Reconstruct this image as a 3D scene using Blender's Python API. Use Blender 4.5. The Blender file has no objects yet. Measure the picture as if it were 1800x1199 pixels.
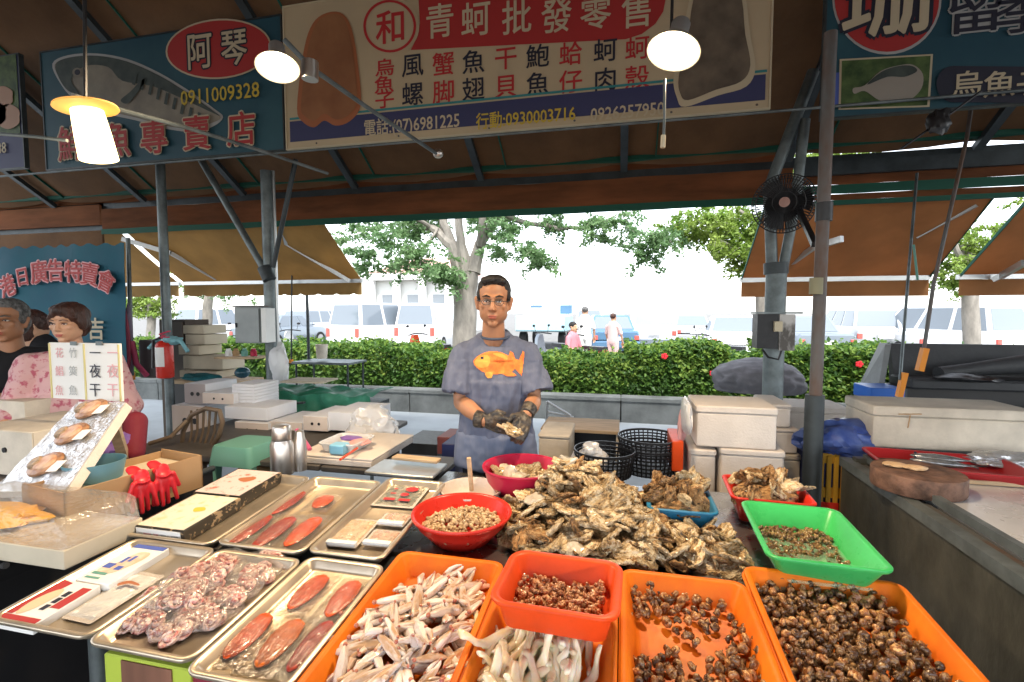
import bpy, bmesh, math, random
from mathutils import Vector, Matrix, Euler, noise
from mathutils.bvhtree import BVHTree
R = math.radians; PI = math.pi; sin = math.sin; cos = math.cos
scene = bpy.context.scene
# ---------------------------------------------------------------- camera
TH, PH, CZ = R(12.8), R(3.37), 1.55
cam = bpy.data.cameras.new('camera'); cam.lens = 17.0; cam.sensor_width = 36.0; cam.clip_end = 2000; cam.clip_start = 0.05
camo = bpy.data.objects.new('camera', cam); scene.collection.objects.link(camo)
camo.location = (0, 0, CZ); camo.rotation_euler = (R(90) - PH, 0, TH)
scene.camera = camo
# ---------------------------------------------------------------- sky, sun, exposure
SUN_EL, SUN_ROT = R(58), R(165)
world = bpy.data.worlds.new('World'); scene.world = world; world.use_nodes = True
wn = world.node_tree; wn.nodes.clear()
sky = wn.nodes.new('ShaderNodeTexSky'); sky.sky_type = 'NISHITA'; sky.sun_disc = False
sky.sun_elevation = SUN_EL; sky.sun_rotation = SUN_ROT; sky.dust_density = 1.0; sky.air_density = 1.0
hs = wn.nodes.new('ShaderNodeHueSaturation'); hs.inputs['Saturation'].default_value = 0.3
bg = wn.nodes.new('ShaderNodeBackground'); bg.inputs['Strength'].default_value = 0.15
wo = wn.nodes.new('ShaderNodeOutputWorld')
wn.links.new(sky.outputs[0], hs.inputs['Color']); wn.links.new(hs.outputs[0], bg.inputs['Color']); wn.links.new(bg.outputs[0], wo.inputs[0])
sun = bpy.data.lights.new('sun', 'SUN'); sun.energy = 1.5; sun.angle = R(14); sun.color = (1, .96, .9)
suno = bpy.data.objects.new('sun', sun); scene.collection.objects.link(suno)
sd = Vector((sin(SUN_ROT) * cos(SUN_EL), cos(SUN_ROT) * cos(SUN_EL), sin(SUN_EL)))
suno.rotation_euler = sd.to_track_quat('Z', 'Y').to_euler()
vs = scene.view_settings; vs.view_transform = 'Standard'; vs.look = 'None'; vs.exposure = 2.15; vs.gamma = 1; vs.use_curve_mapping = False
scene.cycles.max_bounces = 8; scene.cycles.transparent_max_bounces = 24; scene.cycles.sample_clamp_indirect = 8; scene.cycles.caustics_reflective = False; scene.cycles.caustics_refractive = False
# ---------------------------------------------------------------- helpers
FW = Vector((-sin(TH) * cos(PH), cos(TH) * cos(PH), -sin(PH))); RT = Vector((cos(TH), sin(TH), 0)); UP = RT.cross(FW)
COL = scene.collection
rnd = random.Random(7)
SL = .08; SA = math.atan(SL)                              # the display trays slope down towards the customer
def at(x, y, Y=None, Z=None, S=None):
    """survey of the place: the point at depth Y, at height Z or on the sloping display (S = its height at Y 0)"""
    d = FW + (x - 900) / 850 * RT - (y - 599.5) / 850 * UP
    if Y is not None: t = Y / d.y
    elif Z is not None: t = (Z - CZ) / d.z
    else: t = (S - CZ) / (d.z - SL * d.y)
    return Vector((d.x * t, d.y * t, CZ + d.z * t))
def dc(p): return (Vector(p) - Vector((0, 0, CZ))).dot(FW)
def wl(o):
    v = Vector((0, 0, 0))
    while o: v = v + o.location; o = o.parent
    return v
def rrect(w, l, r, n=4):
    r = min(r, w / 2 * .999, l / 2 * .999); P = []
    for cx, cy, a0 in ((w/2-r, l/2-r, 0), (-w/2+r, l/2-r, 90), (-w/2+r, -l/2+r, 180), (w/2-r, -l/2+r, 270)):
        for k in range(n + 1):
            a = R(a0 + 90 * k / n); P.append((cx + r * cos(a), cy + r * sin(a)))
    return P
def circ(r, n=24, ry=None): return [(r * cos(2*PI*k/n), (ry or r) * sin(2*PI*k/n)) for k in range(n)]
class MB:
    def __init__(s): s.v = []; s.f = []; s.m = []; s.mi = 0
    def add(s, vs, fs):
        b = len(s.v); s.v += [Vector(v) for v in vs]; s.f += [tuple(i + b for i in f) for f in fs]; s.m += [s.mi] * len(fs); return s
    def loft(s, rings, cap=True, capb=True):
        n = len(rings[0]); vs = [p for r in rings for p in r]; fs = []
        for k in range(len(rings) - 1):
            for i in range(n):
                j = (i + 1) % n; fs.append((k*n+i, k*n+j, (k+1)*n+j, (k+1)*n+i))
        if capb: fs.append(tuple(range(n))[::-1])
        if cap: fs.append(tuple((len(rings)-1)*n + i for i in range(n)))
        return s.add(vs, fs)
    def box(s, x0, x1, y0, y1, z0, z1):
        return s.add([(x, y, z) for z in (z0, z1) for x, y in ((x0,y0),(x1,y0),(x1,y1),(x0,y1))], [(3,2,1,0),(4,5,6,7),(0,1,5,4),(1,2,6,5),(2,3,7,6),(3,0,4,7)])
    def slab(s, cx, cy, z0, z1, w, l, r=.006, b=.003, rz=0, n=2):
        c, q = cos(rz), sin(rz); rings = []
        for i, z in ((b, z0), (0, z0 + b), (0, z1 - b), (b, z1)):
            rings.append([(cx + x*c - y*q, cy + x*q + y*c, z) for x, y in rrect(w - 2*i, l - 2*i, max(r - i, .0005), n)])
        return s.loft(rings)
    def tube(s, pts, r, n=8, caps=True):
        pts = [Vector(p) for p in pts]; rs = r if isinstance(r, (list, tuple)) else [r] * len(pts); rings = []; up = None
        for k, p in enumerate(pts):
            t = (pts[min(k+1, len(pts)-1)] - pts[max(k-1, 0)]).normalized()
            if up is None: up = Vector((0, 0, 1)) if abs(t.z) < .9 else Vector((1, 0, 0))
            a = t.cross(up).normalized(); b = a.cross(t).normalized(); up = b
            rings.append([p + (a * cos(2*PI*i/n) + b * sin(2*PI*i/n)) * rs[k] for i in range(n)])
        return s.loft(rings, caps, caps)
    def bar(s, p, q, w, h, up=(0, 0, 1)):
        p, q, up = Vector(p), Vector(q), Vector(up); t = (q - p).normalized()
        a = t.cross(up).normalized() * w / 2; b = a.cross(t).normalized() * h / 2
        return s.loft([[o - a - b, o + a - b, o + a + b, o - a + b] for o in (p, q)])
    def lathe(s, prof, c=(0, 0, 0), n=24, cap=True):
        c = Vector(c); return s.loft([[c + Vector((r * cos(2*PI*i/n), r * sin(2*PI*i/n), z)) for i in range(n)] for r, z in prof], cap, cap)
    def cone(s, p0, p1, r0, r1, n=16, flat=False, sq=1, side=None):
        """tapered limb with round (or flat) ends; sq squashes it across `side`"""
        p0, p1 = Vector(p0), Vector(p1); d = p1 - p0; L = max(d.length, 1e-5); t = d / L
        sd_ = Vector(side) if side else (Vector((1, 0, 0)) if abs(t.x) < .8 else Vector((0, 1, 0)))
        a = (sd_ - t * sd_.dot(t)).normalized(); b = t.cross(a); rings = []
        E = [] if flat else [R(18), R(36), R(54), R(72)]
        for e in E[::-1]: rings.append((p0 - t * r0 * sin(e), r0 * cos(e)))
        for k in range(4): rings.append((p0 + d * k / 3, r0 + (r1 - r0) * k / 3))
        for e in E: rings.append((p1 + t * r1 * sin(e), r1 * cos(e)))
        return s.loft([[o + (a * cos(2*PI*i/n) + b * sin(2*PI*i/n) * sq) * r for i in range(n)] for o, r in rings])
    def ell(s, c, rx, ry, rz, n=16, m=10, rot=None):
        c = Vector(c); M = rot.to_matrix() if rot else Matrix.Identity(3); rings = []
        for k in range(1, m):
            e = -PI/2 + PI * k / m
            rings.append([c + M @ Vector((rx * cos(e) * cos(2*PI*i/n), ry * cos(e) * sin(2*PI*i/n), rz * sin(e))) for i in range(n)])
        return s.loft(rings)
    def xf(s, M, start=0):
        for i in range(start, len(s.v)): s.v[i] = M @ s.v[i]
        return s
def mesh(name, mb, mats, off=Vector((0, 0, 0)), smooth=False, ang=None):
    me = bpy.data.meshes.new(name); me.from_pydata([v - off for v in mb.v], [], mb.f)
    for m in (mats if isinstance(mats, (list, tuple)) else [mats]): me.materials.append(m)
    if any(mb.m): me.polygons.foreach_set('material_index', mb.m)
    if smooth:
        me.polygons.foreach_set('use_smooth', [True] * len(me.polygons))
        if smooth != 2:
            try: me.set_sharp_from_angle(angle=R(ang or 40))
            except Exception: pass
    me.update(); return me
def tag(o, label=None, cat=None, group=None, kind=None):
    if label: o['label'] = label
    if cat: o['category'] = cat
    if group: o['group'] = group
    if kind: o['kind'] = kind
    return o
def part(name, mb, mats, parent, smooth=True, label=None, kind=None, ang=None):
    off = wl(parent); o = bpy.data.objects.new(name, mesh(name, mb, mats, off, smooth, ang)); COL.objects.link(o); o.parent = parent
    return tag(o, label, None, None, kind)
def thing(name, label, cat, loc=(0, 0, 0), group=None):
    o = bpy.data.objects.new(name, None); o.empty_display_size = .1; COL.objects.link(o); o.location = loc; return tag(o, label, cat, group)
def solo(name, mb, mats, label, cat, loc=None, group=None, smooth=True, kind=None, ang=None):
    if loc is None:
        n = len(mb.v); loc = Vector((sum(v.x for v in mb.v)/n, sum(v.y for v in mb.v)/n, min(v.z for v in mb.v)))
    o = bpy.data.objects.new(name, mesh(name, mb, mats, Vector(loc), smooth, ang)); COL.objects.link(o); o.location = loc
    return tag(o, label, cat, group, kind)
def struct(name, mb, mats, smooth=False):
    o = bpy.data.objects.new(name, mesh(name, mb, mats, smooth=smooth)); COL.objects.link(o); o['kind'] = 'structure'; return o
def inst(me, name, label, cat, loc, rot=(0,0,0), sc=1, group=None, parent=None):
    o = bpy.data.objects.new(name, me); COL.objects.link(o); o.location = loc; o.rotation_euler = rot
    o.scale = (sc, sc, sc) if not isinstance(sc, tuple) else sc
    if parent: o.parent = parent
    return tag(o, label, cat, group)
def tree_copy(src, loc, rot=None, label=None, sc=None):
    def cp(o, par):
        c = o.copy(); COL.objects.link(c)
        if par: c.parent = par
        for ch in o.children: cp(ch, c)
        return c
    r = cp(src, None); r.location = loc
    if rot is not None: r.rotation_euler = rot
    if sc is not None: r.scale = sc
    if label: r['label'] = label
    return r
def blob(mb, voxel, sm=4, disp=None):
    """fuse overlapping closed pieces into one continuous skin"""
    me = bpy.data.meshes.new('t'); me.from_pydata(mb.v, [], mb.f)
    o = bpy.data.objects.new('t', me); COL.objects.link(o)
    m = o.modifiers.new('r', 'REMESH'); m.mode = 'VOXEL'; m.voxel_size = voxel
    s = o.modifiers.new('s', 'SMOOTH'); s.factor = .5; s.iterations = sm
    dg = bpy.context.evaluated_depsgraph_get(); e = bpy.data.meshes.new_from_object(o.evaluated_get(dg))
    out = MB(); out.v = [v.co.copy() for v in e.vertices]; out.f = [tuple(p.vertices) for p in e.polygons]; out.m = [0] * len(out.f)
    if disp:
        nrm = [v.normal.copy() for v in e.vertices]
        out.v = [v + n * disp(v, n) for v, n in zip(out.v, nrm)]
    bpy.data.objects.remove(o); bpy.data.meshes.remove(e); bpy.data.meshes.remove(me)
    return out
def ico(sub=3):
    bm = bmesh.new(); bmesh.ops.create_icosphere(bm, subdivisions=sub, radius=1)
    v = [x.co.copy() for x in bm.verts]; f = [tuple(q.index for q in p.verts) for p in bm.faces]; bm.free(); return v, f
ICO = {k: ico(k) for k in (2, 3, 4, 5)}
def crumple(c, sx, sy, sz, seed=0, amp=.18, fr=2.2, sub=4, sharp=2.0, flatb=True):
    v, f = ICO[sub]; o = Vector((seed * 7.3, seed * 3.1, seed)); out = []
    for p in v:
        n1 = noise.noise(p * fr * .5 + o); n2 = 1 - abs(noise.noise(p * fr + o)) * sharp; n3 = noise.noise(p * fr * 3 + o) + 1.3 * (.5 - abs(noise.noise(p * fr * 2.1 + o * 2)) * 2) + .5 * (.5 - abs(noise.noise(p * fr * 5 + o)) * 2)
        q = p * (1 + amp * (n1 * 1.6 + n2 * .6 + n3 * .3))
        if flatb and q.z < -.6: q.z = -.6 - (q.z + .6) * .1
        out.append(Vector(c) + Vector((q.x * sx, q.y * sy, q.z * sz)))
    return MB().add(out, f)
# ---------------------------------------------------------------- materials
def M(name, col, rough=.5, metal=0., var=.0, vs_=6., col2=None, bump=0., bs=40., spec=.5, objv=0., objc=None, sss=0., coat=0., alpha=1., stretch=(1,1,1), thr=(.35,.65), transl=0., emis=0., detail=4, ior=1.45, transm=0., col3=None):
    m = bpy.data.materials.new(name); m.use_nodes = True; nt = m.node_tree; N = nt.nodes; L = nt.links
    b = N['Principled BSDF']; b.inputs['Roughness'].default_value = rough; b.inputs['Metallic'].default_value = metal
    b.inputs['Specular IOR Level'].default_value = spec; b.inputs['IOR'].default_value = ior
    c4 = lambda c: (*c, 1)
    tc = N.new('ShaderNodeTexCoord'); mp = N.new('ShaderNodeMapping'); mp.inputs['Scale'].default_value = stretch
    L.new(tc.outputs['Object'], mp.inputs['Vector'])
    base = None
    if var or col2:
        nz = N.new('ShaderNodeTexNoise'); nz.inputs['Scale'].default_value = vs_; nz.inputs['Detail'].default_value = detail; nz.inputs['Roughness'].default_value = .6
        L.new(mp.outputs[0], nz.inputs['Vector'])
        if objv or objc:
            oi = N.new('ShaderNodeObjectInfo'); ad = N.new('ShaderNodeVectorMath'); ad.operation = 'ADD'; L.new(mp.outputs[0], ad.inputs[0])
            sc_ = N.new('ShaderNodeVectorMath'); sc_.operation = 'SCALE'; sc_.inputs['Scale'].default_value = 20
            cx = N.new('ShaderNodeCombineXYZ'); L.new(oi.outputs['Random'], cx.inputs[0]); L.new(cx.outputs[0], sc_.inputs[0]); L.new(sc_.outputs[0], ad.inputs[1]); L.new(ad.outputs[0], nz.inputs['Vector'])
        rp = N.new('ShaderNodeValToRGB'); rp.color_ramp.elements[0].position = thr[0]; rp.color_ramp.elements[1].position = thr[1]
        rp.color_ramp.elements[0].color = c4(col); rp.color_ramp.elements[1].color = c4(col2) if col2 else c4([min(1, x * (1 + var)) for x in col])
        if not col2: rp.color_ramp.elements[0].color = c4([x * (1 - var) for x in col])
        if col3: e3 = rp.color_ramp.elements.new(min(.99, thr[1]+.11)); e3.color = c4(col3)
        L.new(nz.outputs['Fac'], rp.inputs[0]); base = rp.outputs[0]
    else:
        rg = N.new('ShaderNodeRGB'); rg.outputs[0].default_value = c4(col); base = rg.outputs[0]
    if objv or objc:
        oi = N.new('ShaderNodeObjectInfo')
        if objc:
            mx = N.new('ShaderNodeMix'); mx.data_type = 'RGBA'; pw_ = N.new('ShaderNodeMath'); pw_.operation = 'POWER'; pw_.inputs[1].default_value = 2.2; pw2 = N.new('ShaderNodeMath'); pw2.operation = 'MULTIPLY'; pw2.inputs[1].default_value = .6; L.new(oi.outputs['Random'], pw_.inputs[0]); L.new(pw_.outputs[0], pw2.inputs[0]); L.new(pw2.outputs[0], mx.inputs[0]); L.new(base, mx.inputs[6]); mx.inputs[7].default_value = c4(objc); base = mx.outputs[2]
        if objv:
            h = N.new('ShaderNodeHueSaturation'); mr = N.new('ShaderNodeMapRange'); mr.inputs[3].default_value = 1 - objv; mr.inputs[4].default_value = 1 + objv
            wn_ = N.new('ShaderNodeTexWhiteNoise'); wn_.noise_dimensions = '1D'; L.new(oi.outputs['Random'], wn_.inputs['W'])
            L.new(wn_.outputs['Value'], mr.inputs[0]); L.new(mr.outputs[0], h.inputs['Value']); L.new(base, h.inputs['Color']); base = h.outputs[0]
    L.new(base, b.inputs['Base Color'])
    if bump:
        nb = N.new('ShaderNodeTexNoise'); nb.inputs['Scale'].default_value = bs; nb.inputs['Detail'].default_value = 5; L.new(mp.outputs[0], nb.inputs['Vector'])
        bn = N.new('ShaderNodeBump'); bn.inputs['Strength'].default_value = bump; bn.inputs['Distance'].default_value = .01; L.new(nb.outputs['Fac'], bn.inputs['Height']); L.new(bn.outputs[0], b.inputs['Normal'])
        mr = N.new('ShaderNodeMapRange'); mr.inputs[3].default_value = max(0, rough - .12); mr.inputs[4].default_value = min(1, rough + .12); L.new(nb.outputs['Fac'], mr.inputs[0]); L.new(mr.outputs[0], b.inputs['Roughness'])
    if sss: b.inputs['Subsurface Weight'].default_value = sss; b.inputs['Subsurface Radius'].default_value = (.02, .01, .006); b.inputs['Subsurface Scale'].default_value = .5
    if coat: b.inputs['Coat Weight'].default_value = coat; b.inputs['Coat Roughness'].default_value = .08
    if transm: b.inputs['Transmission Weight'].default_value = transm
    if alpha < 1: b.inputs['Alpha'].default_value = alpha
    if emis: b.inputs['Emission Color'].default_value = c4(col); b.inputs['Emission Strength'].default_value = emis
    if transl:
        t = N.new('ShaderNodeBsdfTranslucent'); L.new(base, t.inputs['Color']); mx = N.new('ShaderNodeMixShader'); mx.inputs[0].default_value = transl
        L.new(b.outputs[0], mx.inputs[1]); L.new(t.outputs[0], mx.inputs[2]); L.new(mx.outputs[0], N['Material Output'].inputs[0])
    return m
def film_mat(name, gl=.16, tint=(1,1,1), rough=.12, scale=45, haze=.08, frs=.45):
    """thin clear plastic: mostly see-through, with wrinkled gloss and a little milk"""
    m = bpy.data.materials.new(name); m.use_nodes = True; nt = m.node_tree; N = nt.nodes; L = nt.links; N.remove(N['Principled BSDF'])
    tr = N.new('ShaderNodeBsdfTransparent'); tr.inputs[0].default_value = (*tint, 1)
    g = N.new('ShaderNodeBsdfGlossy'); g.inputs['Roughness'].default_value = rough; g.inputs['Color'].default_value = (1, 1, 1, 1)
    df = N.new('ShaderNodeBsdfDiffuse'); df.inputs[0].default_value = (.8, .8, .8, 1)
    tc = N.new('ShaderNodeTexCoord'); nz = N.new('ShaderNodeTexNoise'); nz.inputs['Scale'].default_value = scale; nz.inputs['Detail'].default_value = 3; L.new(tc.outputs['Object'], nz.inputs['Vector'])
    bp = N.new('ShaderNodeBump'); bp.inputs['Strength'].default_value = .9; bp.inputs['Distance'].default_value = .008; L.new(nz.outputs['Fac'], bp.inputs['Height']); L.new(bp.outputs[0], g.inputs['Normal'])
    fr = N.new('ShaderNodeFresnel'); fr.inputs[0].default_value = 1.5; L.new(bp.outputs[0], fr.inputs['Normal'])
    ma = N.new('ShaderNodeMath'); ma.operation = 'MULTIPLY_ADD'; ma.use_clamp = True; ma.inputs[1].default_value = frs; ma.inputs[2].default_value = gl; L.new(fr.outputs[0], ma.inputs[0])
    m1 = N.new('ShaderNodeMixShader'); m1.inputs[0].default_value = haze; L.new(tr.outputs[0], m1.inputs[1]); L.new(df.outputs[0], m1.inputs[2])
    m2 = N.new('ShaderNodeMixShader'); L.new(ma.outputs[0], m2.inputs[0]); L.new(m1.outputs[0], m2.inputs[1]); L.new(g.outputs[0], m2.inputs[2]); L.new(m2.outputs[0], N['Material Output'].inputs[0])
    return m
m_asphalt = M('asphalt', (.16,.16,.155), .9, var=.15, vs_=3, bump=.3, bs=90)
m_floor = M('wet_concrete_floor', (.10,.10,.10), .35, var=.35, vs_=1.5, bump=.2, bs=12)
m_walk = M('painted_concrete', (.48,.52,.54), .6, var=.12, vs_=1.2, bump=.15, bs=20)
m_wallc = M('planter_concrete', (.16,.17,.165), .85, var=.3, vs_=2.5, bump=.4, bs=25)
m_soil = M('soil', (.05,.04,.03), .95, var=.3, bump=.5)
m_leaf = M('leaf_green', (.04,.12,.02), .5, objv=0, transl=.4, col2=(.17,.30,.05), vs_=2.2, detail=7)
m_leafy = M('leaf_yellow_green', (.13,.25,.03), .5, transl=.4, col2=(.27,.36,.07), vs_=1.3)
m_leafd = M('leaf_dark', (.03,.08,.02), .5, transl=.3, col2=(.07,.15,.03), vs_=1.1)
m_leaft = M('tree_leaf', (.13,.25,.10), .5, transl=.5, col2=(.24,.38,.17), vs_=1.5)
m_bark = M('pale_bark', (.24,.22,.19), .9, var=.25, vs_=8, bump=.6, bs=20, stretch=(1,1,.35))
m_steel = M('galvanised_steel', (.15,.175,.18), .5, .55, var=.3, vs_=7, bump=.1)
m_steeld = M('dark_painted_steel', (.045,.055,.06), .5, .3, var=.3, vs_=4, bump=.1)
m_rust = M('rusty_steel', (.13,.13,.13), .6, .4, col2=(.13,.06,.03), vs_=5, thr=(.45,.7), bump=.3, stretch=(1,1,.4))
m_brown = M('brown_canvas', (.25,.095,.038), .85, var=.3, vs_=2, bump=.2, bs=60, transl=.35, stretch=(.5,1,3))
m_roof = M('roof_canvas', (.15,.075,.032), .9, var=.25, vs_=1.5, bump=.15, transl=.10, detail=7)
m_orange_c = M('orange_awning_canvas', (.42,.205,.08), .8, var=.16, vs_=1.5, bump=.1, bs=80, transl=.42)
m_yellow_c = M('ochre_awning_canvas', (.42,.27,.10), .8, var=.16, vs_=1.5, bump=.1, bs=80, transl=.42)
m_greenhem = M('green_hem', (.012,.10,.065), .7, transl=.1)
m_alu = M('aluminium', (.55,.57,.58), .35, .8, bump=.05)
m_stain = M('stainless', (.42,.43,.44), .28, .92, var=.12, vs_=5, bump=.12, bs=14)
m_trayst = M('display_tray_metal', (.66,.56,.43), .34, .8, var=.10, vs_=6, bump=.12, bs=10)
m_tankside = M('tank_side_rusty', (.06,.062,.052), .38, .5, col2=(.17,.17,.145), vs_=3.5, thr=(.30,.68), bump=.35, bs=18, stretch=(1,1.3,.7), col3=(.12,.06,.03), detail=9)
m_ruststreak = M('rust_streak', (.12,.06,.035), .7, .2, var=.3)
m_tanktop = M('tank_top', (.62,.64,.66), .3, .2, var=.08, vs_=4, bump=.1, bs=10, coat=.3)
m_black = M('black_metal', (.018,.018,.02), .45, .3, var=.2, bump=.1)
m_blackp = M('black_plastic', (.014,.014,.016), .4, bump=.05)
m_white = M('white_paint', (.78,.78,.76), .5, var=.04)
m_cream = M('cream_sign', (.54,.44,.29), .6, var=.05, vs_=2)
m_foam = M('white_foam', (.66,.60,.54), .8, var=.07, vs_=5, detail=9, bump=.25, bs=110)
m_foamd = M('dirty_foam', (.58,.52,.43), .8, var=.20, vs_=4, detail=9, bump=.15, bs=90)
m_carton = M('white_carton', (.66,.57,.50), .8, var=.04, vs_=6)
m_cartonw = M('bleached_carton', (.70,.71,.74), .8, var=.03)
m_kraft = M('kraft_board', (.42,.26,.13), .8, var=.08, vs_=5, bump=.05)
m_kraftp = M('pale_kraft', (.55,.48,.36), .8, var=.06)
m_wood = M('raw_wood', (.50,.36,.22), .7, var=.18, vs_=5, stretch=(1,9,9), bump=.1)
m_choplk = M('chopping_block', (.14,.075,.05), .7, var=.55, vs_=14, bump=.6, detail=8)
m_red = M('red_plastic', (.66,.035,.02), .3, var=.12, vs_=6, detail=8, bump=.10, bs=30, transl=.15)
m_redp = M('crimson_plastic', (.55,.02,.07), .3, transl=.2)
m_orange = M('orange_plastic', (.86,.235,.012), .45, spec=.3, col2=(.72,.13,.01), vs_=5, detail=8, bump=.12, bs=25, transl=.12)
m_oredp = M('orange_red_plastic', (.76,.085,.015), .4, spec=.35, var=.12, vs_=6, detail=8, bump=.1, bs=25, transl=.15)
m_green = M('green_plastic', (.06,.52,.14), .3, var=.12, vs_=6, detail=8, bump=.1, bs=25, transl=.15)
m_blue = M('blue_plastic', (.03,.22,.42), .35, transl=.15)
m_teal = M('teal_plastic', (.14,.36,.29), .4, transl=.1)
m_yellow = M('yellow_plastic', (.55,.30,.03), .45, var=.15)
m_signblue = M('sign_blue', (.014,.065,.10), .6, col2=(.03,.10,.13), vs_=1.3)
m_bannerb = M('banner_blue', (.008,.085,.14), .75, col2=(.02,.12,.17), vs_=2, bump=.15, bs=8)
m_signgrey = M('sign_navy', (.045,.05,.13), .6)
m_tealline = M('teal_line', (.04,.25,.27), .6)
m_signred = M('sign_red', (.42,.035,.035), .6)
m_ink = M('ink_black', (.02,.022,.04), .6)
m_inkred = M('ink_red', (.48,.03,.035), .6)
m_inky = M('ink_yellow', (.62,.46,.06), .6)
m_inkc = M('ink_cream', (.58,.50,.35), .6)
m_inkg = M('ink_grey', (.45,.46,.46), .7)
m_inkp = M('ink_pink', (.72,.40,.42), .7)
m_inkblue = M('ink_blue', (.08,.13,.45), .5)
m_paper = M('white_paper', (.80,.79,.76), .7, var=.02)
m_roesign = M('sign_roe', (.25,.10,.045), .6, col2=(.36,.16,.07), vs_=2.5)
m_roesign2 = M('sign_roe_edge', (.40,.14,.06), .6)
m_abal = M('sign_abalone', (.10,.08,.06), .6, col2=(.19,.15,.11), vs_=5)
m_fishg = M('sign_fish_silver', (.30,.27,.21), .6, col2=(.20,.18,.15), vs_=4)
m_fishd = M('sign_fish_dark', (.035,.05,.05), .6, col2=(.07,.09,.08), vs_=8)
m_foliagep = M('printed_green_leaves', (.02,.05,.015), .6, col2=(.10,.16,.05), vs_=9, detail=6)
m_skin = M('skin_tan', (.38,.185,.10), .48, var=.08, vs_=9, sss=.25, bump=.05, bs=90)
m_skinw = M('skin_light', (.58,.33,.21), .5, var=.07, vs_=9, sss=.25)
m_lips = M('lips', (.36,.10,.07), .45)
m_hair = M('black_hair', (.012,.010,.010), .55, bump=.9, bs=160, stretch=(1,1,.25))
m_hairb = M('auburn_hair', (.085,.03,.018), .5, col2=(.03,.015,.012), vs_=22, bump=.8, bs=150, stretch=(1,1,.2))
m_hairg = M('greying_hair', (.03,.03,.03), .6, col2=(.20,.20,.20), vs_=40, bump=.8, bs=150)
m_shirt = M('grey_blue_cotton', (.088,.108,.175), .9, col2=(.14,.16,.23), vs_=5, thr=(.3,.7), bump=.8, bs=8, stretch=(3,3,.5))
m_shirtb = M('shirt_collar_cotton', (.055,.075,.12), .9)
m_wetshirt = M('apron_blue', (.088,.115,.19), .85, col2=(.14,.168,.25), vs_=5, bump=.6, bs=10, stretch=(2.5,2.5,.6))
m_pants = M('dark_trousers', (.02,.022,.03), .9)
m_glove = M('muddy_black_glove', (.02,.02,.022), .38, col2=(.13,.10,.065), vs_=22, thr=(.45,.7), bump=.5, bs=70)
m_redglove = M('red_rubber', (.62,.02,.03), .35)
m_blackcl = M('black_cotton', (.008,.008,.010), .9)
m_floral = M('pink_floral_cloth', (.62,.38,.38), .85, col2=(.45,.11,.16), vs_=26, thr=(.52,.62), bump=.3, bs=12)
m_fishpr = M('orange_fish_print', (.75,.16,.035), .8, col2=(.80,.28,.05), vs_=30)
m_fishpy = M('yellow_fish_print', (.80,.36,.07), .8)
m_glass = M('spectacle_glass', (1,1,1), .2, alpha=.03, spec=.1)
m_film = film_mat('clear_film', .03, (1,1,1), .14, 45, .07, .45)
m_filmt = film_mat('vacuum_film', .015, (1,.985,.96), .10, 60, .05, .7)
m_filmm = film_mat('milky_film', .06, (.95,.95,.97), .25, 25, .68)
m_carwhite = M('car_white', (.72,.73,.74), .25, coat=.6)
m_carsilver = M('car_silver', (.45,.47,.49), .3, .4, coat=.5)
m_carblue = M('car_blue', (.10,.20,.32), .25, .3, coat=.6)
m_cargrey = M('car_grey', (.22,.26,.30), .3, .4, coat=.6)
m_cartruck = M('truck_pale_blue', (.35,.55,.62), .4)
m_carglass = M('car_glass', (.16,.19,.22), .06, spec=.8)  # base colour lightened to stand in for sky reflection and haze
m_tyre = M('tyre_rubber', (.02,.02,.02), .85)
m_rim = M('wheel_rim', (.45,.46,.47), .3, .8)
m_tail = M('tail_light', (.55,.10,.08), .2, coat=.5)
m_head = M('head_light', (.75,.76,.76), .1, coat=.6)
m_tarpgrey = M('grey_tarp', (.13,.125,.135), .6, var=.25, vs_=4, bump=.4, bs=14)
m_bin = M('black_rubber_sheet', (.035,.037,.04), .6, var=.2, vs_=2, bump=.2)
m_bluebag = M('blue_bag', (.03,.06,.26), .3, col2=(.10,.16,.42), vs_=10, transl=.15)
m_purple = M('purple_bag', (.34,.19,.55), .35, transl=.3)
m_tarpgreen = M('green_tarp', (.02,.19,.10), .5, col2=(.06,.30,.20), vs_=5, bump=.3, bs=12)
m_silver = M('polished_steel', (.58,.54,.50), .30, .9)
m_wicker = M('brown_woven_plastic', (.14,.10,.065), .5, var=.2)
m_orangetape = M('orange_grip', (.75,.25,.01), .5)
m_lampglass = M('lamp_shade_plastic', (.85,.62,.28), .4, transl=.6)
m_flower = M('hibiscus_red', (.65,.02,.03), .5)
def emission(name, col, st):
    m = bpy.data.materials.new(name); m.use_nodes = True; nt = m.node_tree; nt.nodes.remove(nt.nodes['Principled BSDF'])
    e = nt.nodes.new('ShaderNodeEmission'); e.inputs[0].default_value = (*col, 1); e.inputs[1].default_value = st
    nt.links.new(e.outputs[0], nt.nodes['Material Output'].inputs[0]); return m
m_bulb = emission('lit_bulb', (1, .82, .52), 30)
m_refl = M('enamel_reflector', (.30,.28,.24), .5)
m_shadelit = emission('lit_diffuser', (1, .74, .34), 2.0)
# ---------------------------------------------------------------- ground
g = MB(); g.add([(-400,-60,-.012),(400,-60,-.012),(400,600,-.012),(-400,600,-.012)], [(0,1,2,3)]); struct('ground', g, m_asphalt)
g = MB(); g.add([(-14,-6,0),(14,-6,0),(14,3.05,0),(-14,3.05,0)], [(0,1,2,3)]); struct('market_floor', g, m_floor)
g = MB(); g.box(-14,14,3.05,6.9,-.004,.006); struct('walkway', g, m_walk)
# white parking bay lines
for k in range(-10, 14):
    x = -1.0 + k * 2.9
    o = struct('parking_line', MB().box(x, x+.1, 14.5, 19.5, -.011, -.004), m_white)
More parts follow.
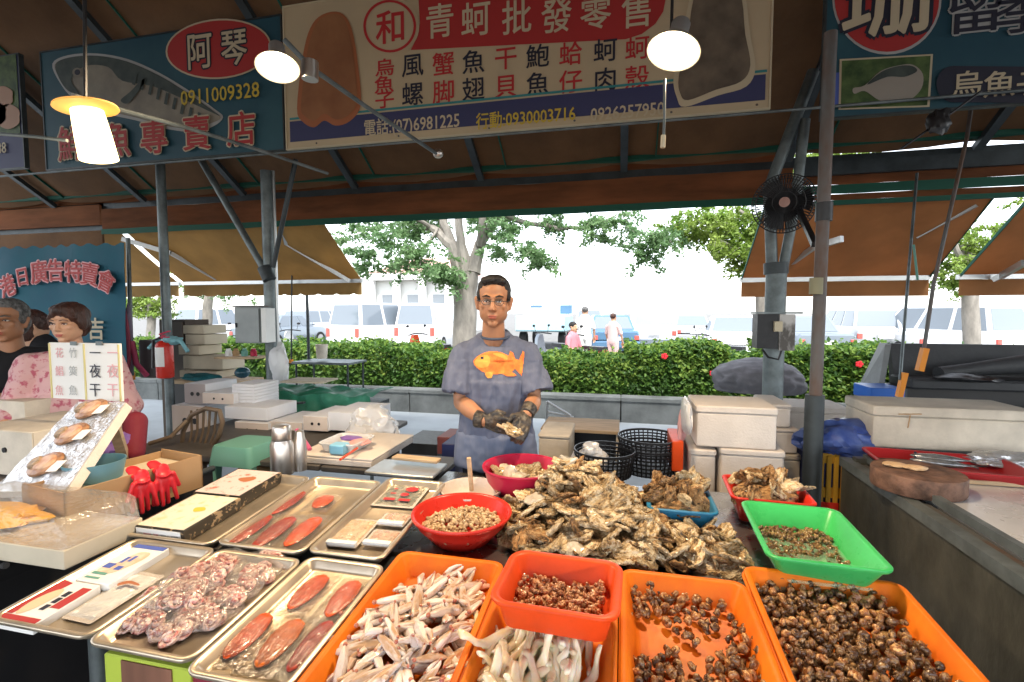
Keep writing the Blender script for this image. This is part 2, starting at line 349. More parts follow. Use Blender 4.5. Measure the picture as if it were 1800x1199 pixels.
# planter wall in cast lengths, with capping
pw = thing('planter_wall', 'low grey concrete planter wall under the green hedge', 'wall', (0, 6.9, 0))
for k in range(-6, 8):
    x = k * 1.6
    part('wall_block', MB().slab(x+.8, 7.0, 0, .30, 1.585, .2, .01, .006), m_wallc, pw)
    part('coping', MB().slab(x+.8, 7.0, .302, .365, 1.594, .24, .01, .008), m_wallc, pw)
struct('planter_soil', MB().box(-9.6, 12.8, 7.1, 8.4, 0, .28), m_soil)
# ---------------------------------------------------------------- leaves
def leaf(mb, c, s, nrm=None, el=1.8):
    a = Vector((rnd.gauss(0,1), rnd.gauss(0,1), rnd.gauss(0,.7))).normalized(); b = a.cross(Vector((rnd.gauss(0,1), rnd.gauss(0,1), rnd.gauss(0,1)))).normalized()
    n = a.cross(b); c = Vector(c); L = s * el / 2; W = s / 2
    mb.add([c - a*L, c + b*W + n*s*.12, c + a*L, c - b*W + n*s*.12], [(0,1,2,3)])
def hedge(x0, x1, ytop, n, label, mats, hscale=.07, y0=7.18, y1=8.2, seed=0, yellow=None, flowers=()):
    h = thing('hedge', label, 'hedge', ((x0+x1)/2, 7.7, .28), 'hedge shrubs in the planter')
    def top(x, y): return ytop + .13 * noise.noise(Vector((x*1.3, y*1.5, seed))) + .05 * noise.noise(Vector((x*4, y*4, seed)))
    core = MB(); NX = int((x1-x0)/.15) + 2
    grid = []
    rings = []
    for i in range(NX + 1):
        x = x0 + .08 + (x1 - x0 - .16) * i / NX; ring = []
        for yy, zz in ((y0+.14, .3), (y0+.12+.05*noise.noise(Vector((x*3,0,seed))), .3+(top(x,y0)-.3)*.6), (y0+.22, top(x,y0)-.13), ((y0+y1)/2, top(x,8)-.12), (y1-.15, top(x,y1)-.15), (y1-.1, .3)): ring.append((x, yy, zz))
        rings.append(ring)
    core.loft(rings); part('twigs', core, m_leafd, h, smooth=False)  # solid dark core added inside the leaves to block light, not separate twigs
    for mi, (mt, frac) in enumerate(mats):
        mb = MB()
        for _ in range(int(n * frac)):
            x = rnd.uniform(x0, x1); u = rnd.random()
            if u < .55: y = y0 + abs(rnd.gauss(0, .10)) - .03 + .06*noise.noise(Vector((x*3, 1, seed))); z = rnd.uniform(.27, top(x, y))
            else: y = rnd.uniform(y0, y1); z = top(x, y) - abs(rnd.gauss(0, .07)) + .03 + (rnd.random() < .10)*rnd.uniform(0,.09)
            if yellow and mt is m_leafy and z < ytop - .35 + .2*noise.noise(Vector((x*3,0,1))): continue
            leaf(mb, (x, y, z), rnd.uniform(.026, .058))
        part('foliage', mb, mt, h, smooth=False, kind='stuff')
    for px, py in flowers:
        p = at(px, py, Y=y0 - .05); f = MB()
        for k in range(5):
            a = k * 2*PI/5; f.ell(p + Vector((cos(a)*.025, -.01, sin(a)*.025)), .024, .008, .022, 8, 5)
        f.cone(p, p + Vector((0,-.04,.005)), .004, .003, 6); part('flower', f, m_flower, h)
    return h
xa = at(232, 600, Y=7.4).x; xb = at(742, 600, Y=7.4).x; xc = at(1105, 600, Y=7.4).x; xd = at(1265, 600, Y=7.4).x; xe = at(1345, 600, Y=7.4).x; xf_ = at(1560, 600, Y=7.4).x
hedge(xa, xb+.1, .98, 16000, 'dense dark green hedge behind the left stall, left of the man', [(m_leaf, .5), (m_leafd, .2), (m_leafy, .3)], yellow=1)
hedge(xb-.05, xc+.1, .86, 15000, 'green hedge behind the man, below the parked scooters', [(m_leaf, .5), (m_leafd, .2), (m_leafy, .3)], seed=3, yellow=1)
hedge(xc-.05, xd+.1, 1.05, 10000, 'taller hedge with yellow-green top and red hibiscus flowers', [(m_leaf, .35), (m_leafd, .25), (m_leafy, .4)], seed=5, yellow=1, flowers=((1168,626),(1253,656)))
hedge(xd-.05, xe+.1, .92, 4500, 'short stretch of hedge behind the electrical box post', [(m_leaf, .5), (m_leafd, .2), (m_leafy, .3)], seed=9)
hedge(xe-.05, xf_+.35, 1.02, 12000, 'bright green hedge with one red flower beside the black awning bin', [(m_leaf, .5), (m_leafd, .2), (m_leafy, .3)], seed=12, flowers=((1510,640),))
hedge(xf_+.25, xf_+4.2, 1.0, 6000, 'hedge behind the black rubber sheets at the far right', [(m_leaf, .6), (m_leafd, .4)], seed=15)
# ---------------------------------------------------------------- trees
def tree(label, Y, trunk, limbs, spots, lmat=m_leaft, base_r=.2, size=.105, tgroup='trees at the edge of the car park'):
    b = at(*trunk[-1][:2], Y=Y); t = thing('tree', label, 'tree', (b.x, Y, 0), tgroup)
    pts = [Vector((b.x, Y, 0))] + [at(x, y, Y=Y) for x, y, r in trunk[::-1]]; rs = [trunk[-1][2]*1.15] + [r for x, y, r in trunk[::-1]]
    tb = MB(); P = []; Q = []
    for i in range(len(pts)-1):
        for k in range(4):
            u = k/4; P.append(pts[i].lerp(pts[i+1], u)); Q.append(rs[i]*(1-u)+rs[i+1]*u)
    P.append(pts[-1]); Q.append(rs[-1]); P = [p + Vector((noise.noise(p*2)*.04, noise.noise(p*2+Vector((9,0,0)))*.04, 0)) if i else p for i, p in enumerate(P)]
    tb.tube(P, Q, 12); part('trunk', tb, m_bark, t)
    for path in limbs:
        mb = MB(); pp = []; rr = []
        w = [at(x, y, Y=Y + dy) for x, y, dy, r in path]; r_ = [r for *_, r in path]
        for i in range(len(w)-1):
            for k in range(4): u = k/4; q = w[i].lerp(w[i+1], u); pp.append(q + Vector((noise.noise(q*3)*.05, 0, noise.noise(q*3+Vector((5,5,5)))*.05))); rr.append(r_[i]*(1-u)+r_[i+1]*u)
        pp.append(w[-1]); rr.append(r_[-1]); mb.tube(pp, rr, 8); part('limb', mb, m_bark, t)
    cr = MB(); tw = MB()
    for x, y, dy, sp, n in spots:
        c = at(x, y, Y=Y + dy)
        for k in range(max(2, n // 32)):           # drooping sprays: a twig with leaflets either side
            s0 = c + Vector((rnd.gauss(0, sp*.5), rnd.gauss(0, sp*.55), rnd.gauss(0, sp*.35))); d = Vector((rnd.uniform(-1,1), rnd.uniform(-1,1), rnd.uniform(-.8,.15))).normalized(); L = rnd.uniform(.25,.5)
            tw.tube([s0, s0 + d*L*.5 + Vector((0,0,.02)), s0 + d*L], [.006,.004,.002], 4)
            for j in range(60):
                u = rnd.random(); leaf(cr, s0 + d*L*u + Vector((rnd.gauss(0,.05), rnd.gauss(0,.05), rnd.gauss(0,.035))), rnd.uniform(.5,1)*size*.6)
    part('crown', cr, lmat, t, smooth=False, kind='stuff'); part('twigs', tw, m_bark, t, kind='stuff'); return t
tree('tree with pale forked trunk standing right behind the man', 9.5, [(820,478,.24),(818,520,.235),(815,600,.25)],
     [[(815,490,0,.20),(795,430,0,.13),(760,402,.1,.08),(725,398,.3,.05),(700,380,.5,.03)], [(760,402,.1,.05),(730,385,-.2,.04),(690,380,-.6,.02)],
      [(795,430,0,.10),(780,395,.1,.09),(770,340,.2,.07)], [(820,485,0,.19),(812,430,-.1,.10),(806,380,-.1,.08),(800,320,0,.06)],
      [(830,480,0,.18),(842,430,.1,.12),(862,395,.1,.09),(885,375,.1,.07),(930,392,.3,.05),(980,402,.5,.045),(1035,400,.7,.03)],
      [(842,430,0,.11),(848,395,-.2,.08),(850,330,-.3,.06)], [(885,375,.1,.06),(905,330,.2,.05)], [(1035,400,.7,.03),(1080,380,.9,.02)], [(770,402,0,.03),(745,440,-.3,.02),(735,470,-.5,.01)]],
     [(640,395,.3,.35,420),(690,420,-.2,.4,700),(650,450,0,.3,420),(640,470,.2,.2,200),(720,395,.3,.4,600),(730,445,-.4,.35,700),(770,470,-.5,.3,600),(700,460,.3,.25,300),(760,385,.4,.4,500),
      (790,480,-.4,.2,300),(840,380,.6,.4,500),(880,410,-.3,.3,360),(870,440,.3,.2,240),(900,385,.3,.4,540),(930,440,.2,.22,360),(955,455,.3,.25,420),(970,385,.6,.3,420),(1040,390,.7,.25,360),(1052,415,.7,.15,240),(1120,430,.8,.22,300),(1135,450,.8,.15,240),(1150,410,.6,.3,420),(1090,385,.5,.3,420),(1165,420,.5,.2,240),(615,420,.6,.25,240),(980,340,.3,.6,500),(700,340,0,.7,800),(850,320,0,.8,900)])
tree('leafier green tree to the left of the right awning', 10.5, [(1352,430,.13),(1345,500,.15),(1340,600,.16)],
     [[(1350,470,0,.10),(1320,455,-.1,.06),(1290,435,-.2,.04),(1250,415,-.3,.025)], [(1352,440,0,.1),(1340,390,.1,.06),(1300,370,.2,.03)], [(1350,430,0,.09),(1380,380,0,.07),(1420,300,0,.04)]],
     [(1200,385,0,.3,420),(1235,390,-.2,.35,660),(1265,400,.1,.35,660),(1290,385,.2,.4,660),(1300,430,-.2,.28,540),(1315,455,-.2,.2,300),(1250,430,-.3,.2,300),(1325,410,0,.3,420),(1222,412,.2,.22,300),(1300,460,-.1,.12,120),(1400,270,0,.35,500),(1450,265,.3,.3,400),(1500,270,.2,.3,240),(1350,330,0,.6,500)], lmat=m_leafy)
tree('tree seen through the gap between the two orange awnings', 13, [(1700,430,.13),(1705,500,.15),(1708,600,.16)],
     [[(1700,470,0,.10),(1680,440,-.1,.06),(1670,410,-.2,.04)]],
     [(1725,400,0,.35,360),(1700,425,0,.4,540),(1680,455,0,.4,480),(1710,460,0,.3,300),(1668,485,.1,.35,480),(1690,490,0,.3,240),(1750,440,0,.6,600),(1790,470,0,.5,400)], lmat=m_leafy)
tree('small yellow-green tree seen under the left awning', 11.5, [(268,530,.10),(266,560,.11),(264,610,.12)],
     [[(268,545,0,.07),(250,525,-.1,.04)], [(268,545,0,.07),(285,515,.1,.04)]],
     [(240,530,0,.25,420),(262,520,0,.3,540),(285,530,0,.25,420),(250,545,0,.25,420),(275,550,0,.2,300),(300,500,0,.4,300)], lmat=m_leafy, size=.1)
tree('tree with a pale trunk near the stack of cartons', 12.5, [(368,500,.12),(366,540,.14),(362,610,.15)],
     [[(368,520,0,.09),(340,500,0,.05)], [(368,510,0,.09),(400,495,0,.05)]], [(330,505,0,.4,300),(400,510,0,.35,300),(370,470,0,.5,400),(430,500,0,.4,240)])
# ---------------------------------------------------------------- far white building
bl = thing('building', 'white single-storey building with columns and a cornice across the car park', 'building', (at(720,500,Y=34).x, 34, 0))
bx0, bx1 = at(645,500,Y=34).x, at(800,500,Y=34).x; W_ = bx1 - bx0
part('wall', MB().box(bx0, bx1, 34.4, 44, 0, 4.0), M('building_wall', (.62,.63,.60), .8), bl, False)
part('cornice', MB().box(bx0-.5, bx1+.5, 33.6, 44.4, 4.003, 4.5), m_white, bl, False)
part('roof', MB().add([(bx0-.3,34,4.503),(bx1+.3,34,4.503),(bx1+.3,44,4.503),(bx0-.3,44,4.503),((bx0+bx1)/2-1.5,39,6.2),((bx0+bx1)/2+1.5,39,6.2)], [(0,1,5,4),(1,2,5),(2,3,4,5),(3,0,4)]), M('pale_red_roof', (.5,.30,.26), .8), bl, False)
for k in range(4): x = bx0 + .3 + (W_ - .9) * k / 3; part('column', MB().slab(x+.15, 33.9, 0, 4.0, .5, .5, .05, .02), m_white, bl)
for k in range(3):
    x = bx0 + 1.1 + (W_ - .9) * k / 3; w = part('window', MB().box(x, x+W_/3-1.4, 34.33, 34.397, .9, 2.9), m_carglass, bl, False); part('frame', MB().box(x-.08, x+W_/3-1.32, 34.36, 34.40, .8, .895), m_white, w, False)
# ---------------------------------------------------------------- cars
def car(kind, label, px, D, body, rz=0):
    """kind: (length, width, height, bonnet height, cabin start, cabin end, slopes) ; rear faces the stalls"""
    Lc, Wc, Hc, hb, c0, c1, sr, sf = {'van': (4.6,1.72,1.9,1.05,.02,.80,.12,.45), 'suv': (4.5,1.8,1.68,1.05,.05,.70,.28,.5), 'sedan': (4.5,1.75,1.45,.92,.20,.72,.5,.6), 'minivan': (4.4,1.7,1.75,1.0,.03,.76,.2,.55)}[kind]
    t = thing('parked_car', label, 'car', (0,0,0), 'cars parked in the car park')
    b = MB(); W = Wc/2; rings = []
    prof = [(0,.45,.93),(.03,.30,.97),(.12,.24,1),(.88,.24,1),(.97,.30,.96),(1,.45,.9)]
    st = [(0,hb*.94,.9),(.02,hb,.95),(.12,hb,1),(.5,hb,1),(.85,hb*.95,.98),(.97,hb*.80,.93),(1,hb*.68,.86)]
    for u, ht, wf in st:
        y = u*Lc; w = W*wf; lo = .42 if u in (0, 1) else .22
        rings.append([(-w*.93,y,lo),(w*.93,y,lo),(w,y,lo+.2),(w,y,ht*.62),(w*.96,y,ht*.93),(w*.90,y,ht),(-w*.90,y,ht),(-w*.96,y,ht*.93),(-w,y,ht*.62),(-w,y,lo+.2)])
    b.loft(rings); part('body', b, body, t, True, ang=30)
    y0, y1 = c0*Lc, c1*Lc
    cab = MB(); lo_ = [(-W*.90,y0,hb-.02),(W*.90,y0,hb-.02),(W*.90,y1,hb-.02),(-W*.90,y1,hb-.02)]; hi = [(-W*.74,y0+sr,Hc-.04),(W*.74,y0+sr,Hc-.04),(W*.74,y1-sf,Hc-.04),(-W*.74,y1-sf,Hc-.04)]; hh = [(x*.93, y+(.06 if y < 2 else -.06), Hc) for x, y, _ in hi]
    cab.loft([lo_, hi, hh]); part('cabin', cab, body, t, True, ang=30)
    lo_ = [Vector(p) for p in lo_]; hi = [Vector(p) for p in hi]
    def pane(a, b_, c, d, name='window', m=.10, mm=None):
        cen = (a+b_+c+d)/4; n = (b_-a).cross(d-a).normalized(); q = [p.lerp(cen, m) for p in (a, b_, c, d)]; q = [q[0].lerp(q[3], .06), q[1].lerp(q[2], .06), q[2], q[3]]
        part(name, MB().loft([[p - n*.01 for p in q], [p + n*.012 for p in q]]), mm or m_carglass, t, False)
    pane(lo_[0], lo_[1], hi[1], hi[0], 'rear_window'); pane(lo_[2], lo_[3], hi[3], hi[2], 'windscreen')
    for s_ in (1, 3):
        a, b_ = (lo_[1], lo_[2]) if s_ == 1 else (lo_[3], lo_[0]); d, c = (hi[1], hi[2]) if s_ == 1 else (hi[3], hi[0])
        for u0, u1 in ((.02,.34),(.36,.66),(.68,.98)): pane(a.lerp(b_,u0), a.lerp(b_,u1), d.lerp(c,u1), d.lerp(c,u0), 'side_window', .07)
    for sx in (-1, 1):
        for yy in (.19*Lc, .80*Lc):
            w = part('wheel', MB().tube([(sx*(W-.20),yy,.32),(sx*(W+.005),yy,.32)], .32, 20), m_tyre, t); part('rim', MB().tube([(sx*(W-.02),yy,.32),(sx*(W+.012),yy,.32)], .2, 16), m_rim, w)
        part('tail_light', MB().slab(sx*W*.80, -.005, hb*.66, hb*.82 if kind != 'van' else hb*.95, .16, .06, .02, .01), m_tail, t)
        part('headlight', MB().slab(sx*W*.72, Lc*.985, hb*.50, hb*.66, .36, .08, .03, .01), m_head, t)
        part('mirror', MB().ell((sx*(W+.09), y1-.25, hb+.10), .09, .05, .07, 10, 6), body, t)
    part('bumper', MB().slab(0, .0, .33, .56, Wc*.93, .16, .05, .03), m_cargrey if kind in ('suv',) else body, t)
    part('number_plate', MB().box(-.22,.22,-.095,-.082,.60 if kind != 'suv' else .72,.72 if kind != 'suv' else .84), m_white, t, False)
    p = at(px, 600, Y=D); t.location = (p.x, D, 0); t.rotation_euler = (0, 0, rz); return t
car('van', 'white van with a dark rear window parked left of the tree trunk', 602, 15.2, m_carwhite, R(-14))
car('van', 'second white van beside the tree trunk, its number plate showing', 728, 16.5, m_carwhite, R(4))
car('suv', 'white off-roader with red tail lights seen from behind above the yellow-green hedge', 1150, 19, m_carwhite, R(2))
car('sedan', 'silver car parked to the right of the white off-roader', 1222, 23, m_carsilver, R(0))
car('sedan', 'blue car parked behind the two pedestrians in pink', 1083, 17, m_carblue, R(8))
car('sedan', 'white car just left of the post with the electrical box', 1300, 15.5, m_carwhite, R(-6))
car('sedan', 'grey-blue car beside the front post on the right', 1455, 16, m_cargrey, R(4))
car('suv', 'pale silver car behind the leaning thin poles', 1555, 18, m_carsilver, R(0))
car('sedan', 'white saloon above the left end of the black rubber sheets', 1668, 17, m_carwhite, R(3))
car('minivan', 'large white people carrier at the right edge of the picture', 1790, 16, m_carwhite, R(24))
car('minivan', 'white car at the left behind the stack of cartons', 318, 17, m_carwhite, R(-10))
car('sedan', 'grey saloon behind the grey electrical box on the left', 430, 17, m_cargrey, R(-4))
car('suv', 'silver car just left of the white van', 510, 20, m_carsilver, R(-4))
car('sedan', 'dark red car far behind, seen between the van and the tree', 665, 26, M('car_red', (.30,.05,.05), .3, coat=.5), 0)
car('minivan', 'white car in the far row above the red scooter', 1035, 27, m_carwhite, 0)
car('sedan', 'silver saloon in the far row above the grey-blue car', 1410, 27, m_carsilver, 0)
car('suv', 'white car in the far row between the two leaning poles', 1610, 28, m_carwhite, 0)
car('sedan', 'silver saloon in the far row right of the leaning poles', 1710, 29, m_carsilver, 0)
# small lorry with blue cab windows, right of the man's head
tk = thing('truck', 'pale blue and cream lorry parked right of the man', 'truck', (at(950,600,Y=20).x, 20, 0))
tx = at(950,600,Y=20).x
part('cargo_bed', MB().slab(tx, 21.5, .75, 1.42, 2.1, 3.2, .04, .03), m_cartruck, tk); part('cab', MB().slab(tx, 23.8, .6, 2.15, 1.8, 1.4, .15, .1), m_white, tk)
for s_ in (-1, 1):
    part('window', MB().box(tx+s_*.72-.28, tx+s_*.72+.28, 23.05, 23.096, 1.5, 1.9), m_carblue, tk, False)
    for yy in (20.6, 23.8): part('wheel', MB().tube([(tx+s_*.70,yy,.36),(tx+s_*.98,yy,.36)], .36, 18), m_tyre, tk)
part('tailboard', MB().slab(tx, 19.86, .8, 1.4, 2.1, .06, .02, .01), m_cartruck, tk); part('crates', MB().slab(tx-.2, 21.3, 1.425, 1.75, 1.3, 1.5, .03, .02), M('cream_cover', (.6,.5,.36), .8), tk)
# ---------------------------------------------------------------- scooters
def scooter(label, px, D, body, rz):
    t = thing('scooter', label, 'scooter', (0,0,0), 'scooters behind the hedge')
    for yy in (-.6, .6):
        w = part('wheel', MB().tube([(-.05,yy,.25),(.05,yy,.25)], .25, 18), m_tyre, t); part('rim', MB().tube([(-.055,yy,.25),(.055,yy,.25)], .14, 12), m_rim, w)
    b = MB(); b.loft([[(x*w, y, z0 + (z1-z0)*zz) for x, zz in ((-1,0),(1,0),(1,.7),(.6,1),(-.6,1),(-1,.7))] for y, w, z0, z1 in ((-.78,.05,.62,.72),(-.55,.13,.42,.76),(-.2,.15,.30,.74),(.0,.14,.26,.55),(.05,.14,.26,.36),(.30,.14,.26,.36))])
    b.loft([[(x*w, y, z) for x, y in ((-1,y0),(1,y0),(.7,y0+.12),(-.7,y0+.12))] for z, w, y0 in ((.26,.16,.30),(.6,.18,.36),(.9,.12,.38),(1.02,.06,.36))]); part('body', b, body, t)
    part('seat', MB().loft([[(x*w, y, z) for x, z in ((-1,.745),(1,.745),(.85,.82),(-.85,.82))] for y, w in ((-.62,.11),(-.3,.14),(-.02,.09))]), m_blackp, t)
    part('handlebar', MB().tube([(-.32,.30,1.02),(-.1,.38,1.05),(.1,.38,1.05),(.32,.30,1.02)], .016, 8).tube([(0,.62,.3),(0,.40,1.0)], .025, 8), m_blackp, t)
    part('fender', MB().loft([[(x*.07, .6+.30*sin(a), .25+.30*cos(a)) for x in (-1, 1)] + [(x*.07, .6+.27*sin(a), .25+.27*cos(a)) for x in (1, -1)] for a in [k*.25-1 for k in range(9)]]), body, t)
    part('headlight', MB().ell((0,.44,.98), .06,.04,.05, 10, 6), m_head, t)
    for s_ in (-1,1): part('mirror', MB().tube([(s_*.22,.34,1.03),(s_*.27,.36,1.2)], .006, 6).ell((s_*.29,.36,1.23), .055,.012,.035, 8, 6), m_blackp, t)
    t.location = (at(px, 600, Y=D).x, D, 0); t.rotation_euler = (0,0,rz); return t
scooter('orange-red scooter parked beside the tree trunk', 752, 10.6, m_oredp, R(70))
scooter('pink-red scooter next to the rider in pink', 1026, 10.8, M('scooter_magenta', (.55,.02,.07), .3, coat=.5), R(50))
scooter('white scooter behind the stack of cartons on the left', 392, 11.5, m_carwhite, R(60))
scooter('dark scooter just right of the man', 972, 11.6, m_cargrey, R(60))
scooter('white scooter with dark seat just left of the electrical box post', 1258, 11.5, m_carwhite, R(55))
scooter('silver scooter half hidden by the awning pole on the left', 520, 12, m_carsilver, R(65))
# ---------------------------------------------------------------- canopy frame
cf = thing('market_canopy', 'brown canvas market canopy on grey steel posts and beams over the stalls', 'canopy', (0, 4, 0))
SY = 3.45
def rf(y): return 4.95 - (y - 2.1) * (4.95 - 3.05) / 3.0
NB = 12
for k in range(NB):                                  # canvas panels between the rafters
    x0 = -9 + 18 * k / NB; x1 = x0 + 18 / NB; mb = MB(); NN = 6
    vv = []; ff = []
    for i in range(NN + 1):
        y = 2.1 + 3.0 * i / NN
        for j in range(5):
            x = x0 + (x1 - x0) * j / 4; sag = -.05 * sin(PI * j / 4); vv.append((x, y, rf(y) + sag)); 
    for i in range(NN):
        for j in range(4): a = i*5+j; ff.append((a, a+1, a+6, a+5))
    mb.add(vv, ff); b0 = len(vv); mb.add([(x, y, z + .006) for x, y, z in vv], ff)
    part('roof_canvas', mb, m_roof, cf, True)
    mb = MB(); y0, y1 = -2.6, 2.1
    mb.add([(x0,y0,2.80),(x1,y0,2.80),(x1,y1,4.95),(x0,y1,4.95)], [(0,1,2,3)]); mb.add([(x0,y0,2.806),(x1,y0,2.806),(x1,y1,4.956),(x0,y1,4.956)], [(0,1,2,3)]); part('roof_canvas', mb, m_roof, cf, False)  # unseen front slope, extended and lowered to keep skylight off the signs
for k in range(NB + 1):
    x = -9 + 18 * k / NB; part('rafter', MB().bar((x, 2.1, 4.88), (x, 5.1, 2.98), .05, .07, (1,0,0)), m_steeld, cf, False)
    part('seam', MB().bar((x+.3, 2.2, 4.86), (x+.3, 5.0, 3.07), .03, .01, (1,0,0)), m_greenhem, cf, False)
xl, xr = -9.0, 9.0
def zat(y, Y, x=900): return at(x, y, Y=Y).z
part('beam', MB().box(xl, xr, 5.02, 5.10, zat(290, 5.06), zat(268, 5.06)), m_steeld, cf, False)
part('beam', MB().box(xl, xr, 5.16, 5.22, zat(327, 5.2), zat(311, 5.2)), m_steeld, cf, False)
def cloth_band(name, x0, x1, Y, z0, z1, mt, amp=.02, parent=cf, hem=0, n=90, label=None, fr=1.5):
    mb = MB(); vv = []; ff = []; K = 5
    for i in range(n + 1):
        x = x0 + (x1 - x0) * i / n
        for k in range(K + 1):
            u = k / K; z = z0 + (z1 - z0) * u; y = Y + amp * noise.noise(Vector((x * fr, z * 4, Y))) + amp * .5 * noise.noise(Vector((x * 5, z * 3, 3)))
            if k == 0: z += .012 * noise.noise(Vector((x * 2, 1, 1)))
            vv.append((x, y, z))
    for i in range(n):
        for k in range(K): a = i*(K+1)+k; ff.append((a, a+K+1, a+K+2, a+1))
    mb.add(vv, ff); mb.add([(x, y+.004, z) for x, y, z in vv], [f[::-1] for f in ff]); return part(name, mb, mt, parent, True, label)
part('green_piping', MB().box(xl, xr, 5.00, 5.14, zat(298, 5.06), zat(291, 5.06)), m_greenhem, cf, False)
xm = at(1395, 300, Y=5.1).x; xk = at(178, 400, Y=5.1).x
cloth_band('valance', xl, xm, 5.14, zat(312, 5.14), zat(298, 5.14), m_brown)
cloth_band('valance', xl, xr, 5.04, zat(267, 5.04), zat(240, 5.04), m_roof)
cloth_band('valance', xk, xm, 5.12, zat(370, 5.12), zat(325, 5.12), m_brown, .035, label='sagging brown canvas roll above the man')
cloth_band('green_hem', xk, xm, 5.10, zat(380, 5.10), zat(368, 5.10), m_greenhem, .02)
part('beam', MB().box(xm+.03, xr, 5.10, 5.18, zat(301,5.14,1600), zat(277,5.14,1600)), m_steeld, cf, False)
cloth_band('valance', xm+.03, xr, 5.14, zat(318, 5.14,1600), zat(301, 5.14,1600), m_brown)
cloth_band('green_hem', xm+.03, xr, 5.12, zat(335, 5.12,1600), zat(318, 5.12,1600), m_greenhem)
cloth_band('valance', xm+.03, xr, 5.15, zat(346, 5.14,1600), zat(335, 5.14,1600), m_brown)
part('green_piping', MB().box(xm+.03, xr, 5.10, 5.14, zat(354,5.1,1600), zat(346,5.1,1600)), m_greenhem, cf, False)
# far-left stall: lower dark bands above the banner
for a, b_, mt in ((312,322,m_steeld),(326,352,m_roof),(356,366,m_steeld),(364,399,m_brown),(397,409,m_steeld),(408,440,m_roof)):
    part('beam' if mt is m_steeld else 'valance', MB().box(xl, xk-.02, 5.1+.01*(a%7), 5.13+.01*(a%7), zat(b_,5.1,100), zat(a,5.1,100)), mt, cf, False)
def post(label, pts, r, Y, mt, n=14, cap=True, name='post'):
    w = [at(x, y, Y=Y) for x, y in pts]; w[-1].z = 0 if cap else w[-1].z
    p = part(name, MB().tube(w, r, n), mt, cf, True); 
    if label: p['label'] = label
    return p
def pv(px, Y, ytop): p = at(px, 560, Y=Y); return Vector((p.x, Y, 0)), Vector((p.x, Y, zat(ytop, Y, px)))
for px, Y, yt, r, mt in ((293,4.0,285,.042,m_steel),(475,4.0,300,.05,m_steel),(1362,3.9,470,.07,m_steel)):
    a, b_ = pv(px, Y, yt); part('post', MB().tube([a, b_], r, 18), mt, cf); 
    if px != 293: part('base_plate', MB().slab(a.x, a.y, .006, .016, .24, .24), mt, cf)
a, b_ = pv(487, 4.06, 300); part('post', MB().tube([a, b_], .018, 12), m_alu, cf)
part('brace', MB().tube([at(350,275,Y=3.95), at(468,480,Y=3.97)], .032, 14), m_steel, cf)
part('brace', MB().tube([at(520,280,Y=3.95), at(480,470,Y=3.97)], .022, 12), m_steeld, cf)
part('clamp', MB().tube([at(464,470,Y=3.95), at(474,492,Y=3.95)], .06, 14), m_steeld, cf)
part('brace', MB().tube([at(1358,500,Y=3.9), at(1352,330,Y=3.9), at(1430,125,Y=3.9)], .04, 14), m_steel, cf)
part('brace', MB().tube([at(1372,495,Y=3.9), at(1398,360,Y=3.9), at(1415,210,Y=3.9)], .035, 14), m_steel, cf)
part('clamp', MB().tube([at(1364,462,Y=3.9), at(1364,482,Y=3.9)], .082, 16), m_steeld, cf)
for (x0, y0), (x1, y1), r in (((0,75),(330,300),.03),((1375,0),(1352,125),.02)): pass
part('rail', MB().tube([Vector((-9,SY-.03,zat(266,SY,500)-.02)), Vector((9,SY-.03,zat(266,SY,500)-.02))], .009, 10), m_steel, cf)
# front right post: rusty tube in a thick grey sleeve
p0 = at(1427, 880, Y=2.7); fp = thing('front_post', 'rusty grey steel post with a thick lower sleeve right of the foam boxes', 'post', (.955, 2.7, 0))
part('tube', MB().tube([(.957,2.7,.9),(.965,2.7,2.9)], .029, 16), m_rust, fp); part('sleeve', MB().tube([(.955,2.7,0),(.955,2.7,1.135)], .044, 18), m_steeld, fp)
part('tape', MB().tube([(.93,2.665,1.64),(.93,2.665,1.72)], [.03,.03], 14), M('old_tape', (.28,.26,.16), .7), fp)
part('collar', MB().tube([(.965,2.7,2.0),(.965,2.7,2.09)], .038, 14), m_blackp, fp)
# thin awning cranks
def crank(label, pts, Y, grip, r=.012, mt=m_steel):
    w = [at(x, y, Y=Y + dy) for x, y, dy in pts]; t = thing('awning_crank', label, 'pole', (w[-1].x, w[-1].y, w[-1].z), 'awning crank poles')
    part('rod', MB().tube(w, r, 8), mt, t); g0, g1 = [at(x, y, Y=Y + dy) for x, y, dy in grip]
    part('grip', MB().bar(g0, g1, .05, .035), m_orangetape, t)
crank('thin dark crank pole with an orange grip, left of the pair', [(1612,305,.6),(1597,480,.3),(1582,668,0)], 4.4, [(1590,655,0),(1580,698,0)])
crank('long leaning crank pole with an orange grip, right of the pair', [(1738,-30,.1),(1700,240,.1),(1641,500,0),(1624,615,0)], 4.0, [(1626,612,0),(1616,652,0)], .013, m_rust)
crank('slim pale pole beside the blue banner', [(225,418,0),(228,520,0),(232,660,0)], 4.1, [(231,655,0),(232,668,0)], .02, m_steel)
crank('thin pole standing at the folding table behind the left awning', [(538,482,0),(541,560,0),(543,640,0)], 6.3, [(543,632,0),(543,638,0)], .022, m_steeld)
crank('thin dark pole just right of the twin post', [(514,340,0),(513,500,0),(512,640,0)], 6.0, [(512,632,0),(512,638,0)], .010, m_steeld)
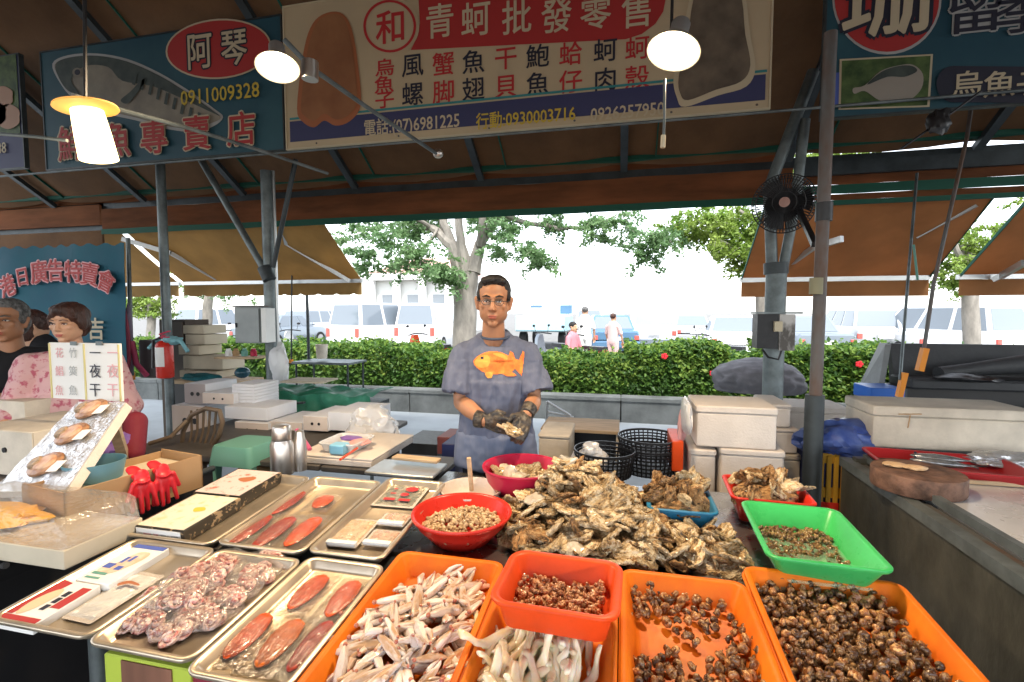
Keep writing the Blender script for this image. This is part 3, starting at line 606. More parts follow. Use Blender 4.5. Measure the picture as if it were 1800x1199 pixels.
# ---------------------------------------------------------------- awnings
def awning(label, xa_, xb_, ztop, zbot, mt, yb=6.1, yt=5.2, valh=.17, scal=False, arms=(), green=True):
    t = thing('awning', label, 'awning', ((xa_+xb_)/2, 5.2, ztop), 'retractable awnings')
    mb = MB(); vv = []; ff = []; NX, NY = 16, 8
    for i in range(NX+1):
        for j in range(NY+1):
            u, v = i/NX, j/NY; vv.append((xa_+(xb_-xa_)*u, yt+(yb-yt)*v, ztop+(zbot-ztop)*v - .03*sin(PI*v)*(1-.3*cos(6*PI*u))))
    for i in range(NX):
        for j in range(NY): a = i*(NY+1)+j; ff.append((a, a+NY+1, a+NY+2, a+1))
    mb.add(vv, ff); mb.add([(x,y,z+.004) for x,y,z in vv], [f[::-1] for f in ff]); part('canvas', mb, mt, t)
    part('front_bar', MB().box(xa_-.02, xb_+.02, yb-.02, yb+.03, zbot-.035, zbot+.015), m_alu, t, False)
    mb = MB(); n = int((xb_-xa_)/.03); vv = []; ff = []
    for i in range(n+1):
        x = xa_ + (xb_-xa_)*i/n; zz = zbot-.037-valh + (.035*max(0, abs(((x/.28) % 1)-.5)*4-1.3) if scal else 0)
        w = .012*sin(x*9); vv += [(x, yb+w, zz), (x, yb+w*.4, zbot-.037), (x, yb+w+.004, zz), (x, yb+w*.4+.004, zbot-.037)]
    for i in range(n): a = i*4; ff += [(a, a+4, a+5, a+1), (a+2, a+3, a+7, a+6)]
    mb.add(vv, ff); part('valance', mb, mt, t)
    if green:
        for x in (xa_, xb_): part('green_hem', MB().bar((x, yt, ztop-.006), (x, yb, zbot-.006), .03, .008, (1,0,0)), m_greenhem, t, False)
    for (a, b_, c) in arms:                    # folding arm: elbow in the middle
        part('arm', MB().bar(a, b_, .04, .06).bar(b_, c, .035, .05), m_alu, t, False)
def A3(x, y, Y): return at(x, y, Y=Y)
lx1 = A3(560,385,5.2).x; zt = A3(560,385,5.2).z; zb = A3(640,492,6.1).z
lx0 = A3(215,400,5.2).x
awning('ochre awning with a scalloped edge on the left, above the cartons', lx0, (lx1 + A3(640,492,6.1).x)/2, zt, zb, m_yellow_c, scal=True, green=False, arms=(((A3(497,395,5.3)), (A3(503,428,5.5)), (A3(614,494,6.05))), (A3(215,420,5.3), (A3(300,445,5.5)), (A3(380,490,6.05)))))
awning('second ochre awning behind the blue banner at the far left', lx0-4.6, lx0-.1, zt, zb, m_yellow_c, scal=True, green=False)
rx0 = (A3(1335,365,5.2).x + A3(1312,490,6.1).x)/2; rx1 = (A3(1740,360,5.2).x + A3(1640,490,6.1).x)/2; zt = A3(1500,352,5.2).z; zb = A3(1500,488,6.1).z
awning('orange awning on the right between the two steel posts', rx0, rx1, zt, zb, m_orange_c, arms=((A3(1480,420,5.3), A3(1430,435,5.6), A3(1376,474,6.05)), (A3(1715,358,5.3), A3(1610,415,5.6), A3(1600,420,5.7))))
rx2 = A3(1682,490,6.1).x + .02
awning('second orange awning at the right edge, beyond the bright gap', max(rx2, rx1+.28), rx2+3.2, zt, zb, m_orange_c, arms=((A3(1800,462,5.6), A3(1760,485,6.0), A3(1745,492,6.05)),))
solo('ribbon', MB().bar(at(1606,430,Y=4.6), at(1613,492,Y=4.62), .02, .003), m_teal, 'short green ribbon hanging from the thin crank pole', 'ribbon')
# ---------------------------------------------------------------- signs
def txt(s, px, py, h, mt, parent, Y, sq=1., bold=.012, rot=0, name='lettering', label=None, halo=0):
    c = at(px, py, Y=Y); size = h / 850 * dc(c)
    cu = bpy.data.curves.new('t', 'FONT'); cu.body = s; cu.size = size; cu.align_x = 'CENTER'; cu.align_y = 'CENTER'; halo = halo or bold * .45; cu.resolution_u = 2; cu.extrude = .0006
    o = bpy.data.objects.new('t', cu); me = bpy.data.meshes.new_from_object(o); bpy.data.objects.remove(o)
    xs = [v.co.x for v in me.vertices]; ys = [v.co.y for v in me.vertices]
    if xs:
        mx, my = (min(xs)+max(xs))/2, (min(ys)+max(ys))/2
        for v in me.vertices: x, y = (v.co.x - mx) * sq, v.co.y - my; v.co.x, v.co.y = x*cos(rot)-y*sin(rot), x*sin(rot)+y*cos(rot)
    if halo:                                              # an outline: eight staggered copies round the glyph
        vs0 = [v.co.copy() for v in me.vertices]; fs0 = [tuple(p.vertices) for p in me.polygons]; bpy.data.meshes.remove(me); hb = MB()
        for k in range(8): hb.add([v + Vector((cos(k*PI/4)*halo*size, sin(k*PI/4)*halo*size, -.0012*k/8)) for v in vs0], fs0)
        me = mesh('t', hb, mt)
    me.materials.clear(); me.materials.append(mt); me.transform(Euler((R(90), 0, 0)).to_matrix().to_4x4()); me.transform(Matrix.Translation(c - wl(parent)))
    o = bpy.data.objects.new(name, me); COL.objects.link(o); o.parent = parent
    if label: o['label'] = label
    return o
def poly(name, pts, mt, parent, Y, label=None, off=0):
    w = [at(x, y, Y=Y) for x, y in pts]; o = part(name, MB().add(w, [tuple(range(len(w)))[::-1]]), mt, parent, False, label); return o
def smoothp(pts, n=4):
    out = []; N = len(pts)
    for i in range(N):
        p0, p1, p2, p3 = (Vector(pts[(i+k-1) % N]) for k in range(4))
        for k in range(n):
            t = k/n; out.append(tuple(.5*((2*p1)+(p2-p0)*t+(2*p0-5*p1+4*p2-p3)*t*t+(3*p1-p0-3*p2+p3)*t**3)))
    return out
def board(name, label, x0, x1, ztop, zbot, Y, mt, frame=m_alu):
    X0, X1 = at(x0, 200, Y=Y).x, at(x1, 200, Y=Y).x; t = thing(name, label, 'sign', ((X0+X1)/2, Y, zbot))
    part('panel', MB().box(X0, X1, Y, Y+.03, zbot, ztop), mt, t, False)
    f = .012
    part('frame', MB().box(X0-f, X0-.001, Y-.006, Y+.034, zbot, ztop).box(X1+.001, X1+f, Y-.006, Y+.034, zbot, ztop).box(X0-f, X1+f, Y-.006, Y+.034, zbot-f, zbot-.001).box(X0-f, X1+f, Y-.006, Y+.034, ztop+.001, ztop+f), frame, t, False)
    return t
SG = SY; zb = at(500, 262, Y=SG).z
s1 = board('shop_sign', 'large cream and red sign with roe picture, hanging centrally above the man', 504, 1350, at(500,14,Y=SG).z, zb, SG, m_cream, m_inkc)
L1, L2, L3, L4 = SG-.004, SG-.008, SG-.012, SG-.016
def navy(y0, y1, x0, x1, n=8): pass
za, zc = at(510,214,Y=L1).z, at(510,250,Y=L1).z
def strip(parent, x0, x1, zt, zb_, mt, Y, name='stripe'):
    X0, X1 = at(x0,200,Y=Y).x, at(x1,200,Y=Y).x; return part(name, MB().box(X0, X1, Y-.001, Y+.001, zb_, zt), mt, parent, False)
strip(s1, 509, 1344, za, zc, m_signgrey, L1); strip(s1, 509, 1346, at(510,211,Y=L1).z, at(510,207.5,Y=L1).z, m_tealline, L1)
poly('red_banner', [(722,88),(1100,69),(1128,60),(1152,42),(1166,20),(1172,-12),(735,-12),(738,40),(733,65)], m_signred, s1, L1)
poly('roe_picture', smoothp([(566,26),(598,22),(618,50),(630,120),(634,185),(615,213),(590,221),(570,212),(552,224),(532,214),(522,190),(532,100),(545,50)]), m_roesign2, s1, L2)
poly('roe_picture', smoothp([(568,30),(597,26),(613,54),(624,122),(627,180),(610,204),(590,210),(570,200),(552,212),(536,204),(529,186),(538,104),(550,54)]), m_roesign, s1, L3)
poly('abalone_picture', smoothp([(1222,-20),(1302,-20),(1318,60),(1328,118),(1312,152),(1262,168),(1204,188),(1190,172),(1184,135),(1200,70)]), m_inkc, s1, L2)
poly('abalone_picture', smoothp([(1228,-20),(1296,-20),(1310,60),(1319,114),(1303,143),(1258,158),(1210,176),(1196,165),(1193,135),(1208,70)]), m_abal, s1, L3)
def ring(parent, px, py, r0, r1, mt, Y, ry=1., name='ring', rot=0):
    n = 40; v = [at(px+r*cos(2*PI*k/n), py+r*sin(2*PI*k/n)*ry, Y=Y) for r in (r0, r1) for k in range(n)]
    return part(name, MB().add(v, [(k, (k+1)%n, n+(k+1)%n, n+k)[::1] for k in range(n)]), mt, parent, False)
poly('disc', [(685+52*cos(a*PI/20), 46+52*sin(a*PI/20)) for a in range(40)], m_cream, s1, L2-.001)
ring(s1, 685, 46, 42, 46.5, m_inkred, L3-.001); txt('和', 685, 47, 60, m_inkred, s1, L3, 1, .03)
for i, (c, x, y) in enumerate(zip('青蚵批發零售', (773,836,908,978,1047,1118), (36,33,29,27,22,18))): txt(c, x, y, 62, m_inkc, s1, L2, .9, .02)
for c, x, y in zip('烏魚子', (676,675,676), (118,148,176)): txt(c, x, y, 31, m_inkred, s1, L1, 1.25, .03)
R1 = '風蟹魚干鮑蛤蚵蚵'; R2 = '螺脚翅貝魚仔肉殼'; X_ = (725,779,832,889,945,1003,1064,1120); Y1_ = (115,112,108,103,98,94,88,84); Y2_ = (165,161,156,152,147,143,139,135)
for i in range(8):
    mt = m_ink if i % 2 == 0 else m_inkred
    for c, y in ((R1[i], Y1_[i]), (R2[i], Y2_[i])): txt(c, X_[i], y, 42, mt, s1, L1, 1.02, .018)
txt('電話:(07)6981225', 722, 220, 31, m_inkc, s1, L2, .80, .02); txt('行動:0930003716', 922, 206, 31, m_inky, s1, L2, .80, .02); txt('0926257950', 1102, 196, 31, m_inkc, s1, L2, .82, .02)
for x in (555, 700, 860, 1010, 1180, 1330): p = at(x, 200, Y=L1); part('rivet', MB().ell((p.x, L1, zb+.022), .008,.004,.008, 8, 5), m_rust, s1)
# left fish sign
s2 = board('shop_sign', 'blue sign with a mackerel picture and a red oval, upper left', 78, 497, at(497,24,Y=SG).z, at(497,256,Y=SG).z-.02, SG+.02, m_signblue, m_steeld)
M1, M2, M3, M4 = SG+.016, SG+.012, SG+.008, SG+.004
fish = smoothp([(92,112),(120,97),(170,94),(225,104),(280,128),(330,158),(375,190),(392,206),(375,222),(340,232),(290,226),(240,212),(180,198),(130,174),(105,145)])
poly('fish_picture', fish, m_inkg, s2, M1)
poly('fish_picture', smoothp([(96,114),(122,101),(170,98),(223,108),(278,132),(326,161),(372,193),(388,207),(370,217),(336,226),(290,221),(240,207),(182,193),(133,169),(108,142)]), m_fishg, s2, M2)
poly('fish_back', smoothp([(98,113),(122,101),(170,98),(223,108),(278,132),(326,161),(372,193),(384,203),(330,178),(270,152),(215,142),(190,118),(150,116),(125,140),(140,165),(120,160),(104,138)]), m_fishd, s2, M3)
for k in range(9): x = 236+14*k; y = 120+8.6*k; poly('fish_stripe', [(x,y+8),(x+5,y+10),(x+1,y+30),(x-4,y+28)], m_fishd, s2, M4)
poly('fish_eye', [(136+9*cos(a*PI/8), 127+8*sin(a*PI/8)) for a in range(16)], m_fishg, s2, M4); poly('fish_eye', [(136+5*cos(a*PI/8), 127+5*sin(a*PI/8)) for a in range(16)], m_ink, s2, M4-.002)
poly('gill', smoothp([(250,140),(256,142),(240,165),(224,182),(212,176),(228,162)]), m_fishd, s2, M4)
poly('oval', [(384+93*cos(a*PI/20), 86+53*sin(a*PI/20)-.05*93*cos(a*PI/20)) for a in range(40)], m_inkc, s2, M3); poly('oval', [(384+90*cos(a*PI/20), 86+50*sin(a*PI/20)-.05*90*cos(a*PI/20)) for a in range(40)], m_signred, s2, M4)
for c, x, y in (('阿',351,90),('琴',411,84)): txt(c, x, y, 66, m_ink, s2, M4-.001, .85, .015, halo=.055); txt(c, x, y, 66, m_inkc, s2, M4-.006, .85, .02)
txt('0911009328', 385, 165, 36, m_inky, s2, M4-.004, .92, .015)
for c, x, y in zip('鮮魚專賣店', (124,205,270,345,423), (252,246,240,233,226)): txt(c, x, y, 62, m_inkc, s2, M4-.003, 1, .015, halo=.055); txt(c, x, y, 62, m_signred, s2, M4-.009, 1, .03)
# far left board
s0 = board('shop_sign', 'dark blue sign edge with orange shrimp picture at the far left', -260, 38, at(38,92,Y=SG).z, at(38,292,Y=SG).z, SG+.02, m_signgrey, m_steeld)
strip(s0, -255, 34, at(30,95,Y=M1).z, at(30,235,Y=M1).z, m_foliagep, M1, 'picture')
for x, y, r in ((5,170,17),(14,205,20),(-10,200,20)): poly('prawn_picture', smoothp([(x+r*cos(a*PI/6)*(1+.15*(a%2)), y+r*1.1*sin(a*PI/6)) for a in range(12)], 2), M('print_salmon%d' % x, (.45,.26,.17), .6), s0, M3)
txt('0935488', -18, 262, 26, m_inkc, s0, M3, .85, .02)
# right sign
s3 = board('shop_sign', 'blue sign with a red disc and a fish photograph, upper right', 1447, 2600, at(1447,-60,Y=SG).z, at(1447,205,Y=SG).z, SG+.02, m_signblue, m_steeld)
poly('disc', [(1559+96*cos(a*PI/20), -2+98*sin(a*PI/20)) for a in range(40)], m_inkg, s3, M1); poly('disc', [(1559+92*cos(a*PI/20), -2+93*sin(a*PI/20)) for a in range(40)], m_signred, s3, M2)
txt('珊', 1562, -8, 150, m_ink, s3, M3+.001, 1, .015, halo=.055); txt('珊', 1562, -8, 150, m_inkc, s3, M4, 1, .03)
for c, x in (('留',1715),('季',1800)): txt(c, x, 18, 80, m_inkg, s3, M3+.001, 1.15, .015, halo=.05); txt(c, x, 18, 80, m_ink, s3, M4, 1.15, .02)
poly('photograph', [(1476,104),(1640,95),(1634,188),(1474,193)], m_inkc, s3, M2); poly('photograph', [(1480,107),(1636,98),(1630,185),(1478,190)], m_foliagep, s3, M3)
poly('fish_picture', smoothp([(1500,155),(1520,150),(1548,125),(1580,115),(1605,114),(1622,130),(1620,155),(1600,175),(1570,180),(1545,176),(1520,160),(1502,165)]), M('print_pomfret', (.33,.30,.26), .6), s3, M4)
poly('fish_back', smoothp([(1524,149),(1550,126),(1580,116),(1603,116),(1612,125),(1590,135),(1560,135)]), m_fishd, s3, M4-.003)
pill = [(1676+28*cos(a*PI/16+PI/2), 147+30*sin(a*PI/16+PI/2)) for a in range(17)] + [(2000,118),(2000,175)][::1]
poly('pill', [(1676+30*cos(PI/2+a*PI/16), 148-32*sin(PI/2+a*PI/16)) for a in range(17)] + [(2300,178+6),(2300,116+6)], m_ink, s3, M3)
for c, x in zip('烏魚子', (1700,1757,1815)): txt(c, x, 147, 47, m_inkc, s3, M4, 1.05, .02)
strip(s3, 1449, 1474, at(1449,130,Y=M1).z, at(1449,188,Y=M1).z, m_inkblue, M1, 'wave_print')
# banner at the left
bn = thing('banner', 'blue cloth banner with arched red lettering behind the woman', 'banner', (at(100,500,Y=3.6).x, 3.6, 1.0))
X1 = at(214,430,Y=3.6).x; X0 = X1 - 2.2; zt = at(214,428,Y=3.6).z; n = 60; mb = MB(); vv = []; ff = []
for i in range(n+1):
    for k in range(13): x = X0+(X1-X0)*i/n; z = .95+(zt-.95)*k/12; vv.append((x - (.03*(1-k/12) if i == n else 0), 3.6+.018*sin(x*7+z)+.012*noise.noise(Vector((x*3,z*3,0))), z+(.015*sin(i*1.3) if k == 12 else 0)))
for i in range(n):
    for k in range(12): a = i*13+k; ff.append((a, a+13, a+14, a+1))
mb.add(vv, ff); mb.add([(x,y+.004,z) for x,y,z in vv], [f[::-1] for f in ff]); part('cloth', mb, m_bannerb, bn)
for c, x, y, rt, hh in (('港',12,503,.35,40),('日',39,487,.15,34),('廣',68,478,.08,42),('告',97,475,0,40),('特',128,477,-.03,40),('賣',157,482,-.18,42),('會',186,494,-.42,40)):
    txt(c, x, y, hh, m_inkp, bn, 3.566, 1, .01, rt, halo=.06); txt(c, x, y, hh, m_signred, bn, 3.560, 1, .025, rt)
txt('吉', 168, 578, 40, m_inkc, bn, 3.568, 1, .04)
# ---------------------------------------------------------------- lamps
def lampA(label, px, py, Y, tilt, arm, energy, big=1.):
    c = at(px, py, Y=Y); t = thing('hanging_lamp', label, 'lamp', c, 'lit work lamps under the canopy')
    Mx = Matrix.Translation(c) @ Euler(tilt).to_matrix().to_4x4(); s = big
    part('reflector', MB().lathe([(.03*s,.075*s),(.045*s,.07*s),(.085*s,.045*s),(.125*s,.0),(.128*s,-.004),(.124*s,-.004),(.083*s,.038*s),(.04*s,.064*s),(.028*s,.068*s)], n=36).xf(Mx), m_refl, t)
    part('socket', MB().lathe([(.028,.16*s),(.032,.15*s),(.032,.09*s),(.036,.075*s)], n=20).xf(Mx), m_alu, t)
    part('bulb', MB().ell((0,0,.020), .046*s,.046*s,.034*s, 20, 10).xf(Mx), m_bulb, t)
    for a in arm: part('cord' if len(a) == 3 else 'arm', MB().tube(a, .0045 if len(a) == 3 else .011, 8), m_steel, t)
    l = bpy.data.lights.new('lamp_light', 'SPOT'); l.energy = energy; l.color = (1, .74, .47); l.shadow_soft_size = .07; l.spot_size = R(150); l.spot_blend = .8
    lo = bpy.data.objects.new('lamp_light', l); COL.objects.link(lo); lo.parent = t; lo.location = (Euler(tilt).to_matrix() @ Vector((0,0,-.06))); lo.rotation_euler = (R(-18), 0, 0)
    return t
LE = 30

t = lampA('lit lamp on a long slanting arm between the two left signs', 488, 118, 1.8, (R(-14), R(-12), 0), [[at(500,70,Y=1.85), at(548,120,Y=1.9), at(640,185,Y=2.3), at(770,272,Y=3.0)]], LE, .68)
part('knuckle', MB().ell(at(770,270,Y=3.0), .035,.03,.03, 10, 6), m_silver, t); part('knuckle', MB().tube([at(545,108,Y=1.9), at(545,140,Y=1.9)], .035, 12), m_silver, t)
t = lampA('round lit lamp hanging in front of the right end of the central sign', 1184, 90, 1.8, (R(-14), R(14), 0), [[at(1168,140,Y=1.72), at(1168,200,Y=1.72), at(1166,258,Y=1.72)]], LE, .72)
part('pull_switch', MB().tube([at(1166,238,Y=1.72), at(1165,260,Y=1.72)], .008, 8), m_inkc, t)
part('cord', MB().tube([at(1180,60,Y=1.83), at(1185,-120,Y=1.85)], .006, 6), m_blackp, t)
c = at(155,230,Y=1.3); t = thing('hanging_lamp', 'lit tubular lamp with a flat yellow flange, nearest lamp at the left', 'lamp', at(155,190,Y=1.3), 'lit work lamps under the canopy')
Mx = Matrix.Translation(at(152,190,Y=1.3)) @ Euler((R(6), R(-7), 0)).to_matrix().to_4x4()
Mx = Mx @ Matrix.Scale(.74, 4); part('flange', MB().lathe([(.03,.03),(.05,.022),(.117,.008),(.120,0),(.117,-.003),(.06,-.012),(.055,-.03)], n=40).xf(Mx), m_lampglass, t)
part('diffuser', MB().lathe([(.060,-.012),(.064,-.06),(.068,-.12),(.073,-.225),(.071,-.226),(.055,-.10),(.05,-.015)], n=36).xf(Mx), m_shadelit, t); part('bulb', MB().ell((0,0,-.13), .03,.03,.075, 14, 10).xf(Mx), m_bulb, t)
part('arm', MB().tube([at(128,168,Y=1.3), at(200,190,Y=1.5), at(330,225,Y=1.8), at(450,262,Y=2.2), at(576,305,Y=2.6)], .009, 8), m_steel, t)
part('cord', MB().tube([at(-20,234,Y=1.3), at(60,240,Y=1.3), at(118,247,Y=1.32)], .006, 6), m_steel, t); part('cord', MB().tube([at(150,178,Y=1.32), at(148,-160,Y=1.34)], .006, 6), m_blackp, t)
l = bpy.data.lights.new('lamp_light', 'POINT'); l.energy = LE*.07; l.color = (1, .80, .52); l.shadow_soft_size = .07; lo = bpy.data.objects.new('lamp_light', l); COL.objects.link(lo); lo.parent = t; lo.location = (0,-.02,-.36)
solo('cable_clamp', crumple(at(1650,215,Y=3.2), .05,.03,.06, 5, .35, 3, 3, flatb=False).tube([at(1583,262,Y=3.2), at(1650,215,Y=3.2), at(1725,160,Y=3.2)], .007, 6), m_blackp, 'tangled black clamp and wire hanging below the right sign', 'clamp')
# ---------------------------------------------------------------- wall fan
fc = at(1378, 358, Y=3.55); fn = thing('fan', 'black wall fan fixed between the two steel posts on the right', 'fan', fc)
Mx = Matrix.Translation(fc) @ Euler((R(90+4), 0, R(-14))).to_matrix().to_4x4()
mb = MB()
for k in range(60): a = 2*PI*k/60; mb.tube([(cos(a)*r, sin(a)*r, z) for r, z in ((.03,.07),(.10,.068),(.165,.045),(.19,.0),(.165,-.045),(.06,-.06))], .0026, 4)
for r, z in ((.19,0),(.167,.045),(.12,.064),(.167,-.045),(.07,.07)): mb.tube([(cos(2*PI*k/40)*r, sin(2*PI*k/40)*r, z) for k in range(41)], .004 if r > .18 else .0028, 5)
part('guard', mb.xf(Mx), m_blackp, fn)
for k in range(3):
    a = 2*PI*k/3; mb = MB(); vv = [(cos(a+da)*r, sin(a+da)*r, z) for da, r, z in ((-.15,.03,.012),(.15,.03,-.01),(.55,.10,-.02),(.55,.16,-.015),(.1,.17,.0),(-.35,.155,.02),(-.45,.09,.022))]
    mb.add(vv, [tuple(range(7))]).add([(x,y,z-.004) for x,y,z in vv], [tuple(range(7))[::-1]]); part('blade', mb.xf(Mx), m_blackp, fn)
part('back_plate', MB().lathe([(.001,-.062),(.11,-.060),(.11,-.064),(.001,-.066)], n=24, cap=False).xf(Mx), m_blackp, fn)
part('motor', MB().lathe([(.03,-.18),(.055,-.17),(.062,-.10),(.05,-.03),(.03,.0),(.03,.03)], n=20).xf(Mx), m_blackp, fn); part('badge', MB().lathe([(.032,.070),(.032,.078),(.014,.082)], n=20).xf(Mx), M('fan_badge', (.35,.20,.17), .5), fn)
part('bracket', MB().bar(at(1378,358,Y=3.68), at(1368,330,Y=3.85), .05, .04).bar(at(1400,360,Y=3.6), at(1432,430,Y=3.0), .03, .03), m_blackp, fn)
# ---------------------------------------------------------------- electrical boxes
eb = thing('electrical_box', 'plain grey electrical cabinet on the left twin post', 'electrical box', at(452,603,Y=3.88))
a, b_ = at(421,540,Y=3.86), at(468,603,Y=3.86); part('cabinet', MB().box(a.x, b_.x, 3.80, 3.94, b_.z, a.z), M('cabinet_grey', (.20,.22,.22), .5, .2, var=.1), eb, False)
part('lid', MB().box(a.x-.012, b_.x+.012, 3.785, 3.95, a.z+.001, a.z+.014), m_rust, eb, False); part('door', MB().box(a.x+.012, b_.x-.012, 3.786, 3.798, b_.z+.012, a.z-.012), M('cabinet_door', (.24,.26,.26), .45, .2, var=.08), eb, False)
part('latch', MB().box(a.x+.02, a.x+.035, 3.775, 3.785, (a.z+b_.z)/2-.02, (a.z+b_.z)/2+.02), m_black, eb, False)
part('meter', MB().box(b_.x+.02, b_.x+.07, 3.78, 3.90, b_.z+.01, a.z-.01), m_white, eb, False)
eb = thing('electrical_box', 'open dark electrical box with a stained white door on the right post', 'electrical box', at(1362,615,Y=3.78))
a, b_ = at(1328,552,Y=3.76), at(1362,612,Y=3.76); part('cabinet', MB().box(a.x, b_.x, 3.70, 3.84, b_.z, a.z), m_black, eb, False); part('lid', MB().box(a.x-.01, b_.x+.15, 3.69, 3.85, a.z+.002, a.z+.014), m_steel, eb, False)
c, d_ = at(1366,558,Y=3.72), at(1394,616,Y=3.72); part('door', MB().box(b_.x+.006, d_.x, 3.69, 3.715, d_.z, a.z-.002), M('stained_door', (.52,.50,.48), .6, .1, col2=(.10,.09,.08), vs_=7, thr=(.5,.62), stretch=(1,1,.5)), eb, False)
part('breaker', MB().box(b_.x-.03, b_.x+.02, 3.67, 3.70, (a.z+b_.z)/2, (a.z+b_.z)/2+.07), m_inkc, eb, False); part('cable', MB().tube([at(1375,612,Y=3.7), at(1368,632,Y=3.7), at(1350,628,Y=3.7), at(1340,614,Y=3.7)], .008, 6), m_blackp, eb)
# ---------------------------------------------------------------- fire extinguisher
a = at(291, 665, Y=3.7); ex = thing('fire_extinguisher', 'red fire extinguisher tied to the left post', 'fire extinguisher', a)
h = at(291,598,Y=3.7).z - a.z
part('cylinder', MB().lathe([(.045,0),(.068,.01),(.072,.03),(.072,h*.84),(.06,h*.93),(.03,h*.99),(.02,h)], a, 28), m_red, ex); part('valve', MB().tube([a+Vector((0,0,h)), a+Vector((0,0,h+.05))], .02, 12).bar(a+Vector((-.02,-.02,h+.055)), a+Vector((.09,-.02,h+.085)), .025, .012).bar(a+Vector((-.02,-.02,h+.03)), a+Vector((.08,-.02,h+.03)), .02, .01), m_redp, ex)
part('hose', MB().tube([a+Vector((-.02,-.02,h+.02)), a+Vector((-.09,-.03,h)), a+Vector((-.10,-.03,h*.6)), a+Vector((-.07,-.06,.1))], .012, 8), m_blackp, ex)
part('label', MB().loft([[a+Vector((.0732*sin(t_), -.0732*cos(t_), z)) for z in (h*.32, h*.82)] + [a+Vector((.070*sin(t_), -.070*cos(t_), z)) for z in (h*.82, h*.32)] for t_ in [(-1+k*.2) for k in range(10)]]), m_paper, ex)
solo('cloth', crumple(at(300,598,Y=3.72), .10,.05,.035, 3, .3, 3, 3, flatb=False).tube([at(330,618,Y=3.7), at(318,600,Y=3.7), at(280,595,Y=3.7), at(262,612,Y=3.7)], .018, 8), M('aqua_cloth', (.20,.42,.46), .8, bump=.4), 'aqua cloth strip knotted round the top of the red extinguisher', 'cloth')
# ---------------------------------------------------------------- tables
S0 = .727                                             # height of the sloping rim plane at Y 0
dt = thing('display_table', 'stainless steel display table carrying the seafood trays and the oyster heap', 'table', (0,1.6,0))
part('tabletop', MB().slab(-.045, 1.80, .745, .775, 1.56, .80, .01, .004), m_stain, dt)
part('sloping_shelf', MB().loft([[(x, y, S0+SL*y-.075+dz) for x, y in ((-1.50,.95),(-.65,.95),(-.65,.62),(.74,.62),(.74,1.395),(-.84,1.395),(-.84,1.77),(-1.60,1.77))] for dz in (-.02, .0)]), m_steeld, dt, False)
for x, y in ((-1.4,1.0),(-.6,.9),(.65,.9),(.65,2.1),(-.7,2.1),(-1.5,1.7)): part('leg', MB().tube([(x,y,0),(x,y,.70)], .022, 12), m_steel, dt)
part('apron', MB().box(-.80,.72,2.15,2.18,.55,.744), m_steel, dt, False)
lt = thing('side_table', 'neighbouring stall table with a bolted black metal edge, on the left', 'table', (-3,1.2,0))
part('tabletop', MB().box(-4.3,-1.885,.2,1.86,.76,.80), M('worn_table_top', (.17,.14,.12), .5, var=.3, bump=.2), lt, False)
part('edge_rail', MB().bar((-1.872,.2,.765),(-1.872,1.86,.765), .022, .095), m_black, lt, False); part('edge_tube', MB().tube([(-1.868,1.0,.818),(-1.868,1.87,.818)], .014, 10), m_steeld, lt)
for y in (1.07,1.19,1.31,1.45,1.60): part('bolt', MB().tube([(-1.862,y,.768),(-1.848,y,.768)], .010, 8), m_rust if y in (1.07,1.45) else m_alu, lt)
for x, y in ((-1.95,.5),(-1.95,1.8),(-4.1,1.8)): part('leg', MB().bar((x,y,0),(x,y,.76), .05,.05,(1,0,0)), m_black, lt, False)
part('skirt', MB().box(-1.93,-1.915,.2,1.84,.05,.70), m_blackp, lt, False)
# ---------------------------------------------------------------- containers
def cont(w, l, h, fl, r, rim=.012, t=.004, n=5, shape=None, step=.004):
    q = (lambda ww, ll, rr: rrect(ww, ll, rr, n)) if shape is None else (lambda ww, ll, rr: circ(ww/2, 36))
    R_ = lambda ww, ll, rr, z: [(x, y, z) for x, y in q(ww, ll, rr)]
    wb, lb = w - 2*rim - 2*fl, l - 2*rim - 2*fl; wt, lt_ = w - 2*rim, l - 2*rim
    return MB().loft([R_(wb-.01,lb-.01,r*.7,0), R_(wb,lb,r*.8,.004), R_(wt,lt_,r,h-.010), R_(w-.004,lt_+2*rim-.004,r+rim,h-.010), R_(w,l,r+rim,h-.006), R_(w,l,r+rim,h-.001), R_(w-.004,l-.004,r+rim,h+.001), R_(wt,lt_,r,h), R_(wt-2*t,lt_-2*t,r,h-.003), R_(wb-2*t+.006,lb-2*t+.006,r*.8,t+.006), R_(wb-2*t-.006,lb-2*t-.006,r*.7,t)])
def tray(name, label, cat, x0, x1, y0, y1, h, fl, mt, group, r=.02, rim=.012, rz=0, tilt=True, z=None, lift=0, **k):
    cx, cy = (x0+x1)/2, (y0+y1)/2; nrm = Vector((0, -sin(SA), cos(SA))) if tilt else Vector((0,0,1)); zr = (S0 + SL*cy if z is None else z) + lift
    o = bpy.data.objects.new(name, mesh(name, cont(x1-x0, (y1-y0)/(cos(SA) if tilt else 1), h, fl, r, rim, **k), mt, smooth=True, ang=50)); COL.objects.link(o)
    o.location = Vector((cx, cy, zr)) - nrm*h; o.rotation_euler = (SA if tilt else 0, 0, rz); return tag(o, label, cat, group)
MG = 'metal display trays on the stall'
tray('metal_tray', 'metal tray holding the two long flower-topped boxes', 'tray', -1.605,-1.25,1.225,1.745,.035,.012,m_trayst,MG)
tray('metal_tray', 'metal tray with dark red roe packs, behind the octopus tray', 'tray', -1.245,-.935,1.24,1.76,.035,.012,m_trayst,MG)
tray('metal_tray', 'metal tray with shrimp packs and red-labelled packets, next to the red bowl', 'tray', -.930,-.676,1.255,1.80,.035,.012,m_trayst,MG)
tray('metal_tray', 'front left metal tray with a red and white box and a blue and white box', 'tray', -1.525,-1.205,.835,1.215,.03,.010,m_trayst,MG)
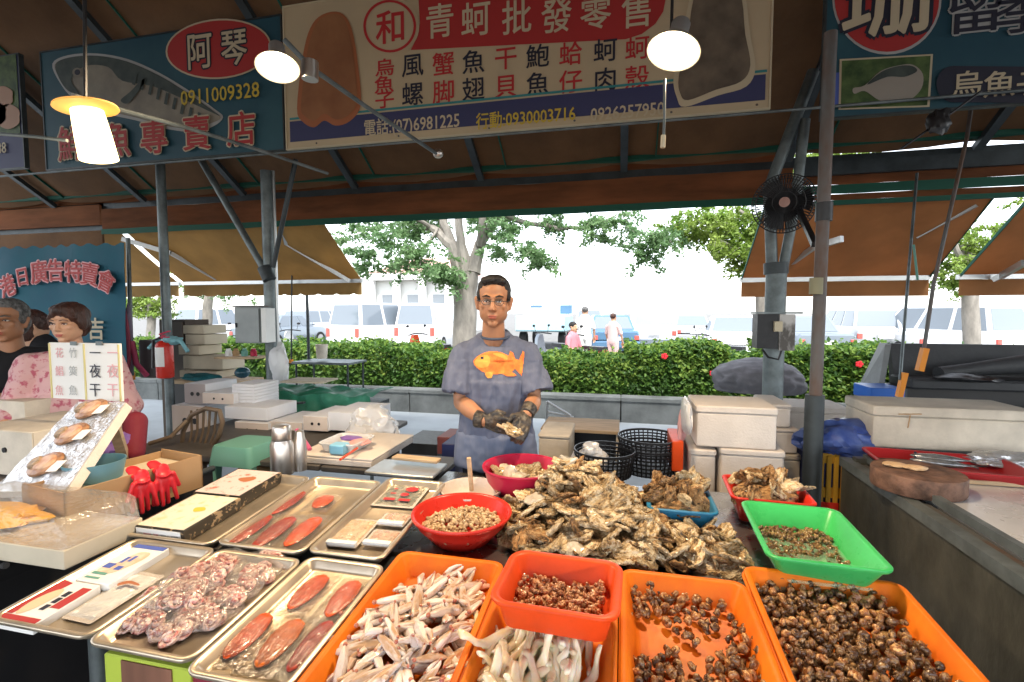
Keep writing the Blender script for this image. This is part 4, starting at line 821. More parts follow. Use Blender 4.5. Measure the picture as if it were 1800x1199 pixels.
tray('metal_tray', 'metal tray piled with clear bags of small octopus', 'tray', -1.20,-.905,.825,1.215,.03,.010,m_trayst,MG)
tray('metal_tray', 'front metal tray with six orange roe packs, beside the claw tray', 'tray', -.90,-.648,.80,1.235,.03,.010,m_trayst,MG)
OG = 'orange plastic seafood trays'
tray('orange_tray', 'orange tray full of white crab claws', 'tray', -.642,-.318,.66,1.315,.065,.022,m_orange,OG)
tray('orange_tray', 'orange tray of white squid strips partly under the red basket', 'tray', -.312,.0,.66,1.30,.065,.022,m_orange,OG)
tray('orange_tray', 'orange tray with scattered brown snails on its bare floor', 'tray', .006,.328,.66,1.352,.065,.022,m_orange,OG)
tray('orange_tray', 'right-hand orange tray filled with a bed of brown snails', 'tray', .336,.725,.68,1.430,.065,.022,m_orange,OG)
for i, (x0, x1, y0, y1, wh) in enumerate(((-.646,-.314,.656,1.319,'under the crab claw tray'),(.002,.332,.656,1.356,'under the sparse snail tray'),(.332,.729,.676,1.434,'under the full snail tray'))):
    tray('orange_tray', 'lower orange tray nested ' + wh, 'tray', x0, x1, y0, y1, .07, .02, m_orange, OG, lift=-.012)
rb = tray('red_basin', 'red rectangular basin of small brown snails, resting on the squid tray', 'basin', -.272,.008,.955,1.195,.072,.014,m_oredp,None,r=.03,rim=.014,tilt=False,z=.935,rz=R(-2))
gt = tray('green_basin', 'bright green rectangular basin with snails in water', 'basin', .40,.70,1.375,1.79,.085,.035,m_green,None,r=.025,rim=.012,tilt=False,z=.895,rz=R(-3))
bt = tray('blue_basin', 'blue basin heaped with brown oysters behind the main heap', 'basin', .095,.335,1.72,1.98,.09,.02,m_blue,None,r=.02,tilt=False,z=.865)
rt2 = tray('red_basin', 'small red basin of oysters in front of the foam boxes', 'basin', .40,.68,1.83,2.10,.10,.025,m_red,None,r=.02,tilt=False,z=.885,rz=R(-3))
def bowl(name, label, c, r, h, mt, base=.6):
    P = [(r*base*.95,0),(r*base,.006),(r*.88,h*.6),(r*.955,h-.012),(r*1.0,h-.010),(r*1.01,h-.004),(r*1.0,h),(r*.955,h),(r*.93,h-.006),(r*.85,h*.6),(r*base*.93,.012),(.001,.010)]
    return solo(name, MB().lathe([(.001,0)]+P, c, 48, False), mt, label, 'bowl', Vector(c), 'round plastic bowls', ang=60)
bc = at(812,900,Z=.868); bc.z = .777; bowl('plastic_bowl', 'round red bowl of small pale clams', bc, .170, .095, m_red)
mc = at(918,818,Z=.925); mc.z = .777; bowl('plastic_bowl', 'crimson bowl of opened oysters in front of the man', mc, .163, .15, m_redp, .5)
wc = at(828,858,Z=.85); wc.z = .777; bowl('plastic_bowl', 'white basin with a wooden handle behind the red bowl', wc, .125, .075, m_foam, .7)
solo('ladle', MB().tube([at(824,805,Y=wc.y-.02), at(829,862,Y=wc.y)], .009, 10), m_wood, 'wooden handle standing in the white basin', 'ladle')
# ---------------------------------------------------------------- shellfish meshes
def snail_mesh(sd, nt=22, nr=8, turns=2.6, mt=None, S=.017):
    r = random.Random(sd); mb = MB(); rings = []
    for i in range(nt+1):
        u = i/nt; a = u*turns*2*PI; k = .07 + .93*u**1.35; R0 = .50*k; rr = .53*k; z = 1.15*(1-u)**1.1*(.9+.2*r.random()*0) - .1
        c = Vector((cos(a)*R0, sin(a)*R0, z)); ring = []
        for j in range(nr):
            b = 2*PI*j/nr; ring.append(c + Vector((cos(a)*cos(b)*rr, sin(a)*cos(b)*rr, sin(b)*rr*.92)))
        rings.append([v*S for v in ring])
    mb.loft(rings); return mesh('sea_snail', mb, mt, smooth=2)
m_snail = M('snail_shell', (.24,.09,.028), .28, col2=(.66,.40,.17), vs_=95, thr=(.46,.66), objv=.45, bump=.3, bs=200, coat=.35, stretch=(1,1,2.2), detail=3)
m_snaild = M('snail_shell_dark', (.10,.045,.02), .25, col2=(.50,.29,.12), vs_=80, thr=(.50,.68), objv=.4, bump=.3, bs=200, coat=.4, detail=3)
m_snails = M('small_snails', (.28,.07,.02), .22, col2=(.75,.48,.28), vs_=70, thr=(.40,.64), bump=.3, bs=160, coat=.5)
SN = [snail_mesh(i, mt=(m_snail if i % 3 else m_snaild)) for i in range(4)]
SNB = [([v.co.copy() for v in m.vertices], [tuple(p.vertices) for p in m.polygons]) for m in [snail_mesh(9, 12, 6, mt=m_snail, S=1.)]][0]
def put_snail(x, y, z, label, group, s=1., parent=None):
    s *= rnd.uniform(.8, 1.22); inst(rnd.choice(SN), 'sea_snail', label, 'sea snail', (x, y, z), (rnd.uniform(-2,2), rnd.uniform(-2,2), rnd.uniform(0,6.3)), s*.92, group)
def where(x, y, x0, x1, y0, y1):
    return (('front','middle','back')[max(0, min(2, int(3*(y-y0)/(y1-y0))))] + ' ' + ('left','centre','right')[max(0, min(2, int(3*(x-x0)/(x1-x0))))]).replace('middle centre', 'very middle')
def zpl(y): return S0 + SL*y
def inpoly(x, y, P):
    c = False; j = len(P)-1
    for i in range(len(P)):
        if (P[i][1] > y) != (P[j][1] > y) and x < (P[j][0]-P[i][0])*(y-P[i][1])/(P[j][1]-P[i][1])+P[i][0]: c = not c
        j = i
    return c
placed = []
def scatter(P, n, S, mind, fn, tries=60):
    """n spots at least mind apart inside an outline surveyed on the tray floor"""
    W = [at(x, y, S=S) for x, y in P]; W2 = [(p.x, p.y) for p in W]; xs = [p[0] for p in W2]; ys = [p[1] for p in W2]; k = 0
    for _ in range(n*tries):
        x, y = rnd.uniform(min(xs), max(xs)), rnd.uniform(min(ys), max(ys))
        if inpoly(x, y, W2) and all((x-a)**2+(y-b)**2 > mind**2 for a, b in placed): placed.append((x, y)); fn(x, y); k += 1
        if k >= n: break
SF = S0 - .060
gl = 'brown sea snail lying in the sparse orange tray'; gg = 'snails scattered in the sparse orange tray'
gl_ = lambda x, y: 'brown sea snail at the %s of the sparse orange tray' % where(x, y, .03, .31, .80, 1.32)
f_ = lambda x, y: put_snail(x, y, zpl(y)-.047+rnd.uniform(0,.006), gl_(x, y), gg)
for P, n in (([(1105,1040),(1150,1030),(1190,1050),(1280,1065),(1285,1095),(1255,1105),(1200,1085),(1150,1095),(1105,1098)], 38), ([(1110,1030),(1150,1025),(1150,1050),(1105,1060)], 6), ([(1190,1070),(1240,1075),(1235,1110),(1185,1100)], 10), ([(1170,1100),(1215,1130),(1225,1145),(1205,1140),(1165,1112)], 6), ([(1240,1100),(1265,1105),(1262,1120),(1240,1118)], 2),
             ([(1290,1105),(1330,1120),(1345,1220),(1240,1240),(1235,1180),(1270,1160)], 46), ([(1160,1150),(1190,1155),(1185,1170),(1160,1170)], 3), ([(1100,1165),(1160,1170),(1240,1190),(1240,1290),(1100,1290)], 42)): scatter(P, n, SF, .021, f_)
f2 = lambda x, y: put_snail(x, y, zpl(y)-.047+.018+rnd.uniform(0,.008), gl_(x, y).replace('brown sea snail', 'sea snail lying on others'), gg)
pl_save = placed; placed = []; scatter([(1105,1045),(1150,1040),(1150,1090),(1105,1092)], 6, SF+.01, .026, f2); scatter([(1300,1130),(1335,1140),(1335,1220),(1260,1230)], 14, SF+.01, .026, f2); scatter([(1105,1180),(1200,1190),(1200,1280),(1105,1280)], 12, SF+.01, .026, f2)
# dense tray: a bed below (stuff) and single snails on top
def bed(name, n, fn, mt, s, label=None, cat=None, top=True, src=SNB):
    mb = MB()
    for _ in range(n):
        p = fn(); k = s*rnd.uniform(.8,1.2); Rm = Euler((rnd.uniform(-3,3), rnd.uniform(-3,3), rnd.uniform(0,6))).to_matrix(); mb.add([Vector(p) + Rm @ (v*k) for v in src[0]], src[1])
    return solo(name, mb, mt, label, cat, kind='stuff', smooth=2)
DP = [(1325,1035),(1400,1028),(1500,1035),(1545,1055),(1600,1120),(1690,1225),(1480,1330),(1415,1330),(1360,1130)]
DW = [at(x, y, S=SF+.012) for x, y in DP]; DW2 = [(p.x, p.y) for p in DW]
def dhgt(x, y): return zpl(y) - .045 + .014 + .012*noise.noise(Vector((x*14, y*14, 2)))
def dfn():
    while 1:
        x, y = rnd.uniform(.34,.72), rnd.uniform(.70,1.42)
        if inpoly(x, y, DW2): return (x, y, dhgt(x, y)-.012+rnd.uniform(-.010,.004))
bed('snail_bed', 520, dfn, M('snail_bed_shell', (.10,.045,.018), .3, col2=(.50,.31,.14), vs_=70, thr=(.42,.68), bump=.3, bs=160, coat=.3), .0165, 'deep bed of brown snails filling the right-hand orange tray', 'snails')
placed = []; gl2 = 'striped brown snail on top of the bed in the right-hand orange tray'; gg2 = 'snails topping the right-hand orange tray'
scatter(DP, 200, SF+.015, .020, lambda x, y: put_snail(x, y, dhgt(x, y)+rnd.uniform(.0,.008), 'striped brown snail topping the bed at the %s of the right-hand orange tray' % where(x, y, .36, .70, .90, 1.40), gg2, .95), 90)
# small snails in the red basin, clams in the red bowl, green basin
def rfn(): x, y = rnd.uniform(-.236,-.034), rnd.uniform(.992,1.158); return (x, y, .882+.020*noise.noise(Vector((x*9,y*9,1)))+.03*max(0,(y-1.0))*1.2+rnd.uniform(-.012,.006))
bed('small_snails', 620, rfn, m_snails, .0092, 'mass of small glossy brown snails in the red rectangular basin', 'snails')
cl = ICO[2]
CLM = ([Vector((v.x, v.y*.8, v.z*.55)) for v in cl[0]], cl[1])
def cfn():
    a, q = rnd.uniform(0,2*PI), math.sqrt(rnd.random())*.132; return (bc.x+cos(a)*q, bc.y+sin(a)*q, bc.z+.050+.02*(1-q/.14)+rnd.uniform(-.008,.004))
bed('clams', 700, cfn, M('clam_shell', (.27,.15,.065), .35, col2=(.72,.58,.36), vs_=75, thr=(.35,.62), bump=.3, bs=120, coat=.2), .0085, 'layer of small pale clams in the round red bowl', 'clams', src=CLM)
def gfn():
    while 1:
        x, y = rnd.uniform(.450,.650), rnd.uniform(1.415,1.735); n_ = noise.noise(Vector((x*12, y*12, 4)))
        edge = min(x-.450,.650-x,y-1.415,1.735-y)
        if n_ > -.28 or edge < .04: return (x, y, .822+rnd.uniform(-.004,.004)+(.01 if y > 1.65 else 0))
bed('wet_snails', 430, gfn, M('wet_snail_shell', (.12,.06,.03), .15, col2=(.45,.30,.13), vs_=70, thr=(.42,.7), coat=.6), .0125, 'wet brown snails lying in the green basin', 'snails')
solo('water', MB().loft([[(x+.55, y+1.575, z) for x, y in rrect(.225,.335,.02)] for z in (.8185, .8265)]), M('shallow_water', (.55,.95,.65), .03, alpha=.25, bump=.3, bs=30), 'shallow clear water in the green basin', 'water', kind='stuff')
# ---------------------------------------------------------------- oysters
m_oy = M('oyster_shell', (.07,.045,.024), .55, col2=(.54,.36,.16), vs_=34, thr=(.34,.47), objv=.35, objc=(.56,.44,.27), bump=1., bs=130, detail=9, coat=.35, col3=(.80,.68,.47), stretch=(1,2.4,2.4))
m_oyd = M('oyster_shell_brown', (.04,.024,.012), .55, col2=(.36,.19,.07), vs_=34, thr=(.36,.52), objv=.3, bump=1., bs=130, detail=8, coat=.2, col3=(.52,.34,.16), stretch=(1,2.4,2.4))
m_oyin = M('oyster_inner', (.48,.44,.36), .35, col2=(.20,.15,.10), vs_=18, thr=(.5,.75), objv=.15, coat=.3, bump=.3)
def oyster_mesh(sd, mt, sub=3):
    v, f = ICO[sub]; o = Vector((sd*5.1, sd*2.7, sd)); mb = MB(); vv = []
    r = random.Random(sd); el = r.uniform(1.25, 1.85); bend = r.uniform(-.3,.3); th_ = r.uniform(.17,.30)
    for p in v:
        a = math.atan2(p.y, p.x); rim = 1 + .22*noise.noise(Vector((cos(a)*1.6, sin(a)*1.6, sd))) + .15*noise.noise(Vector((cos(a)*4.5, sin(a)*4.5, sd))) + .09*noise.noise(Vector((cos(a)*11, sin(a)*11, sd)))
        rr = math.hypot(p.x, p.y); lam = .12*((rr*4.5 + 1.2*noise.noise(p*2.5+o)) % 1.0)*(1 if p.z > 0 else .5); tp = 1 - .28*p.x
        x = p.x*rim*el; y = p.y*rim*tp + bend*x*x*.4; z = p.z*th_ + lam*(.5+rr) + .16*noise.noise(p*2.5+o) + .08*noise.noise(p*6+o) + .025*noise.noise(p*14+o) + .12*(x*.4)**2
        if p.z < -.1: z += .12*(1-rr)
        vv.append(Vector((x, y, z))*.030)
    mb.add(vv, f); return mesh('oyster', mb, mt, smooth=True, ang=32)
OY = [oyster_mesh(i, (m_oy, m_oyd)[i % 4 == 3], 4) for i in range(11)]; OYL = [oyster_mesh(i, m_oy, 3) for i in range(5)]
OYI = [oyster_mesh(20+i, m_oyin) for i in range(2)]
def put_oy(x, y, z, label, group, s=1., tilt=.7, dark=False, inner=.035):
    me = rnd.choice(OYI) if rnd.random() < inner else rnd.choice(OY[3::4] if dark and rnd.random() < .6 else OY)
    inst(me, 'oyster', label, 'oyster', (x, y, z), (rnd.gauss(0,tilt), rnd.gauss(0,tilt), rnd.uniform(0,6.3)), s*rnd.uniform(.75,1.3), group)
def H1(x, y):
    g_ = lambda a, cx, cy, sx, sy: a*math.exp(-((x-cx)/sx)**2-((y-cy)/sy)**2)
    return .80*min(.25, g_(.17,-.20,1.84,.15,.17) + g_(.09,-.04,1.80,.17,.17) + g_(.10,-.16,1.62,.24,.17) + g_(.055,.06,1.56,.20,.14)) 
mb = MB(); NN = 34
vv = [(-.50+.95*i/NN, 1.36+.78*j/NN, .776+max(-.004, H1(-.50+.95*i/NN, 1.36+.78*j/NN)*.86-.022)) for i in range(NN+1) for j in range(NN+1)]
ff = [(i*(NN+1)+j, (i+1)*(NN+1)+j, (i+1)*(NN+1)+j+1, i*(NN+1)+j+1) for i in range(NN) for j in range(NN) if H1(-.50+.95*i/NN, 1.36+.78*j/NN) > .035]
used_ = sorted({k for f in ff for k in f}); rmap = {k: i for i, k in enumerate(used_)}
core = MB().add([vv[k] for k in used_], [tuple(rmap[k] for k in f) for f in ff])
for _ in range(210):
    while 1:
        x, y = rnd.uniform(-.42,.30), rnd.uniform(1.42,2.05); h = H1(x, y)
        if h > .028: break
    me = rnd.choice(OYL); Rm = Euler((rnd.gauss(0,.5), rnd.gauss(0,.5), rnd.uniform(0,6))).to_matrix()
    core.add([Vector((x, y, .782+h-.024)) + Rm @ v.co for v in me.vertices], [tuple(p.vertices) for p in me.polygons])
solo('oyster_heap', core, M('oyster_heap_shell', (.04,.026,.015), .6, col2=(.36,.22,.09), vs_=34, thr=(.36,.52), bump=1., bs=110, detail=8, col3=(.55,.42,.24)), 'lower layers of the big brown oyster heap on the steel table', 'oysters', kind='stuff', smooth=False)
gl = 'rough brown oyster on the big heap in the middle of the steel table'; k = 0; pl = []
while k < 185:
    x, y = rnd.uniform(-.44,.34), rnd.uniform(1.40,2.06); h = H1(x, y)
    if h < .018 + .012*rnd.random(): continue
    if any((x-a)**2+(y-b)**2+(h-c)**2*.5 < .030**2 for a, b, c in pl): 
        if rnd.random() < .97: continue
    if (x-bc.x)**2+(y-bc.y)**2 < .19**2 and h < .1: continue
    pl.append((x, y, h)); put_oy(x, y, .788+h+rnd.uniform(-.004,.008), 'rough tan oyster at the %s of the big heap on the steel table' % where(x, y, -.40, .24, 1.45, 2.0), 'oysters in the big heap', .98, .40); k += 1
gl = 'oyster in the small loose pile between the big heap and the green basin'; k = 0
while k < 34:
    p = at(rnd.uniform(1205,1350), rnd.uniform(920,1005), Z=.79); c = at(1285,968,Z=.79); q = ((p.x-c.x)/.15)**2+((p.y-c.y)/.12)**2
    if q > 1.1 or p.x > .375+ .2*(1.5-p.y): continue
    put_oy(p.x, p.y, .788+.035*max(0,1-q)+rnd.uniform(0,.01), gl, 'oysters in the small pile', .95, .6); k += 1
for _ in range(30):
    x, y = rnd.uniform(.115,.315), rnd.uniform(1.74,1.96); q = ((x-.215)/.12)**2+((y-1.85)/.13)**2; put_oy(x, y, .855+.06*max(0,1-q*.6), 'brown oyster heaped in the blue basin', 'oysters in the blue basin', .95, .7, True, .02)
solo('oyster_filling', crumple((.215,1.85,.845), .10,.11,.055, 8, .15, 3, 4), m_oyd, 'packed oysters under the top ones in the blue basin', 'oysters', kind='stuff')
for _ in range(24):
    x, y = rnd.uniform(.43,.65), rnd.uniform(1.87,2.07); q = ((x-.54)/.13)**2+((y-1.97)/.13)**2; put_oy(x, y, .862+.055*max(0,1-q*.7), 'oyster in the small red basin', 'oysters in the small red basin', .95, .7, True, .05)
solo('oyster_filling', crumple((.54,1.96,.85), .11,.11,.045, 9, .15, 3, 4), m_oyd, 'packed oysters under the top ones in the small red basin', 'oysters', kind='stuff')
for _ in range(24):
    a, q = rnd.uniform(0,2*PI), math.sqrt(rnd.random())*.12; put_oy(mc.x+cos(a)*q, mc.y+sin(a)*q, .875+.02*(1-q/.12), 'opened oyster in the crimson bowl', 'oysters in the crimson bowl', .8, .4, False, .3)
solo('oyster_filling', crumple((mc.x,mc.y,.852), .12,.12,.03, 10, .12, 3, 4), m_oy, 'packed shellfish under the top oysters in the crimson bowl', 'oysters', kind='stuff')
# ---------------------------------------------------------------- crab claws
m_claw = M('crab_claw_shell', (.76,.69,.65), .30, col2=(.50,.30,.16), vs_=30, thr=(.46,.64), objv=.12, objc=(.50,.33,.20), bump=.25, bs=90, sss=.15, coat=.3, stretch=(.5,1.5,1.5))
m_clawt = M('crab_claw_joint', (.30,.05,.06), .35, col2=(.55,.22,.12), vs_=60, coat=.3)
def claw_mesh(sd):
    r = random.Random(sd); mb = MB(); L = r.uniform(1.05,1.35)
    path = [(-.052,0,0,.004),(-.046,.0,0,.009),(-.034,.001,0,.0115),(-.018,.001,0,.0145),(-.002,.0,0,.0155),(.012,-.002,0,.013),(.026,-.004,0,.0085),(.040,-.003,0,.0055),(.053,.002,0,.0015)]
    rings = [[(x*L, y + cos(b)*w*.88, sin(b)*w*.60*(1+.22*cos(4*b))) for b in [2*PI*k/12 for k in range(12)]] for x, y, _, w in path]; mb.loft(rings)
    p2 = [(.006,.008,.0,.006),(.020,.012,0,.0065),(.034,.010,0,.0045),(.047,.004,0,.001)]
    mb.loft([[(x*L, y + cos(b)*w, sin(b)*w*.8) for b in [2*PI*k/8 for k in range(8)]] for x, y, _, w in p2]); mb.mi = 1
    mb.ell((-.055*L,0,0), .0055,.0055,.005, 8, 6); mb.ell((.048*L,.001,0), .006,.0035,.003, 8, 6); mb.ell((.006*L,.011,.003), .005,.004,.005, 8, 6)
    if r.random() < .6: mb.mi = 0; mb.tube([(-.055*L,0,0),(-.072*L,r.uniform(-.012,.012),.0),(-.088*L,r.uniform(-.02,.02),-.002)], [.006,.0085,.004], 8)
    return mesh('crab_claw', mb, [m_claw, m_clawt], smooth=True, ang=60)
CLW = [claw_mesh(i) for i in range(6)]
def heapc(P, n, S, label, group, z0, hgt, mind):
    global placed
    placed = []; W = [at(x, y, S=S) for x, y in P]; cx = sum(p.x for p in W)/len(W); cy = sum(p.y for p in W)/len(W)
    def fn(x, y):
        if y > 1.265: return
        q = min(1, math.hypot((x-cx)/.15, (y-cy)/.24)); z = zpl(y)-z0+hgt*(1-q*q)*rnd.uniform(.55,1.05)
        inst(rnd.choice(CLW), 'crab_claw', label if 'far end' in label else 'white crab claw at the %s of the %s in the first orange tray' % (where(x, y, -.61, -.35, .80, 1.22), 'lower layer' if z0 > .04 else 'heap'), 'crab claw', (x, y, z), (rnd.gauss(0,.6), rnd.gauss(0,.28), rnd.choice((1.1,1.3,-2.1,.7,-1.2,2.2,rnd.uniform(0,6.3))) + rnd.gauss(0,.25)), rnd.uniform(.85,1.15), group)
    scatter(P, n, S, mind, fn)
heapc([(620,1085),(690,1040),(790,1020),(845,1040),(835,1110),(790,1200),(740,1300),(540,1300),(580,1185)], 74, SF+.02, 'white crab claw on the heap in the first orange tray', 'crab claws heaped in the orange tray', .045, .03, .017)
heapc([(640,1080),(700,1050),(820,1040),(825,1110),(780,1210),(720,1300),(560,1300),(600,1170)], 64, SF+.04, 'white crab claw on the heap in the first orange tray', 'crab claws heaped in the orange tray', .028, .03, .019)
heapc([(745,990),(800,985),(850,1010),(850,1050),(770,1040)], 12, SF+.01, 'crab claw at the far end of the claw tray', 'crab claws heaped in the orange tray', .045, .012, .02)
# ---------------------------------------------------------------- squid strips
m_squid = M('squid_meat', (.84,.78,.64), .18, col2=(.78,.66,.40), vs_=22, objv=.08, sss=.5, coat=.4, bump=.25, bs=40)
m_squidp = M('squid_pink', (.66,.42,.42), .3, sss=.4, coat=.4)
def strip_mesh(sd):
    r = random.Random(sd); mb = MB(); n = 16; L = r.uniform(.13,.19); w0 = r.uniform(.007,.0135); ph = r.uniform(0,6); rings = []
    for i in range(n+1):
        u = i/n; x = (u-.5)*L; y = .012*sin(u*4+ph); z = .010*sin(u*7+ph) + .004*sin(u*13); w = w0*(.75+.25*sin(PI*u))*(1+.22*sin(u*11+ph)+.12*sin(u*23)); h = .0085*(.6+.4*sin(PI*u)); tw = .6*sin(u*3+ph)
        ring = []
        for b in [2*PI*k/12 for k in range(12)]:
            yy, zz = cos(b)*w, sin(b)*h; ring.append((x, y+yy*cos(tw)-zz*sin(tw), z+yy*sin(tw)+zz*cos(tw)))
        rings.append(ring)
    mb.loft(rings); return mesh('squid_strip', mb, m_squid, smooth=2)
SQ = [strip_mesh(i) for i in range(7)]
placed = []; W = [(840,1110),(950,1095),(1010,1110),(1030,1150),(1040,1250),(960,1300),(810,1300),(825,1170)]
for lay in range(3):
    placed = []
    scatter(W if lay < 2 else [(860,1130),(990,1120),(1010,1250),(840,1280)], (34, 34, 22)[lay], SF+.015*lay, .018, lambda x, y: inst(rnd.choice(SQ), 'squid_strip', ('upper' if lay == 2 else 'lower' if lay == 0 else 'middle') + ' creamy squid strip at the %s of the pile below the red basin' % where(x, y, -.29, -.03, .80, 1.08), 'squid strip', (x, y, zpl(y)-.050+.020*lay+rnd.uniform(0,.008)), (rnd.gauss(0,.5), rnd.gauss(0,.35), rnd.choice((1.4,-1.6,1.7,1.1))+rnd.gauss(0,.35)), rnd.uniform(.85,1.15), 'squid strips in the orange tray'))
q = at(992,1092,S=SF+.075); mb = MB().tube([q+Vector((cos(a)*.017*(1-a*.06), .004*a, sin(a)*.017*(1-a*.06))) for a in [k*.35-1.2 for k in range(16)]], [.009-.0004*k for k in range(16)], 10); solo('tentacle', mb, m_squid, 'curled white tentacle on top of the squid pile, touching the red basin', 'tentacle', smooth=2)
q = at(915,1098,S=SF+.06); solo('squid_piece', crumple(q, .022,.012,.018, 3, .25, 2, 3, flatb=False), m_squidp, 'pink-tinged squid piece at the back left of the squid pile', 'squid piece', smooth=2)
# ---------------------------------------------------------------- roe packs
def roe_mb(L, W_, T, sd):
    r = random.Random(sd); mb = MB(); rings = []; n = 14
    for i in range(n+1):
        u = i/n; w = W_*(.30+.72*sin(PI*(.10+.84*u))**.7)*(1-.35*(1-u)**2) if 0 < i < n else W_*.16; t_ = T*(.5+.5*sin(PI*u)) if 0 < i < n else T*.3
        rings.append([((cos(b)*w/2)*(1+.02*sin(u*20+sd)), (u-.5)*L, T*.5+abs(sin(b))**.7*math.copysign(1,sin(b))*t_/2 - (.0022 if abs(cos(b)) < .25 and sin(b) > 0 else 0)) for b in [2*PI*k/16 for k in range(16)]])
    return mb.loft(rings)
RC = {'o': M('roe_orange', (.66,.085,.008), .33, var=.18, vs_=25, bump=.25, bs=90, sss=.15, coat=.3, stretch=(1,.4,1)), 'r': M('roe_dark_red', (.28,.018,.012), .33, col2=(.42,.055,.03), vs_=25, bump=.25, bs=90, coat=.3, stretch=(1,.35,1)), 'b': M('roe_amber', (.60,.14,.018), .33, var=.15, vs_=25, bump=.25, bs=90, sss=.15, coat=.3, stretch=(1,.4,1))}
def film_sheet(w, l, h0, h1, sd, nx=12, ny=18, inner=None):
    mb = MB(); vv = []; ff = []
    for i in range(nx+1):
        for j in range(ny+1):
            x, y = (i/nx-.5)*w, (j/ny-.5)*l; d = max(abs(x)/(w*.5), abs(y)/(l*.5)); e = max(0, 1-(abs(x)/(w*.40))**3)*max(0, 1-(abs(y)/(l*.42))**3)
            vv.append((x + .002*noise.noise(Vector((y*60,sd,1))), y + .003*noise.noise(Vector((x*60,sd,2))), h0 + (h1-h0)*e + .0035*noise.noise(Vector((x*55, y*55, sd))) + .004*max(0,d-.8)*5*abs(noise.noise(Vector((x*30,y*30,sd))))))
    for i in range(nx):
        for j in range(ny): a = i*(ny+1)+j; ff.append((a, a+ny+1, a+ny+2, a+1))
    mb.add(vv, ff); return mb.add([(x*.985,y*.985,.001) for x,y in rrect(w,l,.004,2)], [tuple(range(12))])
def rpack(label, px, py, Wp, Lp, col, rz, S_=None, cut=1.):
    c = at(px, py, S=S0-.029); t = thing('roe_pack', label, 'roe pack', (0,0,0), 'vacuum-packed mullet roe')
    Wp *= 1.45; Lp *= 1.2; r_ = roe_mb(Lp, Wp, .014, px); 
    part('roe', r_, RC[col], t, 2); part('film', film_sheet(Wp+.030, Lp+.045, .003, .0175, px), m_filmt, t, 2)
    t.location = c + Vector((0,0,.003)); t.rotation_euler = (SA, 0, rz); return t
for a in (('bright orange roe pack, back one of the left column in the front roe tray',542,1045,.048,.120,'o',R(-2)),('orange roe pack in the top right of the front roe tray',603,1057,.047,.120,'o',R(2)),
          ('orange-red roe pack at the front left of the front roe tray',436,1122,.049,.122,'o',R(4)),('amber roe pack, middle one of the front row in the front roe tray',492,1135,.050,.124,'b',R(2)),('dark red roe pack against the claw tray edge',547,1140,.040,.13,'r',R(0)),
          ('dark red roe pack, back one in the rear roe tray',507,887,.050,.155,'r',R(3)),('small round orange roe pack beside the back dark red one',567,886,.052,.085,'o',R(6)),
          ('dark red roe pack, leftmost in the front row of the rear roe tray',440,935,.052,.165,'r',R(3)),('dark red roe pack, second in the front row of the rear roe tray',483,939,.052,.165,'r',R(2)),('orange roe pack, rightmost in the front row of the rear roe tray',533,938,.052,.155,'o',R(3))): rpack(*a)
def tpatch(parent, pts, mt, z, name='print'):
    mb = MB(); mb.add([(x, y, z) for x, y in pts], [tuple(range(len(pts)))]); o = bpy.data.objects.new(name, mesh(name, mb, mt)); COL.objects.link(o); o.parent = parent; return o
def R4(x0, x1, y0, y1): return [(x0,y0),(x1,y0),(x1,y1),(x0,y1)]
# ---------------------------------------------------------------- shrimp packs, red-label packets
m_shr = M('dried_shrimp', (.66,.42,.24), .5, col2=(.74,.60,.40), vs_=60, thr=(.4,.6), bump=.8, bs=120)
m_shrp = M('pink_dried_shrimp', (.66,.36,.25), .5, col2=(.72,.55,.40), vs_=60, thr=(.4,.6), bump=.8, bs=120)
def fpack(label, px, py, w, l, h, mt, band=None, rz=0, cat='food pack', extra=0):
    c = at(px, py, S=S0-.027); t = thing('food_pack', label, cat, (0,0,0), 'flat food packs in the metal trays'); mb = MB()
    nx, ny = 14, 18; vv = [((i/nx-.5)*w*.9, (j/ny-.5)*l*.9, h*(.55+.3*noise.noise(Vector((i*.9,j*.9,px)))) if 0 < i < nx and 0 < j < ny else .002) for i in range(nx+1) for j in range(ny+1)]
    mb.add(vv, [(i*(ny+1)+j, (i+1)*(ny+1)+j, (i+1)*(ny+1)+j+1, i*(ny+1)+j+1) for i in range(nx) for j in range(ny)]); part('contents', mb, mt, t, False)
    part('tray', MB().loft([[(x,y,z) for x, y in rrect(w-s_, l-s_, .006, 2)] for z, s_ in ((.0005,.01),(.003,0))]), m_foam, t)
    if band: part('card', MB().box(-w/2+.004, w/2-.004, -l/2+.004, -l/2+.022, .004, h*.9), m_paper, t, False)
    part('film', film_sheet(w, l, .006, h+.002, px, 10, 12), m_film, t, 2); t.location = c + Vector((0,0,.002+extra)); t.rotation_euler = (SA,0,rz); return t
fpack('pale pack of dried shrimp with a white card edge, by the red bowl', 615, 938, .135, .175, .016, m_shr, 1, R(2))
fpack('pink shrimp packet nearest the claw tray', 672, 951, .10, .095, .014, m_shrp, 1, R(1), extra=.004)
fpack('pink shrimp packet just behind the nearest one by the red bowl', 694, 918, .10, .085, .014, m_shrp, 1, R(1), extra=.004)
t = fpack('grey-green packet with round red labels in the tray beside the bowl', 706, 873, .17, .19, .012, M('seaweed_packet', (.38,.34,.26), .5, col2=(.16,.17,.13), vs_=45, thr=(.4,.6), bump=.4), None, R(2))
for x, y, r in ((.03,.035,.026),(.018,-.012,.018)): tpatch(t, [(x+r*cos(a*PI/10), y+r*.8*sin(a*PI/10)) for a in range(20)], m_inkred, .0140, 'label')
for x, y, w, h in ((-.035,.03,.014,.01),(-.03,-.008,.022,.01),(-.025,-.055,.045,.018),(.035,-.055,.045,.018)): tpatch(t, R4(x-w/2,x+w/2,y-h/2,y+h/2), m_inkred, .0140, 'label')
